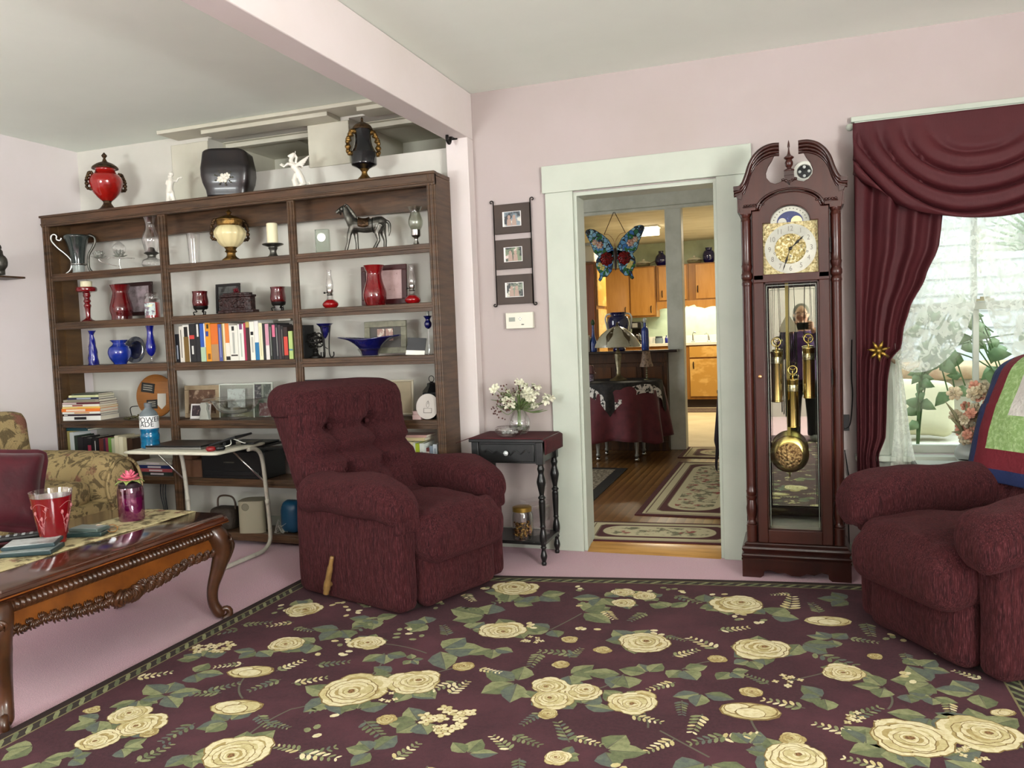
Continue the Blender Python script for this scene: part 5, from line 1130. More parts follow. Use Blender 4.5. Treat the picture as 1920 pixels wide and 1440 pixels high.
for i, y in enumerate((-.59, 0, .59)):
    MB().rbox((.06, y, .45), (.72, .58, .15), .06, 12, fn=wr).build('seat_cushion', TAP, SF, smooth=180)
    c = MB().rbox((-.17, y+(.04 if i == 2 else 0), .69), (.22, .60, .42), .09, 16, fn=lambda q, p: wr(q, p)+Vector((-.16*q.z, 0, .03*p[1]*p[1]*max(0, p[2])))).build('back_cushion', TAP, SF, smooth=180)
p = Vector((-3.98, 2.76, .535))
o = MB().rbox((0, 0, 0), (.42, .16, .42), .075, 16, fn=lambda q, p: Vector((q.x*(1+.10*p[2]**2), q.y*(1.15-.9*max(abs(p[0]), abs(p[2]))**4), q.z*(1+.10*p[0]**2)))+Vector((0, wrinkle(q, .02, (7,7,7), 2), 0))).build('throw_pillow', mat('burgundy_satin', '#4e1420', .5, nz=(7, '#37101a', .4, .7), sheen=.3, bump=(12, .4)), smooth=180)
o.location = YP(-6, 918, 2.86); o.rotation_euler = (-.35, .2, radians(60)); tag(o, 'burgundy throw pillow leaning on the tapestry sofa', 'pillow')
# ================================================================== folding tray table with laptop
TR = thing('tray_table', 'white folding tray table on C-shaped legs between sofa and recliner', 'table', (-3.36, 3.80, 0))
CREAMP = mat('cream_plastic', '#c9c6b4', .45)
MB().rbox((0, 0, .655), (.66, .44, .022), .011, 10).build('top', CREAMP, TR, smooth=180)
WTUBE = mat('white_enamel_tube', '#b4b0a2', .4, nz=(30, '#95918a', .55, .75))
for sx in (-1, 1):
    x = sx*.33-(.0 if sx > 0 else -.06)
    pts = spline([(x, -.23, .014), (x, 0, .014), (x, .13, .016), (x, .20, .05), (x, .215, .12), (x, .205, .30), (x, .19, .48), (x, .17, .59), (x, .12, .635), (x, .05, .642)], 5)
    MB().tube(pts, .0125, 10).tube([(x, .206, .285), (x, .2045, .315)], .0155, 10).build('leg', WTUBE, TR, smooth=180)
    MB().tube([(x, .195, .42), (x-.19 if sx > 0 else x+.19 if False else x-.19, .12, .64)], .006, 8).build('brace', SILVER, TR, smooth=180)
zt = .667; p = YP(322, 848, 3.66)
t = thing('laptop', 'closed black laptop lying on the white tray table', 'laptop', (-3.40, 3.78, zt), .05)
MB().box(-.19, .19, -.13, .13, 0, .012).build('base', mat('laptop_edge', '#8d8c88', .3, .6), t, bev=.003); MB().box(-.19, .19, -.13, .13, .0125, .022).build('lid', mat('black_lid', '#101012', .3), t, bev=.003)
t = thing('tablet', 'black tablet in a folding case leaning on the laptop', 'tablet', (-3.13, 3.83, zt), .1)
MB(T=Matrix.Rotation(-.28, 4, 'Y')).box(-.10, .10, -.09, .09, .03, .042).build('case', mat('black_case', '#151517', .45), t, bev=.003); MB(T=Matrix.Rotation(-.28, 4, 'Y')).box(-.09, .09, -.08, .08, .042, .0425).build('screen', mat('dark_screen', '#0b0c0f', .08), t); MB().box(-.02, .0, -.05, .05, .0, .036).build('prop', BLACKP, t)
t = thing('computer_mouse', 'red and black computer mouse on the near right corner of the tray table', 'mouse', (-3.075, 3.63, zt), .9)
MB().rbox((-.025, 0, .014), (.05, .05, .028), .014, 8).build('palm', mat('red_shell', '#7c1418', .3), t, smooth=180); MB().rbox((.025, 0, .013), (.055, .05, .024), .012, 8).build('buttons', BLACKP, t, smooth=180)
p = Vector((-3.075, 3.95, zt)); t = thing('mobile_phone', 'black phone lying at the far right corner of the tray table', 'phone', p, .3)
MB().box(-.04, .04, -.075, .075, 0, .009).build('body', BLACKP, t, bev=.003); MB().box(-.036, .036, -.07, .07, .009, .0095).build('screen', mat('dark_screen', '#0b0c0f', .08), t)
b = MB(); b.tube(spline([(-3.12,3.72,zt+.004),(-3.06,3.74,zt+.02),(-3.10,3.80,zt+.045),(-3.045,3.84,zt+.015),(-3.07,3.88,zt+.012)], 8), .003, 6)
tag(b.build('white_cable', WHITEP, smooth=180), 'white charging cable coiled on the tray table by the phone', 'cable')
p = Vector((-3.60, 3.70, zt)); k = 1/PPM(p)
t = thing('sports_drink_bottle', 'blue sports drink bottle with a white label at left of the tray table', 'bottle', p)
BL = mat('blue_drink', '#157fae', .1, trans=.45, coat=.5, nz=(18, '#0d5c8a', .4, .7, (1, 1, 3)))
wavy = lambda a, z: 1+.015*sin(z*190)
MB().lathe(Lp([(13,0),(16,2),(17,6),(16.4,14),(17,22),(16,30),(16.5,38)], k, 3), 28, fn=wavy).build('drink', BL, t)
MB().lathe(Lp([(16.8,37.5),(17,38),(17,60.5),(16.6,61)], k), 32).build('label', mat('white_label', '#d6d8d8', .5), t)
MB().lathe(Lp([(16.4,61),(15,66),(10,72),(6.5,75),(6.2,78)], k, 2), 24).build('neck', mat('clear_plastic', '#8d9a9f', .15, trans=.5), t); MB().lathe(Lp([(7,77),(7.2,78),(7.2,84),(6.5,85)], k), 20).build('cap', mat('grey_cap', '#575c60', .4), t)
def wrap_text(body, size, R_, z, ang, m, name, parent):
    o = text_mesh(body, size, m, name, parent)
    for v in o.data.vertices:
        x, y, zz = v.co; a = ang+x/R_; v.co = ((R_+.0004+zz)*cos(a), (R_+.0004+zz)*sin(a), z+y)
    return o
va = atan2(-p.y, -p.x)
wrap_text('POWER', 13.5*k, 17.0*k, 54*k, va-.02, mat('label_black', '#151518', .5), 'label_text', t); wrap_text('ADE', 13.5*k, 17.0*k, 45.5*k, va-.28, MC['label_black'], 'label_text', t)
# ================================================================== black side table and what it carries
STB = thing('side_table', 'narrow black side table with turned legs and a drawer left of the doorway', 'side table', (-1.49, 4.19, 0))
SB = mat('black_paint', '#121212', .35, nz=(8, '#1c1b1b', .4, .7), coat=.15)
MB().box(-.215, .215, -.165, .15, .672, .69).build('top', SB, STB, bev=.003)
MB().box(-.19, .19, -.138, .13, .555, .672).box(-.205, -.165, -.152, -.112, .55, .672).box(.165, .205, -.152, -.112, .55, .672).box(-.205, -.165, .1, .14, .55, .672).box(.165, .205, .1, .14, .55, .672).build('apron', SB, STB, bev=.003)
d = MB().box(-.155, .155, -.146, -.137, .565, .66).build('drawer', SB, STB, bev=.003)
MB(T=Matrix.Translation((0, -.146, .613)) @ Matrix.Rotation(pi/2, 4, 'X')).lathe([(.005,0),(.005,.01),(.013,.014),(.014,.02),(.009,.026),(.002,.028)], 12).build('knob', mat('crystal_knob', '#cfd4d4', .08, .3), d)
b = MB()
for s in (-1, 1): b.tube(spline([(s*.02,-.147,.60),(s*.05,-.148,.625),(s*.08,-.148,.61),(s*.11,-.148,.63),(s*.13,-.147,.615)], 5), .004, 6)
b.build('applique', SB, d, smooth=180)
b = MB()
for i in range(7): b.ball((.206, -.05+.018*i, .62+.016*sin(i*2.1)), (.006, .014, .014), 8, 6)
b.build('side_carving', SB, STB, smooth=180)
LEGP = rprof([(.012,0),(.014,.012),(.011,.02),(.017,.04),(.018,.055),(.011,.085),(.017,.098),(.013,.105),(.020,.135),(.020,.165),(.013,.20),(.017,.212),(.014,.222),(.0175,.30),(.018,.345),(.0185,.35),(.015,.36),(.021,.37),(.014,.38),(.013,.39),(.021,.43),(.025,.46),(.015,.50),(.02,.525),(.016,.54),(.017,.556)], 3)
for sx in (-1, 1):
    for sy in (-.132, .12): MB().lathe(LEGP, 14, c=(sx*.185, sy, 0)).build('leg', SB, STB, smooth=60)
MB().box(-.20, .20, -.145, .135, .112, .13).build('lower_shelf', SB, STB, bev=.003)
CLO = mat('burgundy_cloth', '#4b0f17', .8, nz=(12, '#3a0b12', .4, .7), bump=(160, .3))
b = MB(); W2 = .215
def cl(u, v):
    x = -.29+.575*u; y = -.172+.327*v; z = .6925
    if x > W2: return (W2+.006+.004*v, y+.012, z-(x-W2)*1.25)
    if x < -W2: return (-W2-(-x-W2)*.92, y+(-.01 if v < .5 else 0), z-(-x-W2)*.32)
    return (x, y, z)
b.sheet(30, 9, cl); o = b.build('table_cloth', CLO, smooth=180, solid=.003); o.location = (-1.49, 4.19, 0); tag(o, 'burgundy cloth runner over the top of the black side table', 'cloth')
p = Vector((-1.478, 4.235, .695)); k = 1/PPM(p)
t = thing('flower_vase', 'round clear glass vase of white flowers on the black side table', 'vase', p)
MB().shell(Lp([(12,0),(14,1),(20,12),(21,22),(17,34),(12,42),(11,46),(17,55)], k, 4), 28, .002).build('vase', CLEAR, t)
MB().lathe(Lp([(11,2),(18,12),(18.5,14),(0,14)], k, 0), 20).build('water', glass('water', '#dfe9df', .8), t)
rnd = random.Random(4); b = MB(); bl = MB(); lf = MB(); br = MB()
for i in range(30):
    a = rnd.uniform(0, 6.3); r = rnd.uniform(8, 62); hz = rnd.uniform(72, 112)-r*.55; e = Vector((r*cos(a), r*sin(a)*.62, hz))*k; s0 = Vector((4*cos(a), 4*sin(a), 4))*k
    P_ = spline([s0, Vector((3*cos(a), 3*sin(a), 48))*k, Vector((r*.55*cos(a), r*.4*sin(a), hz*.8))*k, e], 4); b.tube(P_, .0016, 5)
    if i < 20:
        for j in range(3):
            c = e+Vector((rnd.uniform(-5,5), rnd.uniform(-4,4), rnd.uniform(-5,4)))*k
            flower_mb(bl, c, rnd.uniform(5.5, 8)*k, 5, (rnd.uniform(-.6,.6), rnd.uniform(-1,-.2), rnd.uniform(-.6,.3)), .8, rnd.uniform(0,6), .5)
    else:
        for j in range(9): br.ball(e+Vector((rnd.uniform(-9,9), rnd.uniform(-6,6), rnd.uniform(-18,3)))*k, rnd.uniform(1.2, 2)*k, 6, 5)
for i in range(34):
    a = rnd.uniform(0, 6.3); r = rnd.uniform(25, 60); hz = rnd.uniform(62, 95)-r*.4
    P_ = spline([Vector((3*cos(a), 3*sin(a), 46))*k, Vector((r*.5*cos(a), r*.35*sin(a), hz*.9))*k, Vector((r*cos(a), r*.6*sin(a), hz))*k], 5); lf.tube(P_, [.001]+[.0035]*4+[.004]*3+[.002]*2+[.0005], 5)
b.build('stems', mat('flower_stem', '#5f7a3e', .5), t, smooth=180); lf.build('leaves', mat('flower_leaf', '#67754a', .5, nz=(30, '#4d5c36', .4, .7)), t, smooth=180); bl.build('blossoms', mat('ivory_petal', '#dcdbc4', .6), t, smooth=60, solid=.0008); br.build('berries', mat('brown_berry', '#54302a', .5), t, smooth=180)
p = Vector((-1.50, 4.115, .6955)); k = 1/PPM(p)
t = thing('glass_dish', 'small shallow clear glass dish in front of the flower vase', 'dish', p)
MB().shell(Lp([(14,0),(20,3),(26,9),(27,14),(23,18)], k, 3), 32, .003).build('dish', CLEAR, t)
b = MB()
for i in range(9): b.ball((14*k*cos(i*2.4)*sqrt(i/9), 14*k*sin(i*2.4)*sqrt(i/9), 7*k), (5*k, 4*k, 3*k), 8, 6)
b.build('glass_pebbles', mat('clear_pebble', '#c3c6c2', .05, trans=.6), t, smooth=180)
p = Vector((-1.40, 4.22, .1305)); k = 1/PPM(p)
t = thing('square_jar', 'clear square lidded glass jar at the back of the lower table shelf', 'jar', p)
MB().shell(Lp([(27,0),(29,2),(29,54),(26,57)], k), 4, .003).build('jar', CLEAR, t); MB().lathe(Lp([(28,57),(30,58),(30,64),(12,66)], k), 4).build('lid', CLEAR, t)
p = Vector((-1.435, 4.10, .1305)); k = 1/PPM(p)
t = thing('potpourri_jar', 'round jar with gold lid filled with potpourri on lower table shelf', 'jar', p)
MB().shell(Lp([(18,0),(20,3),(20,46),(16,52)], k, 2), 24, .002).build('jar', CLEAR, t); MB().lathe(Lp([(17,52),(18,52.5),(18,60),(16,61)], k), 24).build('lid', mat('gold_lid', '#9a7c3a', .35, .7), t)
b = MB()
for i in range(90):
    a = rnd.uniform(0, 6.3); r = sqrt(rnd.random())*16*k; b.ball((r*cos(a), r*sin(a), rnd.uniform(3, 32)*k), (rnd.uniform(2,4)*k, rnd.uniform(2,3.5)*k, rnd.uniform(1,3)*k), 6, 4)
pp = b.build('potpourri', mat('dried_petals', '#6d4a22', .7, nz=(60, '#c29a4a', .5, .6), nz2=(40, '#3d1e12', .5, .62)), t, smooth=180); pp['kind'] = 'stuff'
# ================================================================== on the walls
a = YP(924, 386, 4.36); c = YP(1004, 575, 4.36); wx0, wx1 = a.x, YP(993, 380, 4.36).x; z1 = YP(960, 383, 4.36).z; z0 = YP(970, 570, 4.36).z
t = thing('triple_photo_frame', 'brown three-picture frame with scrolled iron rods hanging above the thermostat', 'picture frame', ((wx0+wx1)/2, 4.372, z0)); W = wx1-wx0; Hh = z1-z0
for s in (-1, 1):
    x = s*W/2; cs_ = lambda zc, up: [(x+s*(.012+(.013-.0011*q)*-cos(q*.6)), -.004, zc+up*(.013-.0011*q)*sin(q*.6)) for q in range(10)]
    MB().tube([(x, -.004, 0), (x, -.004, Hh+.02)], .0035, 8).tube(cs_(Hh+.02, 1), .0032, 6).tube(cs_(0, -1), .0034, 6).build('iron_rod', IRON, t, smooth=180)
PHM = [mat('couple_photo', '#7a8a92', .4, nz=(16, '#2e3338', .5, .58), nz2=(26, '#c9c6ba', .55, .62)), mat('family_photo', '#6f7d62', .4, nz=(18, '#25262a', .5, .57), nz2=(28, '#cdb9b2', .57, .63)), mat('group_photo', '#75806e', .4, nz=(17, '#26282a', .49, .56), nz2=(24, '#cfcabd', .57, .63))]
for i in range(3):
    zc = Hh*(.86-.355*i); hh = Hh*.148
    f = MB().box(-W/2+.004, W/2-.004, -.01, .006, zc-hh, zc+hh).build('panel', mat('brown_panel', '#3a2a1f', .5, nz=(5, '#2b1f17', .4, .7)), t, bev=.002)
    MB().box(-.056, .056, -.0115, -.0095, zc-.044, zc+.04).build('border', mat('photo_white', '#dedbd8', .5), f); MB().box(-.045, .052, -.0125, -.011, zc-.041, zc+.037).build('photo', PHM[i], f)
    b = MB()
    for q in (-.016, .015): b.ball((q, -.0128, zc+.008), (.009, .0008, .012), 8, 6); b.prism([(q-.014, zc-.04), (q+.014, zc-.04), (q+.011, zc-.003), (q-.011, zc-.003)], -.0132, -.0126, 'y')
    b.build('pictured_people', mat('photo_figures', '#a58d80' if i != 2 else '#4b4a4b', .5), f)
a = YP(949, 587, 4.366); c = YP(1001, 615, 4.366)
t = thing('thermostat', 'white wall thermostat with small display and round keypad left of the doorway', 'thermostat', ((a.x+c.x)/2, 4.366, (a.z+c.z)/2)); w = (c.x-a.x)/2; h = (a.z-c.z)/2
MB().box(-w, w, -.014, .019, -h, h).build('body', mat('thermostat_white', '#d5d3c4', .45), t, bev=.004); MB().box(-w*.75, -w*.3, -.0155, -.0135, -h*.1, h*.42).build('display', mat('lcd_grey', '#7f8479', .3), t)
MB(T=Matrix.Translation((w*.08, -.014, h*.2)) @ Matrix.Rotation(pi/2, 4, 'X')).lathe([(.012,0),(.012,.002),(.010,.0025)], 20).build('keypad', WHITEP, t)
b = MB()
for ax, az in ((1,0),(-1,0),(0,1),(0,-1)): b.ball((w*.08+ax*.0075, -.0166, h*.2+az*.0075), (.0022,.0008,.0022), 6, 5)
b.ball((w*.25, -.0145, -h*.5), (.01,.0015,.003), 8, 5); b.build('arrow_keys', mat('grey_keys', '#55564f', .5), t)
p = YP(851, 262, 4.30)
t = thing('curtain_rod_bracket', 'black curtain rod bracket screwed to the top of the pilaster', 'bracket', (p.x, 4.298, p.z+.01))
MB().box(-.024, .024, -.004, 0, -.012, .022).box(-.012, .012, -.05, -.002, -.006, .01).build('plate', IRON, t, bev=.002)
MB().tube(spline([(0,-.045,.0),(0,-.055,-.035),(0,-.075,-.045),(0,-.095,-.03),(0,-.093,-.005)], 4), .009, 10).build('hook', IRON, t, smooth=180)
p = YP(1508, 322, 4.372)
t = thing('round_wall_sensor', 'white round wall device with black face seen over the clock pediment', 'sensor', (p.x, 4.3855, p.z)); R_ = Matrix.Rotation(pi/2, 4, 'X')
MB(T=R_).lathe([(.052,0),(.052,.02),(.044,.026),(.036,.026),(.034,.018),(0,.018)], 32).build('ring', WHITEP, t); MB(T=R_).lathe([(0,.0185),(.033,.0185),(.033,.021),(0,.024)], 28).build('face', BLACKP, t)
b = MB(T=R_)
for i in range(4): b.ball((.022*cos(i*pi/2), .022*sin(i*pi/2), .023), (.008,.008,.003), 10, 6)
b.build('light_spots', mat('pale_lens', '#c9ccc8', .3), t, smooth=180)
p = XP(38, 519, -4.60)
t = thing('wall_shelf', 'small dark wooden shelf on the left wall', 'shelf', (-4.749, p.y-.25, p.z))
MB().box(0, .17, -.3, .27, -.012, .0).prism([(0,-.012),(.12,-.012),(.09,-.035),(.02,-.05),(0,-.05)], -.02, .02, 'y').build('board', WALNH, t, bev=.003)
p = XP(14, 517, -4.66)
t = thing('pewter_bird', 'small pewter bird figurine on the dark wall shelf at the left edge', 'figurine', (-4.655, p.y-.06, p.z+.002), -.5); b = MB()
b.rbox((0,0,.075), (.13,.10,.11), .05, 8).tube(spline([(.03,0,.11),(.055,0,.14),(.09,0,.15)], 4), [.025]*3+[.022]*2+[.012]*2+[.006]*2, 8).tube([(0,0,.0),(0,0,.04)], .035, 10)
fused(b, 'body', PEWT, t, .005, 3); MB().tube(spline([(.07,0,.155),(.085,.0,.17),(.105,0,.163),(.11,0,.15)], 4), .006, 6).build('crest', mat('dark_pewter', '#3a3934', .4, .7), t, smooth=180)
# ================================================================== grandfather clock
CHX, CHY = -.021, 4.09
CHR = mat('cherry_wood', '#431c13', .34, nz=(3, '#30120c', .35, .7, (5, 5, .6)), coat=.18)
CHRD = mat('dark_cherry', '#35150f', .28, nz=(4, '#240d09', .35, .7, (4, 4, .6)), coat=.25)
CK = thing('grandfather_clock', 'tall cherry grandfather clock with brass weights between doorway and curtain', 'clock', (CHX, CHY, 0))
LC = lambda px, py, y=4.09: ((YP(px, py, y).x-CHX), YP(px, py, y).z)
DY = 4.372-CHY  # back of the case
# base with bracket feet and stacked mouldings
b = MB()
pf = [(-.252,0),(-.165,0),(-.150,.012),(-.148,.034),(-.120,.040),(-.085,.026),(-.05,.030),(-.02,.016),(.02,.016),(.05,.030),(.085,.026),(.120,.040),(.148,.034),(.150,.012),(.165,0),(.252,0),(.252,.092),(-.252,.092)]
b.prism(pf, -.012, .012, 'y'); b.box(-.252, -.23, .012, DY, 0, .092).box(.23, .252, .012, DY, 0, .092); b.box(-.23, .23, .012, DY, .05, .09)
b.build('base', CHRD, CK, bev=.002, recalc=True)
def ringprof(b, prof, hx, d0, d1):
    vs = []
    for o, z in prof: vs += [(-hx-o, d0-o, z), (hx+o, d0-o, z), (hx+o, d1, z), (-hx-o, d1, z)]
    n = len(prof); fs = [(k*4+i, k*4+(i+1) % 4, k*4+4+(i+1) % 4, k*4+4+i) for k in range(n-1) for i in range(4)]
    return b.add(vs, fs+[(3, 2, 1, 0), (n*4-4, n*4-3, n*4-2, n*4-1)])
b = ringprof(MB(), [(.026,.090),(.026,.098),(.020,.101),(.024,.106),(.026,.113),(.022,.120),(.014,.124),(.016,.130),(.022,.138),(.024,.147),(.021,.156),(.010,.162),(.012,.168),(.008,.174),(.0,.178)], .228, .0, DY)
b.build('base_moulding', CHRD, CK, smooth=25)
# case: sides, back, cornice shelf
b = MB().box(-.228, -.205, .045, DY-.012, .176, 1.84).box(.205, .228, .045, DY-.012, .176, 1.84).box(-.228, .228, .03, DY, .176, .2).box(-.205, -.172, .022, .05, .176, 1.80).box(.172, .205, .022, .05, .176, 1.80).box(-.228, .228, .05, DY-.012, 1.84, 1.86)
b.build('case', CHR, CK, bev=.002)
MB().box(-.228, .228, DY-.012, DY, .176, 1.9).build('case_back', CHR, CK)
MIR = mat('mirror', '#c9cdc6', .015, 1)
MB().box(-.204, .204, DY-.016, DY-.0122, .2, 1.46).build('mirror_back', MIR, CK)
# turned quarter columns
for s in (-1, 1):
    b = MB(); x = s*.203
    flut = lambda a, z: 1-.13*abs(sin(a*7))**.6*(1 if (.46 < z < 1.44 or 1.57 < z < 1.755) else 0)
    pr = [(.026,.178),(.026,.258),(.022,.262),(.026,.268),(.020,.276),(.017,.285),(.024,.315),(.026,.345),(.019,.385),(.024,.392),(.025,.402),(.019,.408),(.024,.42),(.025,.432),(.022,.438),(.0225,.46),(.0225,1.44),(.0235,1.445),(.026,1.452),(.024,1.462),(.019,1.47),(.027,1.482),(.027,1.50),(.019,1.515),(.024,1.53),(.026,1.542),(.022,1.55),(.0225,1.57),(.0225,1.755),(.025,1.76),(.019,1.775),(.026,1.788),(.026,1.80),(.020,1.812),(.025,1.825)]
    b.lathe(pr, 84, c=(x, .018, 0), fn=flut); b.build('column', CHR if s > 0 else CHR, CK, smooth=35)
# door frame with arched top, dial window and long glass
def arch_pts(rx, rz, zc, n=15): return [(rx*cos(pi-pi*i/(n-1)), zc+rz*sin(pi-pi*i/(n-1))) for i in range(n)]
dr = MB(); X0, X1, Y0_, Y1_ = -.125, .125, -.012, .014
def face_strip(b, outer, inner, y0, y1):
    n = len(outer); vs = [(x, y0, z) for x, z in outer]+[(x, y0, z) for x, z in inner]+[(x, y1, z) for x, z in outer]+[(x, y1, z) for x, z in inner]
    fs = []
    for i in range(n-1): fs += [(i, i+1, n+i+1, n+i), (2*n+i, 3*n+i, 3*n+i+1, 2*n+i+1), (n+i, n+i+1, 3*n+i+1, 3*n+i), (i+1, i, 2*n+i, 2*n+i+1)]
    return b.add(vs, fs)
inn = [(X0, 1.47), (X0, 1.738), (-.090, 1.738)]+arch_pts(.090, .079, 1.738, 17)[1:-1]+[(.090, 1.738), (X1, 1.738), (X1, 1.47)]
out = [(-.172, 1.47), (-.172, 1.80), (-.140, 1.80)]+[(x, z) for x, z in arch_pts(.135, .078, 1.80, 17)][1:-1]+[(.140, 1.80), (.172, 1.80), (.172, 1.47)]
face_strip(dr, out, inn, Y0_, Y1_)
dr.box(-.172, .172, Y0_, Y1_, 1.455, 1.4935).box(-.172, X0, Y0_, Y1_, .178, 1.456).box(X1, .172, Y0_, Y1_, .178, 1.456).box(X0, X1, Y0_, Y1_, .178, .243)
door = dr.build('door', CHR, CK, bev=.003, recalc=True)
b = MB()
for q in ((X0, X0+.007, .243, 1.455), (X1-.007, X1, .243, 1.455)): b.box(q[0], q[1], -.006, .002, q[2], q[3])
b.box(X0, X1, -.006, .002, .243, .25).box(X0, X1, -.006, .002, 1.448, 1.455)
b.build('glass_bead', CHRD, door)
CGL = glass('clock_glass', '#fafcf8', .97, .0)
MB().box(X0+.003, X1-.003, .004, .007, .245, 1.453).build('pane', CGL, door)
MB().box(X0+.012, X0+.0145, .0015, .0038, .26, 1.44).box(X1-.0145, X1-.012, .0015, .0038, .26, 1.44).box(X0+.012, X1-.012, .0015, .0038, 1.437, 1.4395).build('bevel_line', mat('glass_bevel', '#9aa39b', .1, .4), door)
MB(T=Matrix.Translation((-.150, -.012, 1.0)) @ Matrix.Rotation(pi/2, 4, 'X')).lathe([(.009,0),(.009,.003),(.004,.006),(.007,.012),(.007,.016),(.001,.018)], 14).build('knob', mat('copper_knob', '#b98a5c', .25, 1), door)
MB().box(.174, .181, -.014, -.002, .955, 1.03).build('hinge', IRON, door); MB().box(.174, .181, -.014, -.002, 1.58, 1.65).build('hinge', IRON, door)
# hood: frieze board with swan neck pediment
lf = [LC(*q) for q in ((1460.7,279),(1452,291),(1447,302),(1440,313),(1436,325),(1437,334),(1444,342),(1453,345.5),(1463,342),(1468,337))]
tl = [LC(*q) for q in ((1460.7,272),(1450,272.5),(1440,275),(1428,281),(1419,289),(1412,298),(1406,310),(1402,323),(1398,335),(1393,346),(1387,352),(1376,355))]
base_l = [LC(1384,378)]
aL = [(x, z) for x, z in arch_pts(.150, .088, 1.805, 17)]
half = [(-.006, 1.948)]+[p for p in reversed(lf)]+tl+base_l+[(-.228, 1.79), (-.176, 1.79), (-.176, 1.805)]+aL[:9]
mir = lambda P_: [(-x, z) for x, z in P_]
b = MB(); b.prism(half+[(0, 1.9)] if False else half, -.008, .016, 'y'); b.prism(mir(half)[::-1], -.008, .016, 'y')
hood = b.build('hood', CHR, CK, bev=.002, recalc=True)
b = MB(); b.box(-.24, -.222, -.006, DY-.01, 1.80, 1.875).box(.222, .24, -.006, DY-.01, 1.80, 1.875).box(-.235, .235, .018, DY-.01, 1.862, 1.88); b.build('hood_side', CHR, hood)
for s in (-1, 1):
    b = MB(); P_ = [Vector((s*-x if s > 0 else x, -.012, z)) for x, z in tl]; P_ = spline(P_, 3)
    b.tube([p+Vector((0, -.014, -.004)) for p in P_], .0105, 8); b.tube([p+Vector((0, -.008, -.019)) for p in P_], .0085, 8); b.tube([p+Vector((-s*-.0*1, -.001, -.034)) for p in P_], .008, 8); b.tube([p+Vector((0, .004, -.048)) for p in P_[:-6]], .006, 8)
    e = P_[-1]; b.box(min(e.x, e.x-s*.03), max(e.x, e.x-s*.03), -.036, DY-.02, e.z-.012, e.z+.008)
    b.prism([(e.x+s*.002, e.z-.01), (e.x-s*.04, e.z-.01), (e.x-s*.036, e.z-.055), (e.x-s*.018, e.z-.05)], -.02, .08, 'y')
    b.build('swan_neck', CHRD, hood, smooth=60)
    b = MB()
    for i in range(7): b.ball((s*(.12+.014*i), -.010, 1.835-.0035*i-.0 if False else 1.83), (.008, .006, .006), 8, 5)
    b.tube([(s*.115, -.008, 1.822), (s*.215, -.008, 1.822)], .0035, 6); b.build('carved_leaf', CHRD, hood, smooth=180)
b = MB(); b.tube([Vector((x, -.010, z)) for x, z in arch_pts(.150, .088, 1.805, 21)], .006, 8); b.tube([Vector((x, -.0085, z)) for x, z in arch_pts(.139, .080, 1.80, 21)], .0045, 8); b.build('arch_bead', CHRD, hood, smooth=180)
# carved bracket and finial
b = MB(); b.box(-.022, .022, -.02, .03, 1.955, 1.975).prism([(-.020,1.955),(.020,1.955),(.022,1.935),(.010,1.922),(0,1.915),(-.010,1.922),(-.022,1.935)], -.016, .02, 'y')
for i in range(5): b.ball((-.028+.014*i, -.014, 1.925+.006*abs(i-2)), (.008, .006, .007), 8, 5)
b.build('bracket', CHRD, CK, smooth=40)
MB().lathe(rprof([(.022,1.975),(.024,1.982),(.014,1.988),(.010,1.992),(.017,2.003),(.019,2.018),(.014,2.030),(.022,2.037),(.022,2.043),(.012,2.05),(.006,2.06),(.003,2.085),(.0055,2.09),(.0045,2.105),(.0006,2.122)], 3), 20, c=(0, .003, 0)).build('finial', CHR, CK, smooth=50)
# dial
DG = mat('dial_gold', '#b9ae84', .38, .6, nz=(60, '#8a7c50', .42, .62), bump=(90, .8)); DS = mat('dial_silver', '#b7b9ae', .28, .75, nz=(5, '#8f928a', .35, .7))
dl = MB().box(-.124, .124, .016, .022, 1.494, 1.738).build('dial', DG, CK)
CZ = 1.612; R_ = Matrix.Translation((0, .016, CZ)) @ Matrix.Rotation(pi/2, 4, 'X')
MB(T=R_).lathe([(.072,.0),(.072,.0018),(.118,.0018),(.118,.0)], 48).build('chapter_ring', DS, dl)
MB(T=R_).lathe([(0,.0),(0,.0012),(.070,.0012),(.0715,.0024),(.072,.0005)], 40).build('dial_center', mat('dial_filigree', '#a3935c', .38, .6, nz=(75, '#d9d0a8', .5, .6), bump=(95, .9)), dl)
NUM = mat('dial_numeral', '#6d6c64', .5)
for i in range(1, 13):
    a = i*pi/6; o = text_mesh(str(i), .034, NUM, 'numeral', dl); o.rotation_euler = (pi/2, 0, 0); o.location = (.095*sin(a), .0138, CZ+.095*cos(a)); o.scale = (.85, 1, 1)
def hand(name, ang, L_, w):
    T_ = Matrix.Translation((0, .0105, CZ)) @ Matrix.Rotation(ang, 4, 'Y')
    b = MB(T=T_); b.prism([(-w*.4,-.012),(w*.4,-.012),(w*.5,L_*.3),(w*1.6,L_*.55),(w*.5,L_*.68),(w*.9,L_*.8),(0,L_),(-w*.9,L_*.8),(-w*.5,L_*.68),(-w*1.6,L_*.55),(-w*.5,L_*.3)], 0, .0015, 'y'); b.build(name, mat('blued_hand', '#1a1613', .4, .5), dl)
hand('hour_hand', radians(47), .085, .0042); hand('minute_hand', radians(199), .112, .0032)
MB(T=Matrix.Translation((0, .0095, CZ)) @ Matrix.Rotation(pi/2, 4, 'X')).lathe([(.008,-.001),(.008,.001),(.003,.003)], 14).build('hand_hub', MC['blued_hand'], dl)
for x, z in ((-.072, CZ-.018), (.076, CZ-.018), (.0, CZ-.036)): MB(T=Matrix.Translation((x, .0145, z)) @ Matrix.Rotation(pi/2, 4, 'X')).lathe([(.0055,-.001),(.0055,.0012),(.003,.0012),(.003,.0)], 12).build('winding_hole', NUM, dl)
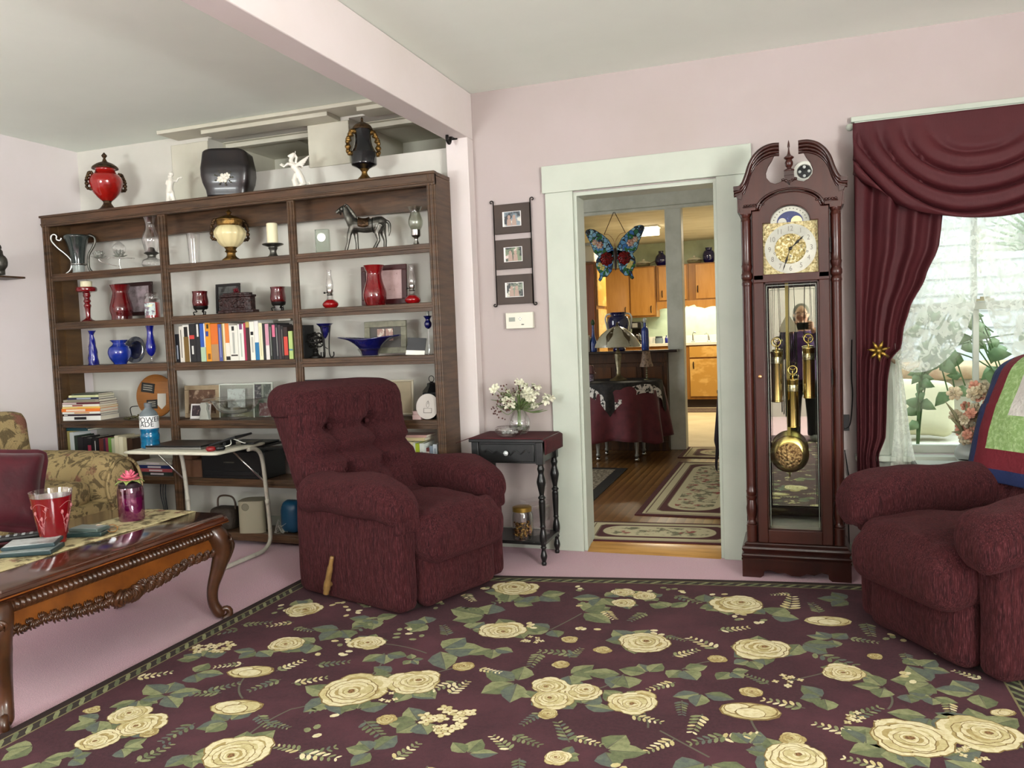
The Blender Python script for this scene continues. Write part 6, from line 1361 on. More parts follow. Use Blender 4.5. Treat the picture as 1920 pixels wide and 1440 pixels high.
md = MB(); md.prism([(-.089, 1.738)]+arch_pts(.089, .077, 1.738, 21)+[(.089, 1.738)], .017, .022, 'y'); moon = md.build('moon_dial', DS, dl, recalc=True)
md = MB(); md.prism([(x, z) for x, z in arch_pts(.060, .052, 1.7385, 19)], .0155, .0171, 'y'); md.build('night_sky', mat('moon_blue', '#2c3560', .4, nz=(60, '#4a5488', .6, .7)), moon, recalc=True)
for x, r, m in ((.030, .026, IVORY), (-.035, .020, DS)):
    MB().prism([(x+r*cos(pi*i/14), 1.7388+r*1.05*sin(pi*i/14)) for i in range(15)], .0140, .0156, 'y').build('moon_disc', m, moon, recalc=True)
b = MB()
for i in range(1, 14): a = pi*i/14; b.ball((-.075*cos(a), .0165, 1.738+.065*sin(a)), (.003, .0015, .003), 6, 4)
b.build('lunar_marks', NUM, moon)
# movement, chime rods, weights and pendulum
MB().box(-.12, .12, .03, .16, 1.50, 1.73).build('movement', mat('brass_plate', '#7d6a3a', .4, .8), CK)
b = MB()
for i in range(9): b.tube([(-.055+.0095*i, .235, 1.22), (-.055+.0095*i, .235, .80-.012*i)], .0028, 6)
b.prism([(-.065,1.21),(.03,1.21),(.02,1.245),(-.01,1.29),(-.015,1.5),(-.03,1.5),(-.03,1.29),(-.055,1.245)], .228, .242, 'y'); b.build('chime_rods', mat('chime_steel', '#8e8a78', .3, .9), CK, smooth=40)
for x, z0, z1 in ((-.075, .868, 1.118), (.076, .885, 1.132), (0, .742, .978)):
    wgt = MB().lathe([(.004,z0-.006),(.022,z0-.004),(.029,z0),(.029,z0+.004),(.0265,z0+.006),(.0265,z1-.012),(.029,z1-.008),(.029,z1-.002),(.024,z1),(.004,z1+.004)], 32, c=(x, .10, 0)).build('weight', BRASS, CK, smooth=35)
    b = MB(); b.tube([(x+.021*cos(a*pi/10), .10, z1+.045+.021*sin(a*pi/10)) for a in range(20)], .003, 8, closed=True)
    for a in range(3): b.tube([(x, .10, z1+.045), (x+.02*cos(a*2.1+.5), .10, z1+.045+.02*sin(a*2.1+.5))], .002, 6)
    b.tube([(x, .10, z1), (x, .10, z1+.026)], .004, 8); b.build('pulley', BRASS, wgt, smooth=180)
    b = MB(); b.tube([(x-.019, .10, z1+.05), (x-.019*.6, .10, 1.5)], .0012, 5).tube([(x+.019, .10, z1+.05), (x+.019*.6, .10, 1.5)], .0012, 5); b.build('cable', IRON, wgt, smooth=180)
    MB().lathe([(.0268,z1-.06),(.0272,z1-.058),(.0272,z1-.03),(.0268,z1-.028)], 32, c=(x, .10, 0)).build('engraved_band', mat('engraved_brass', '#b9b29a', .3, .9, nz=(90, '#6d5a2c', .48, .6)), wgt)
pn = MB(T=Matrix.Translation((-.022, .155, .595)) @ Matrix.Rotation(pi/2, 4, 'X')).lathe([(0,-.006),(.088,-.004),(.094,0),(.088,.006),(.062,.012),(.060,.010),(0,.012)], 48).build('pendulum', BRASS, CK, smooth=35)
MB(T=Matrix.Translation((-.022, .1435, .588)) @ Matrix.Rotation(pi/2, 4, 'X')).lathe([(0,0),(.056,0),(.060,-.002),(.062,.001),(.058,.003),(0,.0015)], 40).build('bob_medallion', mat('medallion', '#b08d62', .35, .85, nz=(70, '#6d4a30', .45, .6), bump=(80, .9)), pn)
MB().box(-.030, -.014, .158, .162, .68, 1.46).build('pendulum_rod', mat('rod_wood', '#8f7a34', .4), pn); MB().tube([(-.022,.157,.505),(-.022,.157,.478)], .004, 8).build('rating_nut', BRASS, pn)
# ================================================================== window, curtains and the sunroom behind
GLS = glass('window_glass', '#f4f8f6', .95, .0)
w = MB()
w.box(.30, WX0, YB-.022, YB-.0005, WZ0-.02, WZ1).box(WX1, WX1+.13, YB-.022, YB-.0005, WZ0-.02, WZ1).box(.285, WX1+.145, YB-.028, YB-.0005, WZ1, WZ1+.11).box(.27, WX1+.16, YB-.036, YB-.0005, WZ1+.09, WZ1+.115)
w.box(.27, WX1+.16, YB-.07, YB+T, WZ0-.028, WZ0-.0005).box(.30, WX1+.13, YB-.02, YB-.0005, WZ0-.12, WZ0-.03)
w.box(WX0-.0005, WX0+.02, YB, YB+T, WZ0, WZ1).box(WX1-.02, WX1+.0005, YB, YB+T, WZ0, WZ1).box(WX0+.02, WX1-.02, YB, YB+T, WZ1-.02, WZ1-.0005)
zm = 1.305
for y, z0, z1 in ((YB+.05, WZ0, zm+.02), (YB+.09, zm-.02, WZ1-.02)):
    w.box(WX0+.02, WX0+.065, y, y+.035, z0, z1).box(WX1-.065, WX1-.02, y, y+.035, z0, z1).box(WX0+.065, WX1-.065, y, y+.035, z0, z0+.04).box(WX0+.065, WX1-.065, y, y+.035, z1-.04, z1); w.box((WX0+WX1)/2-.013, (WX0+WX1)/2+.013, y+.005, y+.03, z0+.04, z1-.04)
win = struct(w.build('window_1', W_TRIM, bev=.002)); 
pane = MB().box(WX0+.06, WX1-.06, YB+.066, YB+.069, WZ0+.03, zm).box(WX0+.06, WX1-.06, YB+.106, YB+.109, zm, WZ1-.05).build('window_pane', GLS, win)
MB().box(.82, .90, YB+.035, YB+.05, zm+.021, zm+.032).box(.84, .88, YB+.03, YB+.045, zm+.032, zm+.042).build('sash_lock', mat('aged_brass', '#7d7a60', .4, .7), win)
# burgundy drapes
DRP = mat('burgundy_drape', '#481c20', .6, nz=(3, '#3e171c', .35, .7), sheen=.05, spec=.25, bump=(200, .12, (1, 1, .2)))
DRP.node_tree.nodes['Principled BSDF'].inputs['Sheen Tint'].default_value = lin('#b06a70')
XM = .825
edge = [(2.18,.70),(1.95,.69),(1.69,.655),(1.60,.645),(1.45,.585),(1.30,.515),(1.20,.487),(1.12,.478),(1.06,.430),(.95,.415),(.80,.41),(.68,.405),(.58,.372),(.50,.378),(.42,.385)]
def xr(z):
    for (z0, x0), (z1, x1) in zip(edge, edge[1:]):
        if z1 <= z <= z0: t = (z0-z)/(z0-z1); t = t*t*(3-2*t)*.5+t*.5; return x0+(x1-x0)*t
    return edge[-1][1] if z < edge[-1][0] else edge[0][1]
def panel(mir):
    def fn(u, v):
        z = 2.185-1.765*v; x0 = .276; x = x0+(xr(z)-x0)*u; nar = (xr(z)-x0)/.38
        ph = u*2*pi*3.1+.6*sin(v*5); y = 4.300-.026*sin(ph)*(.35+.65*min(1, nar*1.2))-.006*sin(ph*2.3+v*3)-.01*max(0, 1-abs(v-.63)/.1)
        if u > .93 and v < .35: y += .02*(u-.93)/.07
        return (x if not mir else 2*XM-x, y, z)
    b = MB(); b.sheet(70, 70, fn); return b.build('drape', DRP, smooth=180, solid=.003)
o = panel(False); tag(o, 'left burgundy drape held back by a gilt holdback beside the clock', 'curtain')
o = panel(True); tag(o, 'right burgundy drape at the edge of the picture by the window', 'curtain')
def swag(u, v):
    s = u*2-1; x = XM+s*(.553-.0*v); vv = v**.92
    zt_ = 2.205-.0*v; zl = 2.205-.21*vv*abs(s)**.5; sag = .505*vv
    drape = 1-abs(s)**2.1
    z = 2.205-.235*vv*(1-drape)-sag*drape+.0
    f_ = 5.2*(abs(s*.92)**2.4+v**2.4)**(1/2.4)+.12*sin(s*4)
    ph_ = (abs(s*.92)**2.4+v**2.4)**(1/2.4); amp = .024*(min(1, v*3))*(1-.35*abs(s)**3)*min(1, max(0, (ph_-.22)/.35))
    y = 4.268-.035*drape*vv-amp*(sin(2*pi*f_)+.35*sin(4*pi*f_+1.2))
    z += .008*sin(2*pi*f_+1.3)*min(1, v*2)*min(1, max(0, (ph_-.22)/.35))
    if v > .97: y += .012*(v-.97)/.03
    return (x, y, z)
b = MB(); b.sheet(64, 120, swag); o = b.build('swag', DRP, smooth=180, solid=.003); tag(o, 'burgundy swag valance draped in curved folds across the window top', 'valance')
MB_ = MB().tube([(.262, 4.325, 2.20), (2*XM-.262, 4.325, 2.20)], .012, 10).ball((.262, 4.325, 2.20), .018).ball((2*XM-.262, 4.325, 2.20), .018)
for x in (.30, XM, 2*XM-.30): MB_.box(x-.006, x+.006, 4.325, YB-.029, 2.19, 2.21)
tag(MB_.build('curtain_rod', W_TRIM, smooth=60), 'white curtain rod hidden behind the burgundy swag', 'curtain rod')
# holdback
t = thing('holdback', 'gilt leaf curtain holdback on a short rod gripping the left drape', 'holdback', (.372, 4.235, 1.105))
GILT = mat('gilt_leaf', '#a8893f', .35, .8, nz=(40, '#6d5626', .4, .65))
MB().tube([(.0, 0, 0), (.03, .045, -.02), (.085, .125, -.062)], [.008, .009, .0095], 10).build('rod', mat('rose_gold_rod', '#a98468', .3, .8), t, smooth=180)
b = MB()
for i in range(7): a = i*2*pi/7+.3; d = Vector((cos(a), -.15, sin(a))); b.tube([d*.006, d*.03+Vector((0,-.006,0)), d*.052], [.008, .009, .001], 6)
b.ball((0, -.012, 0), .014, 10, 8); b.build('leaf_rosette', GILT, t, smooth=180)
# lace sheers: translucent threads over clear gaps
def lace(name, gap, scale):
    m = bpy.data.materials.new(name); m.use_nodes = True; nt = m.node_tree; N = nt.nodes; L = nt.links; N.remove(N['Principled BSDF'])
    tr = N.new('ShaderNodeBsdfTransparent'); df = N.new('ShaderNodeBsdfDiffuse'); tl_ = N.new('ShaderNodeBsdfTranslucent'); c = lin('#eceee4')
    df.inputs[0].default_value = c; tl_.inputs[0].default_value = c
    a = N.new('ShaderNodeMixShader'); a.inputs[0].default_value = .62; L.new(df.outputs[0], a.inputs[1]); L.new(tl_.outputs[0], a.inputs[2])
    tc = N.new('ShaderNodeTexCoord'); vo = N.new('ShaderNodeTexNoise'); vo.inputs['Scale'].default_value = scale; vo.inputs['Detail'].default_value = 2; vo.inputs['Distortion'].default_value = 1.6
    L.new(tc.outputs['Object'], vo.inputs['Vector'])
    r = N.new('ShaderNodeMapRange'); r.inputs[1].default_value = .47; r.inputs[2].default_value = .53; r.inputs[3].default_value = gap[0]; r.inputs[4].default_value = gap[1]
    L.new(vo.outputs['Fac'], r.inputs[0]); mx = N.new('ShaderNodeMixShader'); L.new(r.outputs[0], mx.inputs[0]); L.new(tr.outputs[0], mx.inputs[1]); L.new(a.outputs[0], mx.inputs[2])
    L.new(mx.outputs[0], N['Material Output'].inputs[0]); return m
LACE = lace('lace_sheer', (.46, .85), 19); SHEER = lace('plain_sheer', (.72, .86), 30)
def sheer(mir):
    ed = [(2.16,.86),(1.8,.85),(1.5,.83),(1.32,.80),(1.20,.775),(1.10,.74),(1.02,.70),(.985,.62)]
    def fn(u, v):
        tz = 2.16-1.06*v
        if v < .999: pass
        a = u  # upper part: full width, gathers to the tie at (.455, 1.05)
        xt = .42+(.90-.42)*a; zt_ = 2.16; tx, tz_ = .455, 1.055-.02*a
        w_ = v**1.25; bulge = sin(pi*min(1, v))*a
        x = xt*(1-w_)+tx*w_+.20*bulge**1.4*(v)*1.15; z = zt_*(1-v)+tz_*v-.52*bulge*v*v*1.2
        y = 4.352-.006+.009*sin(u*40+v*4)*(1-.5*v)-.05*max(0, v-.8)/.2*1.0
        return (x if not mir else 2*XM-x, y, z)
    b = MB(); b.sheet(70, 44, fn)
    def tail(u, v):
        z = 1.06-.55*v; x = .452+u*(.012+.10*v**.8)-.02*v+.015*sin(u*9+v*4)*v; y = 4.290-.012*sin(u*19+v*2)+.03*v
        return (x if not mir else 2*XM-x, y, z)
    o = b.build('lace_curtain', LACE, smooth=180)
    b = MB(); b.sheet(30, 20, tail); b.build('tail', SHEER, o, smooth=180); return o
tag(sheer(False), 'sheer white lace curtain tied back to the left of the window', 'lace curtain')
tag(sheer(True), 'sheer white lace curtain tied back to the right of the window', 'lace curtain')
# power cord by the drape
b = MB(); b.tube(spline([(.262,4.37,1.16),(.258,4.365,.98),(.262,4.368,.88),(.25,4.365,.74),(.225,4.36,.71),(.215,4.36,.72)], 6), .003, 6).tube(spline([(.222,4.37,.60),(.235,4.37,.50),(.25,4.37,.40),(.236,4.37,.25),(.24,4.36,.02)], 6), .003, 6).box(.205, .245, 4.362, 4.384, .70, .78)
tag(b.build('power_cord', mat('black_cord', '#151315', .5), smooth=40), 'thin black power cord running down the wall between clock and drape', 'cord')
# small metal table with a flower arrangement in front of the window
t = thing('glass_topped_table', 'small table with white top and dark metal rim below the window', 'table', (.70, 4.17, 0))
MB().box(-.17, .19, -.08, .12, .555, .566).build('top', mat('pale_glass_top', '#c3cbc4', .08), t, bev=.003)
MB().tube(spline([(-.18,.09,.558),(-.17,-.04,.56),(-.10,-.085,.572),(.02,-.10,.572),(.19,-.10,.562)], 6), .009, 8).build('rim', mat('dark_steel', '#3d3e3e', .3, .8), t, smooth=180)
for x, y in ((-.15,-.06),(.17,-.06),(-.15,.1),(.17,.1)): MB().tube([(x,y,0),(x,y,.555)], .009, 8).build('leg', IRON, t)
p = YP(1818, 838, 4.17)
t = thing('flower_arrangement', 'peach and cream silk flower arrangement in a pale vase below the window', 'flower arrangement', (p.x, 4.17, .567)); rnd = random.Random(8)
MB().shell(rprof([(.035,0),(.04,.01),(.062,.04),(.058,.075),(.03,.11),(.034,.125)], 4), 20, .003).build('vase', mat('grey_ceramic', '#9aa09a', .3), t)
fa, fb, fl = MB(), MB(), MB()
for i in range(34):
    u = rnd.random(); c = Vector((rnd.gauss(-.01+.05*u, .035), rnd.gauss(-.01, .03), .11+.27*u)); mb = fa if rnd.random() < .5 else fb
    for j in range(2): flower_mb(mb, c+Vector((0,-.004*j,0)), rnd.uniform(.022, .036)-.008*j, 6, (rnd.uniform(-.7,.7), -1, rnd.uniform(-.3,.8)), .3+.5*j, rnd.uniform(0,6), .5)
for i in range(16):
    a = rnd.uniform(0, 6.3); e = Vector((.10*cos(a), .05*sin(a), rnd.uniform(.06, .30))); fl.tube([Vector((0,0,.1)), e*.6+Vector((0,0,.06)), e], [.003, .009, .001], 5)
fa.build('peach_blossoms', mat('peach_silk', '#c98f78', .7), t, smooth=60, solid=.001); fb.build('cream_blossoms', mat('cream_silk', '#cfc4a6', .7, nz=(20, '#b3a07c', .45, .7)), t, smooth=60, solid=.001); fl.build('leaves', mat('dusty_leaf', '#7d7a5a', .7), t, smooth=180)
b = MB(); b.tube([(.05*cos(a*pi/8), -.01+.05*sin(a*pi/8), .03) for a in range(16)], .003, 6, closed=True); b.build('metal_holder', IRON, t, smooth=180)
# ---- the sunroom
SX0, SX1, SY1 = -.05, 4.2, 7.4
S(MB().box(SX0, SX1, YB+T, SY1+1.2, -.12, -.02), 'floor_sunroom', mat('sunroom_floor', '#b9b5a6', .7))
SID = mat('white_siding', '#d5d8d6', .6)
w = MB()
for i in range(22): z = -.05+.135*i; w.prism([(SY1, z), (SY1-.022, z+.002), (SY1-.006, z+.135), (SY1, z+.135)], SX0, SX1, 'x')
w.box(SX0, SX1, SY1, SY1+.1, -.1, 2.95); S(w, 'wall_sunroom', SID)
S(MB().box(SX0-.1, SX0, YB+T, SY1, -.1, 2.6), 'wall_sunroom_left', SID); S(MB().box(SX1, SX1+.1, YB+T, SY1, -.1, 2.6), 'wall_sunroom_right', SID)
w = MB()
for x in (.75, 1.9, 3.1): w.box(x-.035, x+.035, 6.3, 6.37, -.02, 2.5)
S(w, 'trim_4', mat('grey_post', '#b9bdbb', .5))
t = thing('sunroom_sofa', 'white cushioned sofa seen through the window', 'sofa', (.87, 5.75, -.02)); WCU = mat('white_cushion', '#dcdacb', .8, nz=(6, '#c9c4b0', .4, .7))
MB().rbox((.3, 0, .28), (1.7, .75, .44), .06, 8, fn=wr).build('base', WCU, t, smooth=180); MB().rbox((.3, .38, .62), (1.7, .2, .5), .08, 8, fn=wr).build('back', WCU, t, smooth=180)
for s in (-.62, 1.2): MB().rbox((s, 0, .55), (.22, .8, .24), .1, 8, fn=wr).build('arm', WCU, t, smooth=180)
o = MB().rbox((0,0,0), (.44, .16, .36), .075, 10, fn=wr).build('cushion', mat('ivory_cushion', '#d9d3ae', .8), smooth=180); o.location = (.72, 5.66, .69); o.rotation_euler = (-.3, .1, .15); tag(o, 'ivory round-topped cushion on the sunroom sofa', 'cushion')
o = MB().rbox((0,0,0), (.25, .12, .25), .055, 8, fn=wr).build('cushion', mat('pink_cushion', '#c98a86', .8), smooth=180); o.location = (.40, 5.64, .63); o.rotation_euler = (-.3, .5, .3); tag(o, 'small pink cushion on the sunroom sofa behind the sheer curtain', 'cushion')
o = MB().rbox((0,0,0), (1.5, .5, .10), .04, 8, fn=wr).build('blanket', mat('peach_blanket', '#c9b08c', .8, nz=(9, '#b08a6a', .45, .7)), smooth=180); o.location = (1.15, 6.13, .90); tag(o, 'peach blanket along the back of the sunroom sofa', 'blanket')
t = thing('vine_plant', 'green trailing vine plant in the sunroom behind the lace curtain', 'plant', (.62, 4.95, -.02)); rnd = random.Random(21)
MB().shell([(.10,0),(.15,.28),(.16,.30)], 20, .006).build('pot', mat('white_pot', '#c9c8bb', .6), t)
st, lv = MB(), MB()
for i in range(12):
    a = rnd.uniform(-1.2, 1.4); L_ = rnd.uniform(.3, .75); P_ = spline([Vector((0,0,.26)), Vector((.05*cos(a), -.02, .75+.35*rnd.random())), Vector((L_*.5*cos(a), rnd.uniform(-.15,.1), 1.05+.35*rnd.random())), Vector((L_*cos(a), rnd.uniform(-.2,.1), .8+.4*rnd.random()))], 6); st.tube(P_, .004, 5)
    for q in P_[5::3]:
        d = Vector((rnd.uniform(-1,1), rnd.uniform(-.5,.3), rnd.uniform(-1.1,.1))).normalized(); s_ = d.cross(Vector((.2,1,.1))).normalized(); r = rnd.uniform(.06, .10)
        lv.add([q, q+d*r*.35+s_*r*.42, q+d*r*.75+s_*r*.3, q+d*r*1.25, q+d*r*.75-s_*r*.3, q+d*r*.35-s_*r*.42, q+d*r*.6+Vector((0,-.01,0))], [(0,1,6),(1,2,6),(2,3,6),(3,4,6),(4,5,6),(5,0,6)])
st.build('vines', mat('vine_green', '#5f7a4a', .5), t, smooth=180); lv.build('leaves', mat('vine_leaf', '#7d9a6c', .45, nz=(8, '#9ab07e', .4, .7)), t, smooth=60, solid=.001)
t = thing('palm', 'fan palm in the sunroom beyond the upper sash', 'plant', (1.75, 6.75, -.02)); b = MB()
for i in range(26):
    a = pi*i/25; d = Vector((cos(a), -.15, sin(a)*.9)); s_ = Vector((-d.z, 0, d.x)); o_ = Vector((0, 0, 1.75)); b.add([o_, o_+d*.25+s_*.016, o_+d*.52, o_+d*.25-s_*.016], [(0, 1, 2, 3)])
b.build('frond', mat('palm_green', '#7d9468', .5), t, smooth=60, solid=.001); MB().tube([(0,0,.45),(0,0,1.75)], .012, 8).build('stem', MC['vine_green'], t); MB().shell([(.15,0),(.19,.4),(.2,.42)], 20, .01).build('pot', MC['white_pot'], t)
# ================================================================== dining room and kitchen beyond the doorway
ZD, YP_, YK = .025, 8.13, 13.08
DXL, DXR = -3.9, -.28
DWALL = mat('dining_wall', '#d6d0c2', .7)
BEAD = mat('ceiling_boards', '#c9c9ba', .6, wave=(9, '#a9a896', 0, (1, 1, 1), 'Y'), nz=(2, '#b9b8a6', .4, .7))
fl = MB(); fl.box(DXL, DXR, YB+T+.02, 8.28, -.1, ZD); S(fl, 'floor_dining', OAK)
S(MB().box(DXL-.6, DXR, 8.28, YK+.1, -.1, ZD), 'floor_kitchen', mat('beige_vinyl', '#cfc09a', .45, nz=(3, '#bfae84', .4, .7)))
S(MB().box(DXL-.1, DXR+.1, YB+T+.001, YP_+.1, 2.635, 2.72), 'ceiling_dining', BEAD)
S(MB().box(DXL-.7, DXR+.1, YP_+.1, YK+.1, 2.635, 2.72), 'ceiling_kitchen', mat('kitchen_ceiling', '#cfcab4', .7, nz=(2, '#bdb79f', .4, .7, (1, 3, 1))))
S(MB().box(DXL-.1, DXL, YB+T, YP_, 0, 2.7), 'wall_dining_left', DWALL); S(MB().box(DXR, DXR+.1, YB+T+.001, YK+.1, 0, 2.7), 'wall_dining_right', DWALL)
S(MB().box(DXL-.7, DXL-.6, YP_, YK+.1, 0, 2.7), 'wall_kitchen_left', DWALL)
S(MB().box(DXL-.7, DXR, YK, YK+.1, 0, 2.72), 'wall_kitchen_back', mat('green_tile_board', '#bccab0', .45, nz=(5, '#a9b89c', .4, .7)))
POST = mat('white_post', '#d9dbd0', .5, nz=(3, '#babdaf', .4, .7))
w = MB(); w.box(DXL-.6, DXR, YP_, YP_+.16, 2.455, 2.634).box(DXL-.6, DXR, YP_-.018, YP_, 2.44, 2.47)
S(w, 'header_beam', POST)
S(MB().box(-1.222, -1.062, YP_, YP_+.16, ZD, 2.456), 'post', POST, bev=.004)
S(MB().box(DXL-.6, -3.6, YP_-.001, YP_+.161, ZD, 2.44), 'post', POST)
# half wall of knotty pine with a dark bar top
KP = mat('knotty_pine', '#4a2a12', .35, nz=(3, '#2f190a', .4, .7, (6, 6, .7)), nz2=(6, '#6d4219', .55, .75, (5, 5, 1)), coat=.2)
bar_ = thing('bar_counter', 'dark knotty pine half wall with a bar top behind the round table', 'bar counter', (-2.2, 8.08, ZD))
b = MB(T=Matrix.Translation((2.2, -8.08, -ZD))); b.box(-3.6, -1.224, 8.05, 8.28, ZD, 1.02).box(-3.6, -1.224, 8.035, 8.05, .92, 1.02).box(-3.6, -1.224, 8.035, 8.05, ZD, .12); b.build('panel_wall', KP, bar_, bev=.003)
b = MB(T=Matrix.Translation((2.2, -8.08, -ZD)))
for i in range(9): x = -3.58+.262*i; b.box(x, x+.004, 8.03, 8.0355 if False else 8.0495, .121, .919); b.box(x+.05, x+.215, 8.043, 8.052, .16, .88)
b.build('raised_panels', mat('knotty_pine_panel', '#5a3415', .35, nz=(3, '#3b200c', .4, .7, (6, 6, .7)), coat=.2), bar_, bev=.004)
b = MB(T=Matrix.Translation((2.2, -8.08, -ZD))); b.box(-3.6, -1.105, 7.93, 8.128, 1.02, 1.046); b.build('bar_top', mat('dark_bar_top', '#2a1710', .25, coat=.3), bar_, bev=.004)
zb_ = 1.0465
for i, (px0, px1, c, hh, ds) in enumerate(((1084,1090,'#3a3d38',.175,'dark grey'),(1091,1096,'#a8a79b',.19,'pale'),(1096,1101,'#4c4136',.17,'brown'),(1101,1106,'#8a7f72',.15,'tan'))):
    a = YP(px0, 655, 7.97); c_ = YP(px1, 655, 7.97); book('book', f'{ds} book standing at the left of the bar top, {ORD[i]} in the row', (a.x, 7.97, zb_), c_.x-a.x-.002, hh, .14, c, (), group='books on the bar top')
def at_(name, label, cat, px, y, z, segs, n=24, fn=None):
    p = YP(px, 650, y); p.z = z; t = thing(name, label, cat, p)
    for nm, m, pr, sm, sh in segs: b = MB(); (b.shell if sh else b.lathe)(rprof(pr, sm) if sm else pr, n, fn=fn); b.build(nm, m, t)
    return t
at_('blue_bottle', 'slim cobalt bottle with green stopper at the left of the bar top', 'bottle', 1113, 8.02, zb_, [('bottle', mat('blue_bottle_glass', '#1c3a80', .08, coat=.6), [(.036,0),(.038,.02),(.036,.09),(.016,.17),(.011,.27)], 4, 0), ('stopper', mat('green_stopper', '#2f4a2a', .5), [(.012,.27),(.02,.29),(.015,.315),(.004,.33)], 3, 0)])
t = at_('blue_urn', 'large navy vase with white handles standing on the bar behind the lamp', 'vase', 1161, 8.03, zb_, [('body', NAVYG, [(.06,0),(.065,.02),(.05,.06),(.075,.13),(.105,.24),(.11,.30),(.095,.34),(.075,.36),(.085,.39)], 4, 0)])
for s in (-1, 1): MB().tube(spline([(s*.055,0,.05),(s*.10,0,.14),(s*.125,0,.27),(s*.135,0,.33),(s*.115,0,.37),(s*.08,0,.375)], 5), .009, 8).build('handle', WHITEP, t, smooth=180)
at_('blue_bottle', 'embossed blue bottle with clear stopper at the right of the bar top', 'bottle', 1210, 8.03, zb_, [('bottle', mat('blue_bottle_glass2', '#24459a', .08, coat=.6, nz=(18, '#162c66', .4, .7)), [(.036,0),(.038,.008),(.038,.19),(.034,.215),(.014,.235),(.013,.275)], 0, 0), ('stopper', mat('clear_stopper', '#d5d9d5', .1, .3), [(.01,.275),(.018,.29),(.019,.31),(.004,.325)], 2, 0)])
# stained glass butterfly
def stained(name):
    m = bpy.data.materials.new(name); m.use_nodes = True; nt = m.node_tree; N = nt.nodes; L = nt.links; b = N['Principled BSDF']; b.inputs['Roughness'].default_value = .2
    tc = N.new('ShaderNodeTexCoord'); v = N.new('ShaderNodeTexVoronoi'); v.inputs['Scale'].default_value = 26; e = N.new('ShaderNodeTexVoronoi'); e.feature = 'DISTANCE_TO_EDGE'; e.inputs['Scale'].default_value = 26
    L.new(tc.outputs['Object'], v.inputs['Vector']); L.new(tc.outputs['Object'], e.inputs['Vector'])
    sp = N.new('ShaderNodeSeparateColor'); L.new(v.outputs['Color'], sp.inputs[0]); r = N.new('ShaderNodeValToRGB'); r.color_ramp.interpolation = 'CONSTANT'
    cs = ['#7fb0cf', '#5a93c4', '#8fbfd4', '#3d74b8', '#7aa9c9', '#2f6a4a', '#9cc6d2', '#1f3a5c']
    for i, c in enumerate(cs):
        el = r.color_ramp.elements[i] if i < 2 else r.color_ramp.elements.new(i/len(cs))
        el.position = i/len(cs); el.color = lin(c)
    L.new(sp.outputs[0], r.inputs[0]); th = N.new('ShaderNodeMath'); th.operation = 'LESS_THAN'; th.inputs[1].default_value = .06; L.new(e.outputs['Distance'], th.inputs[0])
    mx = N.new('ShaderNodeMix'); mx.data_type = 'RGBA'; L.new(th.outputs[0], mx.inputs[0]); L.new(r.outputs[0], mx.inputs[6]); mx.inputs[7].default_value = lin('#15171a'); L.new(mx.outputs[2], b.inputs['Base Color'])
    b.inputs['Subsurface Weight'].default_value = 0; return m
p = YP(1154, 484, 8.06); k = .0972/PPM(p)
t = thing('stained_glass_butterfly', 'stained glass butterfly with red roses hanging by a chain from the header', 'butterfly', p, -.0)
up = [(-40,195),(-130,360),(-250,470),(-410,575),(-500,590),(-572,520),(-525,420),(-470,300),(-415,140),(-330,60)]
lo = [(-330,60),(-375,-20),(-385,-110),(-355,-200),(-310,-275),(-318,-340),(-345,-400),(-318,-425),(-285,-395),(-262,-345),(-180,-345),(-85,-245),(-40,-60),(-30,160)]
SG = stained('stained_glass'); ROSE = mat('stained_red', '#7a0f14', .2, nz=(60, '#3d060a', .5, .58)); 
for s in (-1, 1):
    for nm, P_ in (('upper_wing', up+[(-45,60)]), ('lower_wing', lo)):
        pts = [(x*k*s, z*k) for x, z in P_]; wv_ = MB().prism(pts if s > 0 else pts[::-1], -.004, .004, 'y').build(nm, SG, t, recalc=True)
        MB().tube([(x, 0, z) for x, z in pts], .0045, 6, closed=True).build('lead_edge', mat('lead_came', '#2a2c2c', .4, .6), wv_, smooth=180)
    b = MB()
    fl_ = lambda c, r, n_, m, tw=0: None
    rb, wb, yb, gb, kb = MB(), MB(), MB(), MB(), MB()
    for j in range(3): flower_mb(rb, (s*-175*k, -.005-.002*j, -5*k), (135-35*j)*k, 8, (0,-1,0), .02, j*.5, .5)
    for cx, cz, r in ((-300,270,75),(-395,330,60)):
        for j in range(2): flower_mb(wb, (s*cx*k, -.005-.002*j, cz*k), (r-24*j)*k, 6, (0,-1,0), .02, j*.6, .5)
    for cx, cz, r in ((-300,-110,55),(-260,-175,55),(-410,315,36)): flower_mb(yb, (s*cx*k, -.0052, cz*k), r*k, 4, (0,-1,0), .02, .4, .6)
    for cx, cz, a in ((-330,395,.7),(-270,420,1.5),(-370,150,2.4),(-300,140,.3),(-215,150,1.),(-170,-230,1.9),(-280,-235,.5),(-335,-170,2.5),(-230,-280,1.2)):
        d = Vector((cos(a)*s, 0, sin(a)))*70*k; q = Vector((d.z, 0, -d.x))*.38; c = Vector((s*cx*k, -.0048, cz*k)); gb.add([c-d, c+q, c+d, c-q], [(0, 1, 2, 3)])
    kb.ball((s*-520*k, 0, 530*k), (60*k, .0065, 62*k), 12, 8)
    rb.build('rose', ROSE, t, smooth=60, solid=.001); wb.build('pink_blossoms', mat('stained_pink', '#d9b9a6', .25, nz=(50, '#a3564a', .52, .6)), t, smooth=60, solid=.001); yb.build('yellow_blossoms', mat('stained_yellow', '#dccb7a', .25), t, smooth=60, solid=.001); gb.build('green_leaves', mat('stained_green', '#2f6b3a', .25), t, smooth=0, solid=.001); kb.build('wing_tip', mat('stained_black', '#20242a', .2, nz=(60, '#5a6472', .55, .62)), t)
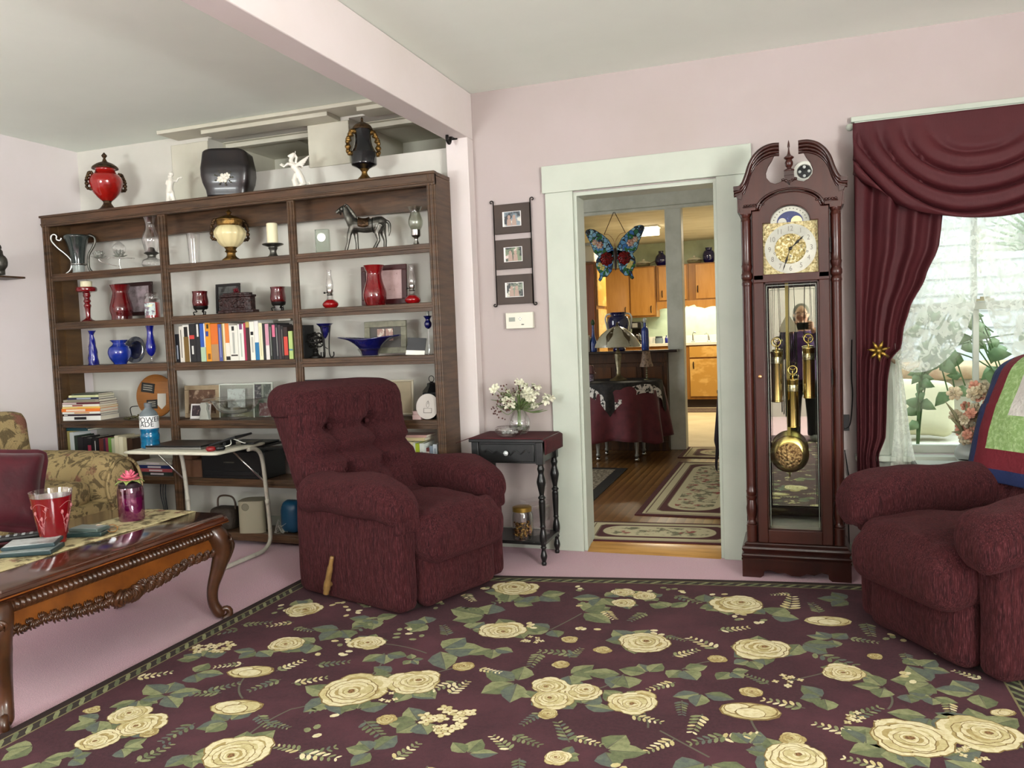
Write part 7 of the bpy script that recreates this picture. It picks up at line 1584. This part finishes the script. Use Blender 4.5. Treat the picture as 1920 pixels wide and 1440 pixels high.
MB().ball((0, -.006, 60*k), (38*k, .014, 140*k), 10, 10).ball((0, -.006, -90*k), (26*k, .012, 150*k), 10, 10).build('body', mat('butterfly_body', '#2f1a14', .4), t)
for s in (-1, 1): MB().tube(spline([(0,-.004,190*k),(s*-20*k,-.004,330*k),(s*-110*k,-.004,450*k),(s*-215*k,-.004,470*k)], 5), .0022, 6).build('antenna', mat('copper_wire', '#8a5a3c', .4, .8), t, smooth=180)
ch = MB().tube([(-205*k,0,472*k), (-8*k,0,(2.448-p.z))], .0035, 6).tube([(205*k,0,472*k), (8*k,0,(2.448-p.z))], .0035, 6).build('chain', mat('bronze_chain', '#4d3620', .5, .6), t, smooth=180)
# round table with cloths, lamp, candle
TX, TY = -1.60, 7.52
t = thing('round_table', 'small round table hidden by a burgundy cloth in the dining room', 'table', (TX, TY, ZD))
MB().lathe([(0,.72),(.37,.72),(.375,.73),(.375,.74),(0,.742)], 32).build('tabletop', WALN, t)
for i in range(4):
    a = pi/4+i*pi/2; x, y = .26*cos(a), .26*sin(a)
    lg = MB().lathe([(.016,.045),(.022,.06),(.014,.08),(.024,.2),(.028,.6),(.03,.72)], 12, c=(x, y, 0)).build('leg', mat('silver_grey_leg', '#8f8f88', .4, .4), t); MB().ball((x, y, .022), .022, 10, 8).build('caster', SILVER, lg)
VELC = mat('burgundy_table_cloth', '#5d2028', .75, nz=(14, '#4a171f', .4, .7), sheen=.3)
def cloth(u, v):
    a = 2*pi*u
    if v < .35: r = .385*v/.35; return (TX+r*cos(a), TY+r*sin(a), .772+ZD*0)
    q = (v-.35)/.65; f_ = sin(a*9+.6*sin(a*2)); r = .385+.02*min(1, q*8)+q*(.035+.055*f_)+.01*sin(a*4); dz = .56-.05*abs(cos(a*2-.4))
    return (TX+r*cos(a), TY+r*sin(a), .772-.010*min(1, q*10)-q*dz)
b = MB(); b.sheet(144, 24, cloth, cu=True); tag(b.build('tablecloth', VELC, smooth=180, solid=.003), 'burgundy velvet cloth hanging in deep folds over the round dining-room table', 'tablecloth')
def topper(u, v):
    a = 2*pi*u; am = ((a+pi/2) % (pi/2))-pi/4; Rm = .62/max(cos(am), .5)*.80; r = Rm*v
    # square shawl turned on its point toward the doorway
    x, y = r*cos(a+.0), r*sin(a+.0)
    if r <= .398: return (TX+x, TY+y, .7785)
    q = r-.398; rr = .404+.10*q+.012*sin(a*18)*min(1, q*6); return (TX+rr*cos(a), TY+rr*sin(a), .7765-q*1.0)
BLC = mat('black_shawl', '#141111', .75, nz=(45, '#26201d', .45, .6)); WLC = mat('white_lace', '#15120f', .7, nz=(38, '#d8d2cb', .44, .5))
b = MB(); nu, nv = 128, 26; b.sheet(nu, nv, topper, cu=True)
for i in range(nu):
    for j in range(nv-1): a_ = 2*pi*(i+.5)/nu; am_ = abs(((a_+pi/2) % (pi/2))-pi/4); Rm_ = .496/max(cos(am_), .5); b.mi[i*(nv-1)+j] = 1 if Rm_*(1-(j+.5)/(nv-1)) < .085 and am_ < .70 else 0
o = b.build('lace_topper', [BLC, WLC], smooth=180); tag(o, 'black shawl with white lace border over the burgundy tablecloth', 'shawl')
t = thing('table_lamp', 'table lamp with scalloped stone-coloured glass shade and bronze stem', 'lamp', (TX, TY-.02, .7795))
LB = mat('lamp_bronze', '#6d6044', .4, .6, nz=(20, '#4d422c', .4, .7))
MB().lathe(rprof([(.085,0),(.085,.008),(.06,.02),(.03,.04),(.02,.06)], 3), 28).build('base', LB, t)
MB().lathe([(.018,.05),(.022,.07),(.017,.09),(.032,.22),(.034,.25),(.02,.262),(.024,.275),(.012,.29),(.012,.36)], 8).build('stem', mat('lamp_stem_glass', '#8d8262', .3, .3, nz=(25, '#5c5236', .4, .7)), t)
pan = lambda a, z: 1+.03*abs(sin(a*3))
sh = MB(); sh.lathe([(.012,.515),(.04,.508),(.085,.487),(.13,.455),(.168,.415),(.195,.372),(.210,.335),(.213,.318),(.209,.318),(.206,.335),(.191,.372),(.164,.413),(.126,.452),(.082,.483),(.04,.504),(.012,.51)], 48, fn=pan)
so = sh.build('shade', mat('stone_glass', '#aaa692', .25, nz=(9, '#95907c', .4, .7), coat=.3), t)
b = MB()
for i in range(6):
    a = i*pi/3+.25; d = Vector((cos(a), sin(a), 0)); s_ = Vector((-d.y, d.x, 0)); R_c = lambda r, z, w_: [d*r*1.015+s_*w_+Vector((0,0,z)), d*r*1.015-s_*w_+Vector((0,0,z))]
    pr = [(.04,.509,.008),(.10,.479,.012),(.145,.441,.030),(.166,.418,.032),(.193,.377,.012),(.213,.325,.004)]; vs = [q for r, z, w_ in pr for q in R_c(r, z, w_)]; b.add(vs, [(2*j, 2*j+1, 2*j+3, 2*j+2) for j in range(5)])
    a2 = a+pi/6; pts = [Vector((cos(a2+w_)*r*1.02, sin(a2+w_)*r*1.02, z)) for w_, r, z in ((-.36,.207,.32),(-.2,.201,.34),(0,.197,.346),(.2,.201,.34),(.36,.207,.32))]; b.add(pts+[Vector((p.x*.995, p.y*.995, .316)) for p in pts], [(j, j+1, j+6, j+5) for j in range(4)])
b.build('overlay', mat('overlay_bronze', '#4f4330', .4, .4), so, smooth=60, solid=.002)
MB().lathe([(.012,.51),(.016,.52),(.008,.53),(.012,.54),(.001,.555)], 12).build('finial', LB, t)
t = thing('shaded_candle_jar', 'small jar candle under a mauve glass shade on the round table', 'candle', (-1.862, 7.46, .7795))
MB().lathe([(.028,0),(.030,.003),(.030,.062),(.024,.068)], 20).build('jar', mat('mauve_jar', '#7d6a7a', .2, coat=.4, nz=(30, '#b9b0bb', .52, .6)), t); MB().lathe([(.052,.072),(.054,.076),(.042,.09),(.038,.13),(.028,.15),(.014,.155)], 24).build('shade', mat('mauve_shade', '#6d4a4a', .2, coat=.4), t)
t = thing('beaded_lamp', 'little lamp with a beaded beige lace shade right of the table lamp', 'lamp', (-1.332, 7.50, .7795))
b = MB().lathe([(.03,0),(.03,.006),(.008,.012)], 16)
for i in range(6): b.ball((0, 0, .025+.022*i), .011-.0006*i, 10, 6)
b.build('bead_stem', mat('glass_beads', '#8d8a6a', .1, coat=.5, trans=.4), t); MB().lathe([(.060,.125),(.058,.145),(.052,.16),(.040,.21),(.036,.265),(.035,.27),(.036,.26),(.05,.16)], 28, fn=lambda a, z: 1+.06*sin(a*10)*(1 if z < .16 else .3)).build('shade', mat('beaded_lace', '#8d7560', .6, nz=(60, '#5a4636', .5, .6)), t)
# dark draped table at the right of the view
t = thing('draped_table', 'table under a dark purple cloth at the right edge of the doorway view', 'table', (-.452, 6.95, ZD))
DPC = mat('dark_purple_cloth', '#20141f', .8, sheen=.2)
MB().box(-.15, .15, -.45, .45, .70, .725).build('tabletop', WALN, t)
for x in (-.11, .11):
    for y in (-.38, .38): MB().box(x-.03, x+.03, y-.03, y+.03, 0, .70).build('leg', WALN, t)
def drape(u, v):
    a = 2*pi*u; e = .3; cx, cy = math.copysign(abs(cos(a))**e, cos(a)), math.copysign(abs(sin(a))**e, sin(a))
    if v < .3: q = v/.3; return (-.452+cx*.152*q, 6.95+cy*.46*q, ZD+.731)
    q = (v-.3)/.7; cor = (abs(sin(2*a)))**4; f_ = .015*sin(a*22)*q; return (-.452+cx*(.153+(.03 if cx < 0 else 0)*q+f_*.4), 6.95+cy*(.462+.05*q+f_), ZD+.731-q*(.36+.30*cor))
b = MB(); b.sheet(160, 18, drape, cu=True); tag(b.build('dark_tablecloth', DPC, smooth=180, solid=.003), 'dark purple tablecloth with hanging corners at the right of the doorway view', 'tablecloth')
# rugs of the dining room
CRM = mat('rug_ivory', '#bcb391', .9, bump=(300, .3)); MAR = mat('rug_maroon', '#4a1a1e', .9, bump=(300, .3)); FLO = mat('rug_posy', '#bcb391', .9, nz=(16, '#6d6a52', .5, .56), nz2=(11, '#8d4a44', .57, .62)); LNE = mat('rug_line', '#6d5a48', .9)
def oval_rug(name, label, c, w, l, rz, group, n_oct=1):
    b = MB(T=Matrix.Translation((c[0], c[1], ZD)) @ Matrix.Rotation(rz, 4, 'Z')); lw = min(w, l)
    rect = lambda d: [(-w/2+d, -l/2+d), (w/2-d, -l/2+d), (w/2-d, l/2-d), (-w/2+d, l/2-d)]
    def pl(pts, h, m): b.m = m; b.prism(pts, 0, h)
    pl(rect(0), .007, 1); pl(rect(lw*.06), .0075, 0); pl(rect(lw*.085), .0078, 3); pl(rect(lw*.10), .0081, 0)
    rr = lambda d, r: [(sx*(w/2-d-r)+r*cos(a), sy*(l/2-d-r)+r*sin(a)) for sx, sy, a0 in ((1,1,0),(-1,1,pi/2),(-1,-1,pi),(1,-1,3*pi/2)) for a in [a0+pi/2*i/7 for i in range(8)]]
    ch = lambda d, c_: [(w/2-d, l/2-d-c_), (w/2-d-c_, l/2-d), (-w/2+d+c_, l/2-d), (-w/2+d, l/2-d-c_), (-w/2+d, -l/2+d+c_), (-w/2+d+c_, -l/2+d), (w/2-d-c_, -l/2+d), (w/2-d, -l/2+d+c_)]
    pl(ch(lw*.17, lw*.06), .0084, 3); pl(ch(lw*.185, lw*.06), .0087, 0) if False else None; pl(ch(lw*.19, lw*.05), .0088, 1); pl(rr(lw*.235, lw*.26), .0092, 3); pl(rr(lw*.245, lw*.25), .0095, 0); pl(rr(lw*.31, lw*.18), .0098, 2)
    o = b.build(name, [CRM, MAR, FLO, LNE], smooth=0); return tag(o, label, 'rug', group)
oval_rug('doorway_mat', 'ivory and maroon oval-patterned mat just inside the doorway', (-.80, 4.765), .90, .47, .075, None)
oval_rug('runner_rug', 'long ivory and maroon runner rug in the middle of the dining room', (-.68, 6.27), .70, 2.15, -.0, None)
oval_rug('runner_rug', 'far ivory and maroon rug at the kitchen passage beside the post', (-.72, 7.95), .72, .70, -.0, None)
b = MB(T=Matrix.Translation((-2.35, 6.17, ZD))); b.prism([(-.95,-.79),(.95,-.79),(.92,.79),(-.95,.79)], 0, .007); b.m = 1; b.prism([(-.87,-.71),(.86,-.71),(.83,.71),(-.87,.71)], 0, .0075); b.m = 2; b.prism([(-.83,-.67),(.82,-.67),(.79,.67),(-.83,.67)], 0, .0079); b.m = 1; b.prism([(-.74,-.58),(.73,-.58),(.70,.58),(-.74,.58)], 0, .0083); b.m = 3; b.prism([(-.71,-.55),(.70,-.55),(.67,.55),(-.71,.55)], 0, .0087)
tag(b.build('black_bordered_rug', [mat('rug_black', '#17120f', .9), mat('rug_stone', '#8d8270', .9, nz=(30, '#5c5242', .46, .56)), mat('rug_stone_dark', '#5d5243', .9, nz=(36, '#a39a84', .5, .58)), mat('rug_stone_field', '#9a8f7a', .9, nz=(20, '#5a4a3d', .48, .55))], smooth=0), 'black-bordered beige patterned rug at the left of the dining room floor', 'rug')
# ---- kitchen
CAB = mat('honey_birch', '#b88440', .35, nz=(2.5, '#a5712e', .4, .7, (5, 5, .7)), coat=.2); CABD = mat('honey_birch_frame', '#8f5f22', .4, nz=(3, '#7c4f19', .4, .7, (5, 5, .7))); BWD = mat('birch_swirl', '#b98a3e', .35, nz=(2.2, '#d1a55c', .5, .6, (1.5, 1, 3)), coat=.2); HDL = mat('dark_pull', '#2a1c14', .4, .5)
def cabinet(name, label, x0, x1, y0, y1, z0, z1, doors, dm=CAB):
    t = thing(name, label, 'cabinet', ((x0+x1)/2, (y0+y1)/2, z0)); cx, cy = (x0+x1)/2, (y0+y1)/2
    MB().box(x0-cx, x1-cx, y0-cy, y1-cy, 0, z1-z0).build('body', CABD, t)
    for a, c, d, e, hx in doors:
        dd = MB().box(a-cx, c-cx, y0-cy-.02, y0-cy-.0005, d-z0, e-z0).build('door', dm, t, bev=.004)
        if hx is not None: hx, hz = hx; MB().tube(spline([(hx-cx, y0-cy-.02, hz-z0-.05), (hx-cx, y0-cy-.05, hz-z0-.03), (hx-cx, y0-cy-.05, hz-z0+.03), (hx-cx, y0-cy-.02, hz-z0+.05)], 4), .008, 6).build('handle', HDL, dd, smooth=180)
    return t
YU = 12.75
cabinet('wall_cabinet', 'tall pair of honey wood wall cabinets behind the butterfly', -2.93, -2.08, YU, YK-.001, 1.45, 2.25, [(-2.90,-2.51,1.475,2.23,(-2.57,1.57)), (-2.485,-2.10,1.475,2.23,(-2.16,1.57))])
cabinet('wall_cabinet', 'honey wood wall cabinet beside the white post', -2.07, -1.575, YU, YK-.001, 1.68, 2.25, [(-2.03,-1.60,1.70,2.23,(-1.98,1.80))])
cabinet('wall_cabinet', 'honey wood wall cabinet above the sink right of the post', -1.57, -.60, YU, YK-.001, 1.68, 2.25, [(-1.46,-1.08,1.70,2.23,(-1.43,1.85)), (-1.05,-.65,1.70,2.23,None)])
vp = [(-2.07, 1.679), (-2.07, 1.63)]
for i in range(49): x = -2.07+1.47*i/48; vp.append((x, 1.545+.03*abs(sin(i*pi/8))+(.04 if 14 < i < 20 or 34 < i < 40 else 0)))
vp += [(-.60, 1.679)]
tag(MB().prism(vp, YU, YU+.02, 'y').build('scalloped_valance', CAB, recalc=True), 'scalloped wooden valance under the wall cabinets above the sink', 'valance')
tag(MB().box(-2.0, -.7, YU+.10, YU+.2, 1.64, 1.675).build('strip_light', mat('lit_tube', '#f1f4dc', .4, emit=3)), 'lit strip light under the wall cabinets over the sink', 'light')
cabinet('base_cabinet', 'honey wood sink cabinet with swirled door right of the post', -1.62, -.6, 12.47, YK-.001, ZD+.13, .985, [(-1.55,-1.10,.80,.965,None), (-1.545,-1.10,.20,.775,(-1.49,.68)), (-1.06,-.64,.20,.775,None)], BWD)
cabinet('base_cabinet', 'honey wood base cabinet behind the bar', -3.2, -1.63, 12.47, YK-.001, ZD+.13, .985, [(-2.6,-2.15,.20,.94,None), (-2.12,-1.68,.20,.94,None)])
S(MB().box(-3.2, -.6, 12.53, YK-.002, ZD, ZD+.13), 'trim_5', mat('toe_kick', '#2a1a10', .6))
tag(MB().box(-3.2, -.6, 12.44, YK-.002, .986, 1.03).box(-3.2, -.6, YK-.03, YK-.002, 1.03, 1.13).build('worktop', mat('white_laminate', '#d6d3c4', .35), bev=.004), 'white kitchen worktop with low backsplash along the back wall', 'worktop')
t = thing('faucet', 'chrome soap dispenser and bent faucet at the left of the kitchen sink', 'faucet', (-1.52, 12.72, 1.0305)); MB().lathe([(.03,0),(.03,.01),(.014,.02),(.014,.05)], 14).build('base', SILVER, t); MB().tube(spline([(0,0,.04),(0,0,.11),(.02,-.02,.15),(.05,-.05,.14)], 5), .012, 8).build('spout', SILVER, t, smooth=180)
t = thing('faucet', 'chrome gooseneck faucet at the middle of the kitchen sink', 'faucet', (-1.28, 12.72, 1.0305)); MB().lathe([(.03,0),(.03,.01),(.016,.02),(.014,.07)], 14).build('base', SILVER, t); MB().tube(spline([(0,0,.05),(-.01,0,.10),(-.035,-.03,.13),(-.05,-.08,.12)], 5), .011, 8).build('spout', SILVER, t, smooth=180)
t = thing('coffee_maker', 'black coffee maker on the kitchen worktop', 'coffee maker', (-2.38, 12.66, 1.0305)); MB().box(-.09, .09, -.12, .12, 0, .04).box(-.09, .09, .02, .12, .04, .34).box(-.09, .09, -.12, .12, .24, .35).build('body', BLACKP, t, bev=.01); MB().lathe([(.05,.041),(.07,.06),(.07,.14),(.05,.17)], 18, c=(0,-.05,0)).build('carafe', mat('dark_carafe', '#1a1514', .08, coat=.6), t); MB().box(-.055, .03, -.1215, -.1195, .26, .33).build('panel', mat('silver_panel', '#a9aba8', .35, .5), t)
at_('grey_jar', 'squat grey jar with dark lid on the kitchen worktop', 'jar', 1236, 12.6, 1.0305, [('jar', mat('smoky_jar', '#7d8a90', .15, coat=.4), [(.06,0),(.065,.01),(.065,.075),(.05,.085)], 0, 0), ('lid', mat('dark_jar_lid', '#3a3f45', .4), [(.052,.085),(.056,.088),(.056,.105),(.04,.11)], 0, 0)])
at_('small_blue_bottle', 'small blue bottle on the kitchen worktop next to the post', 'bottle', 1250, 12.6, 1.0305, [('bottle', COBALT, [(.024,0),(.025,.07),(.01,.09),(.009,.12)], 0, 0)])
at_('white_mug', 'white cup beside the coffee maker on the kitchen worktop', 'cup', 1221, 12.62, 1.0305, [('cup', WHITEP, [(.03,0),(.045,.05),(.05,.09)], 2, 1)])
zt_ = 2.2505
at_('cobalt_jug', 'cobalt vase on top of the wall cabinets left of the post', 'vase', 1244, 12.9, zt_, [('body', NAVYG, [(.06,0),(.09,.05),(.10,.10),(.075,.16),(.04,.20),(.042,.23),(.05,.235)], 4, 0)])
at_('cobalt_jug', 'cobalt urn on top of the wall cabinets above the sink', 'vase', 1333, 12.9, zt_, [('body', NAVYG, [(.06,0),(.085,.04),(.095,.12),(.075,.18),(.05,.20),(.055,.24)], 4, 0)])
def casserole(px, lab):
    p = YP(px, 490, 12.88); t = thing('covered_dish', lab, 'dish', (p.x, 12.88, zt_)); MB().shell([(.09,0),(.11,.02),(.12,.06)], 24, .005).build('dish', CLEAR, t); MB().lathe([(.122,.06),(.10,.085),(.04,.10),(.02,.105),(.022,.125),(.01,.13)], 24).build('lid', mat('pale_lid', '#c3c1b2', .2, coat=.3), t); MB().tube([(.11,0,.05),(.21,-.02,.09)], .01, 8).build('handle', mat('dull_handle', '#6d6a58', .4), t)
casserole(1206, 'clear covered dish on the cabinets behind the butterfly wing'); casserole(1302, 'covered dish with raised handle on the cabinets right of the post')
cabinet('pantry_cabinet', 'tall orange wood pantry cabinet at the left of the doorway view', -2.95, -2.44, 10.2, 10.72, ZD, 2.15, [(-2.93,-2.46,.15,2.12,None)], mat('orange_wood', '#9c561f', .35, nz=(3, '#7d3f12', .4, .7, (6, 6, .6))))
b = thing('side_panels', 'pair of wood doors coloured pale as if lit on the flank of the tall pantry', 'door panel', (-2.438, 10.46, ZD))
for z0, z1 in ((.15, 1.52), (1.56, 2.12)): MB().box(0, .018, -.24, .24, z0, z1).build('panel_door', BWD, b, bev=.004)  # paler wood colour stands for warm light on this flank
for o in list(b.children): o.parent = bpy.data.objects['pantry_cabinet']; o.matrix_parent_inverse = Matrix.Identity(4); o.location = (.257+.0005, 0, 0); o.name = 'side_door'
bpy.data.objects.remove(b)
t = thing('range_hood', 'white appliance with a folded lid on top of the tall pantry', 'appliance', (-2.70, 10.45, 2.151)); MB().rbox((0,0,.11), (.50,.5,.22), .03, 6).build('body', WHITEP, t, smooth=180); MB().box(-.2, .2, -.2, .2, .221, .245).box(-.16, .18, -.03, 0, .245, .275).build('tray', mat('silver_panel', '#a9aba8', .35, .5), t)
t = thing('ceiling_light', 'glowing square ceiling light in the kitchen behind the butterfly', 'ceiling light', (-1.87, 10.9, 2.634)); MB().box(-.16, .16, -.16, .16, -.02, 0).build('base', WHITEP, t); MB().box(-.14, .14, -.14, .14, -.11, -.02).build('diffuser', mat('lit_diffuser', '#fff3d6', .5, emit=4), t, bev=.01)
b = MB(T=Matrix.Translation((-1.2, 12.05, ZD))); b.box(-.7, .7, -.28, .28, 0, .01); b.m = 1
for i in range(6): b.box(-.69, .69, -.26+.09*i, -.22+.09*i, .01, .0105)
tag(b.build('kitchen_mat', [mat('brown_mat', '#4d3a2f', .9, nz=(30, '#362720', .4, .7)), mat('mat_stripe', '#8a7a68', .9, nz=(30, '#5c4a3d', .45, .65))]), 'brown striped mat on the floor in front of the sink cabinet', 'mat')
# lamps of these rooms and the unseen fills added to them
area('kitchen_ceiling_lamp', (-1.87, 10.9, 2.50), (0, 0, 0), .3, .3, 55, (1, .88, .66))
area('kitchen_side_fill', (-.6, 11.2, 2.6), (0, 0, 0), .5, .5, 45, (1, .88, .66))  # unseen fill added for the kitchen; no fixture hangs here
area('under_cabinet_lamp', (-1.35, YU+.15, 1.63), (0, 0, 0), 1.2, .08, 9, (.96, 1, .86))
area('dining_left_fill', (DXL+.05, 6.0, 1.5), (0, radians(-90), 0), 1.5, 1.2, 42, (.93, .97, 1))  # fill lamp added inside the solid left wall, which has no window
# ================================================================== the person taking the photograph (seen in the mirror of the clock)
PS = thing('person', 'person in purple top holding up a phone, reflected in the clock mirror', 'person', (.06, -.33, 0), 0)
SKN = mat('skin', '#b98a72', .55, nz=(12, '#a8745e', .4, .7))
b = MB(); V3 = lambda x, y, z: Vector((x, y, z))
b.ball((-.01, .03, 1.345), (.070, .086, .108), 16, 12).tube([V3(0, 0, 1.15), V3(0, .005, 1.22), V3(-.005, .015, 1.29)], [.062, .055, .05], 12)
b.ball((-.01, .114, 1.335), (.014, .018, .022), 8, 6).ball((-.01, .098, 1.295), (.026, .014, .008), 8, 6).ball((-.01, .085, 1.262), (.03, .025, .022), 8, 6)
for s in (-1, 1):
    b.ball((-.01+s*.071, .02, 1.34), (.012, .022, .032), 8, 6).ball((-.01+s*.036, .095, 1.325), (.024, .02, .022), 8, 6).ball((-.01+s*.028, .10, 1.372), (.026, .012, .010), 8, 6)
b.tube([V3(0, 0, 1.20), V3(0, -.01, 1.10), V3(0, -.005, .95), V3(0, 0, .80), V3(0, 0, .70)], [.10, .145, .15, .16, .15], 16)
for s in (-1, 1):
    b.tube([V3(s*.05, 0, 1.16), V3(s*.17, -.01, 1.12), V3(s*.215, .02, 1.0), V3(s*.20, .08, .93), V3(s*.155, .18, 1.05), V3(s*.10, .27, 1.195)], [.055, .058, .05, .044, .036, .026], 10)
    b.tube([V3(s*.08, 0, .74), V3(s*.095, .01, .46), V3(s*.10, -.01, .25), V3(s*.10, -.015, .07)], [.10, .07, .055, .042], 10).tube([V3(s*.10, -.03, .035), V3(s*.11, .06, .03), V3(s*.115, .14, .022)], [.04, .038, .026], 8)
body = fused(b, 'body', SKN, PS, .008, 4)
for s in (-1, 1):   # hands: palm, four curled fingers of different length, thumb
    h = MB(); h.ball((s*.093, .285, 1.225), (.016, .032, .042), 10, 8)
    for i, (dz, L_) in enumerate(((.036, .060), (.016, .068), (-.004, .064), (-.022, .052))):
        o_ = V3(s*.092, .300, 1.225+dz); h.tube([o_, o_+V3(0, L_*.45, .002), o_+V3(-s*.018, L_*.62, 0), o_+V3(-s*.036, L_*.60, 0)], [.0085, .0085, .008, .006], 7)
    h.tube([V3(s*.088, .275, 1.245), V3(s*.075, .285, 1.268), V3(s*.052, .290, 1.272), V3(s*.040, .292, 1.268)], [.011, .010, .009, .007], 7)
    h.build('hand', SKN, body, smooth=180)
c = MB(); c.tube([V3(0, .0, 1.215), V3(0, -.01, 1.11), V3(0, -.005, .95), V3(0, 0, .82), V3(0, 0, .66)], [.085, .158, .165, .178, .19], 20)
for s in (-1, 1): c.tube([V3(s*.04, 0, 1.165), V3(s*.172, -.01, 1.125), V3(s*.22, .02, 1.0), V3(s*.205, .08, .925), V3(s*.16, .18, 1.04), V3(s*.112, .25, 1.165)], [.066, .07, .062, .056, .048, .038], 12)
fused(c, 'top', mat('purple_shirt', '#563469', .8, nz=(8, '#432653', .4, .7)), PS, .010, 6)
c = MB().tube([V3(0, 0, .72), V3(0, 0, .62)], [.165, .16], 16)
for s in (-1, 1): c.tube([V3(s*.08, 0, .72), V3(s*.096, .01, .46), V3(s*.102, -.01, .25), V3(s*.102, -.012, .06)], [.112, .084, .072, .07], 12)
fused(c, 'trousers', mat('dark_trousers', '#17181f', .85), PS, .010, 5)
c = MB()
for s in (-1, 1): c.tube([V3(s*.10, -.04, .035), V3(s*.11, .06, .032), V3(s*.116, .16, .026)], [.044, .043, .03], 10)
for i, part in enumerate((0,)): c.build('shoes', mat('grey_shoe', '#5c5a58', .7), PS, smooth=180)
hr = MB(); hr.ball((-.01, .008, 1.375), (.083, .088, .092), 16, 12)
for s in (-1, 1): hr.ball((-.01+s*.062, -.005, 1.325), (.026, .05, .055), 10, 8)
fused(hr, 'hair', mat('grey_hair', '#6d655c', .8, nz=(40, '#4d463f', .4, .7, (1, 1, .3))), PS, .008, 3)
g = MB()
for s in (-1, 1): g.tube([(-.01+s*.030+.023*cos(a*pi/8), .128, 1.352+.018*sin(a*pi/8)) for a in range(16)], .0022, 6, closed=True).tube([(-.01+s*.054, .127, 1.356), (-.01+s*.078, .03, 1.356)], .002, 6)
g.build('eyeglasses', mat('dark_frame', '#2a2422', .4), PS, smooth=180)
t = thing('camera_phone', 'dark phone held level in both hands by the person, seen in the mirror', 'phone', (.06, -.045, 1.225))
MB().box(-.078, .078, -.005, .005, -.038, .038).build('body', BLACKP, t, bev=.004); MB().box(-.072, .072, -.0056, -.005, -.034, .034).build('screen', mat('dark_screen', '#0b0c0f', .08), t)
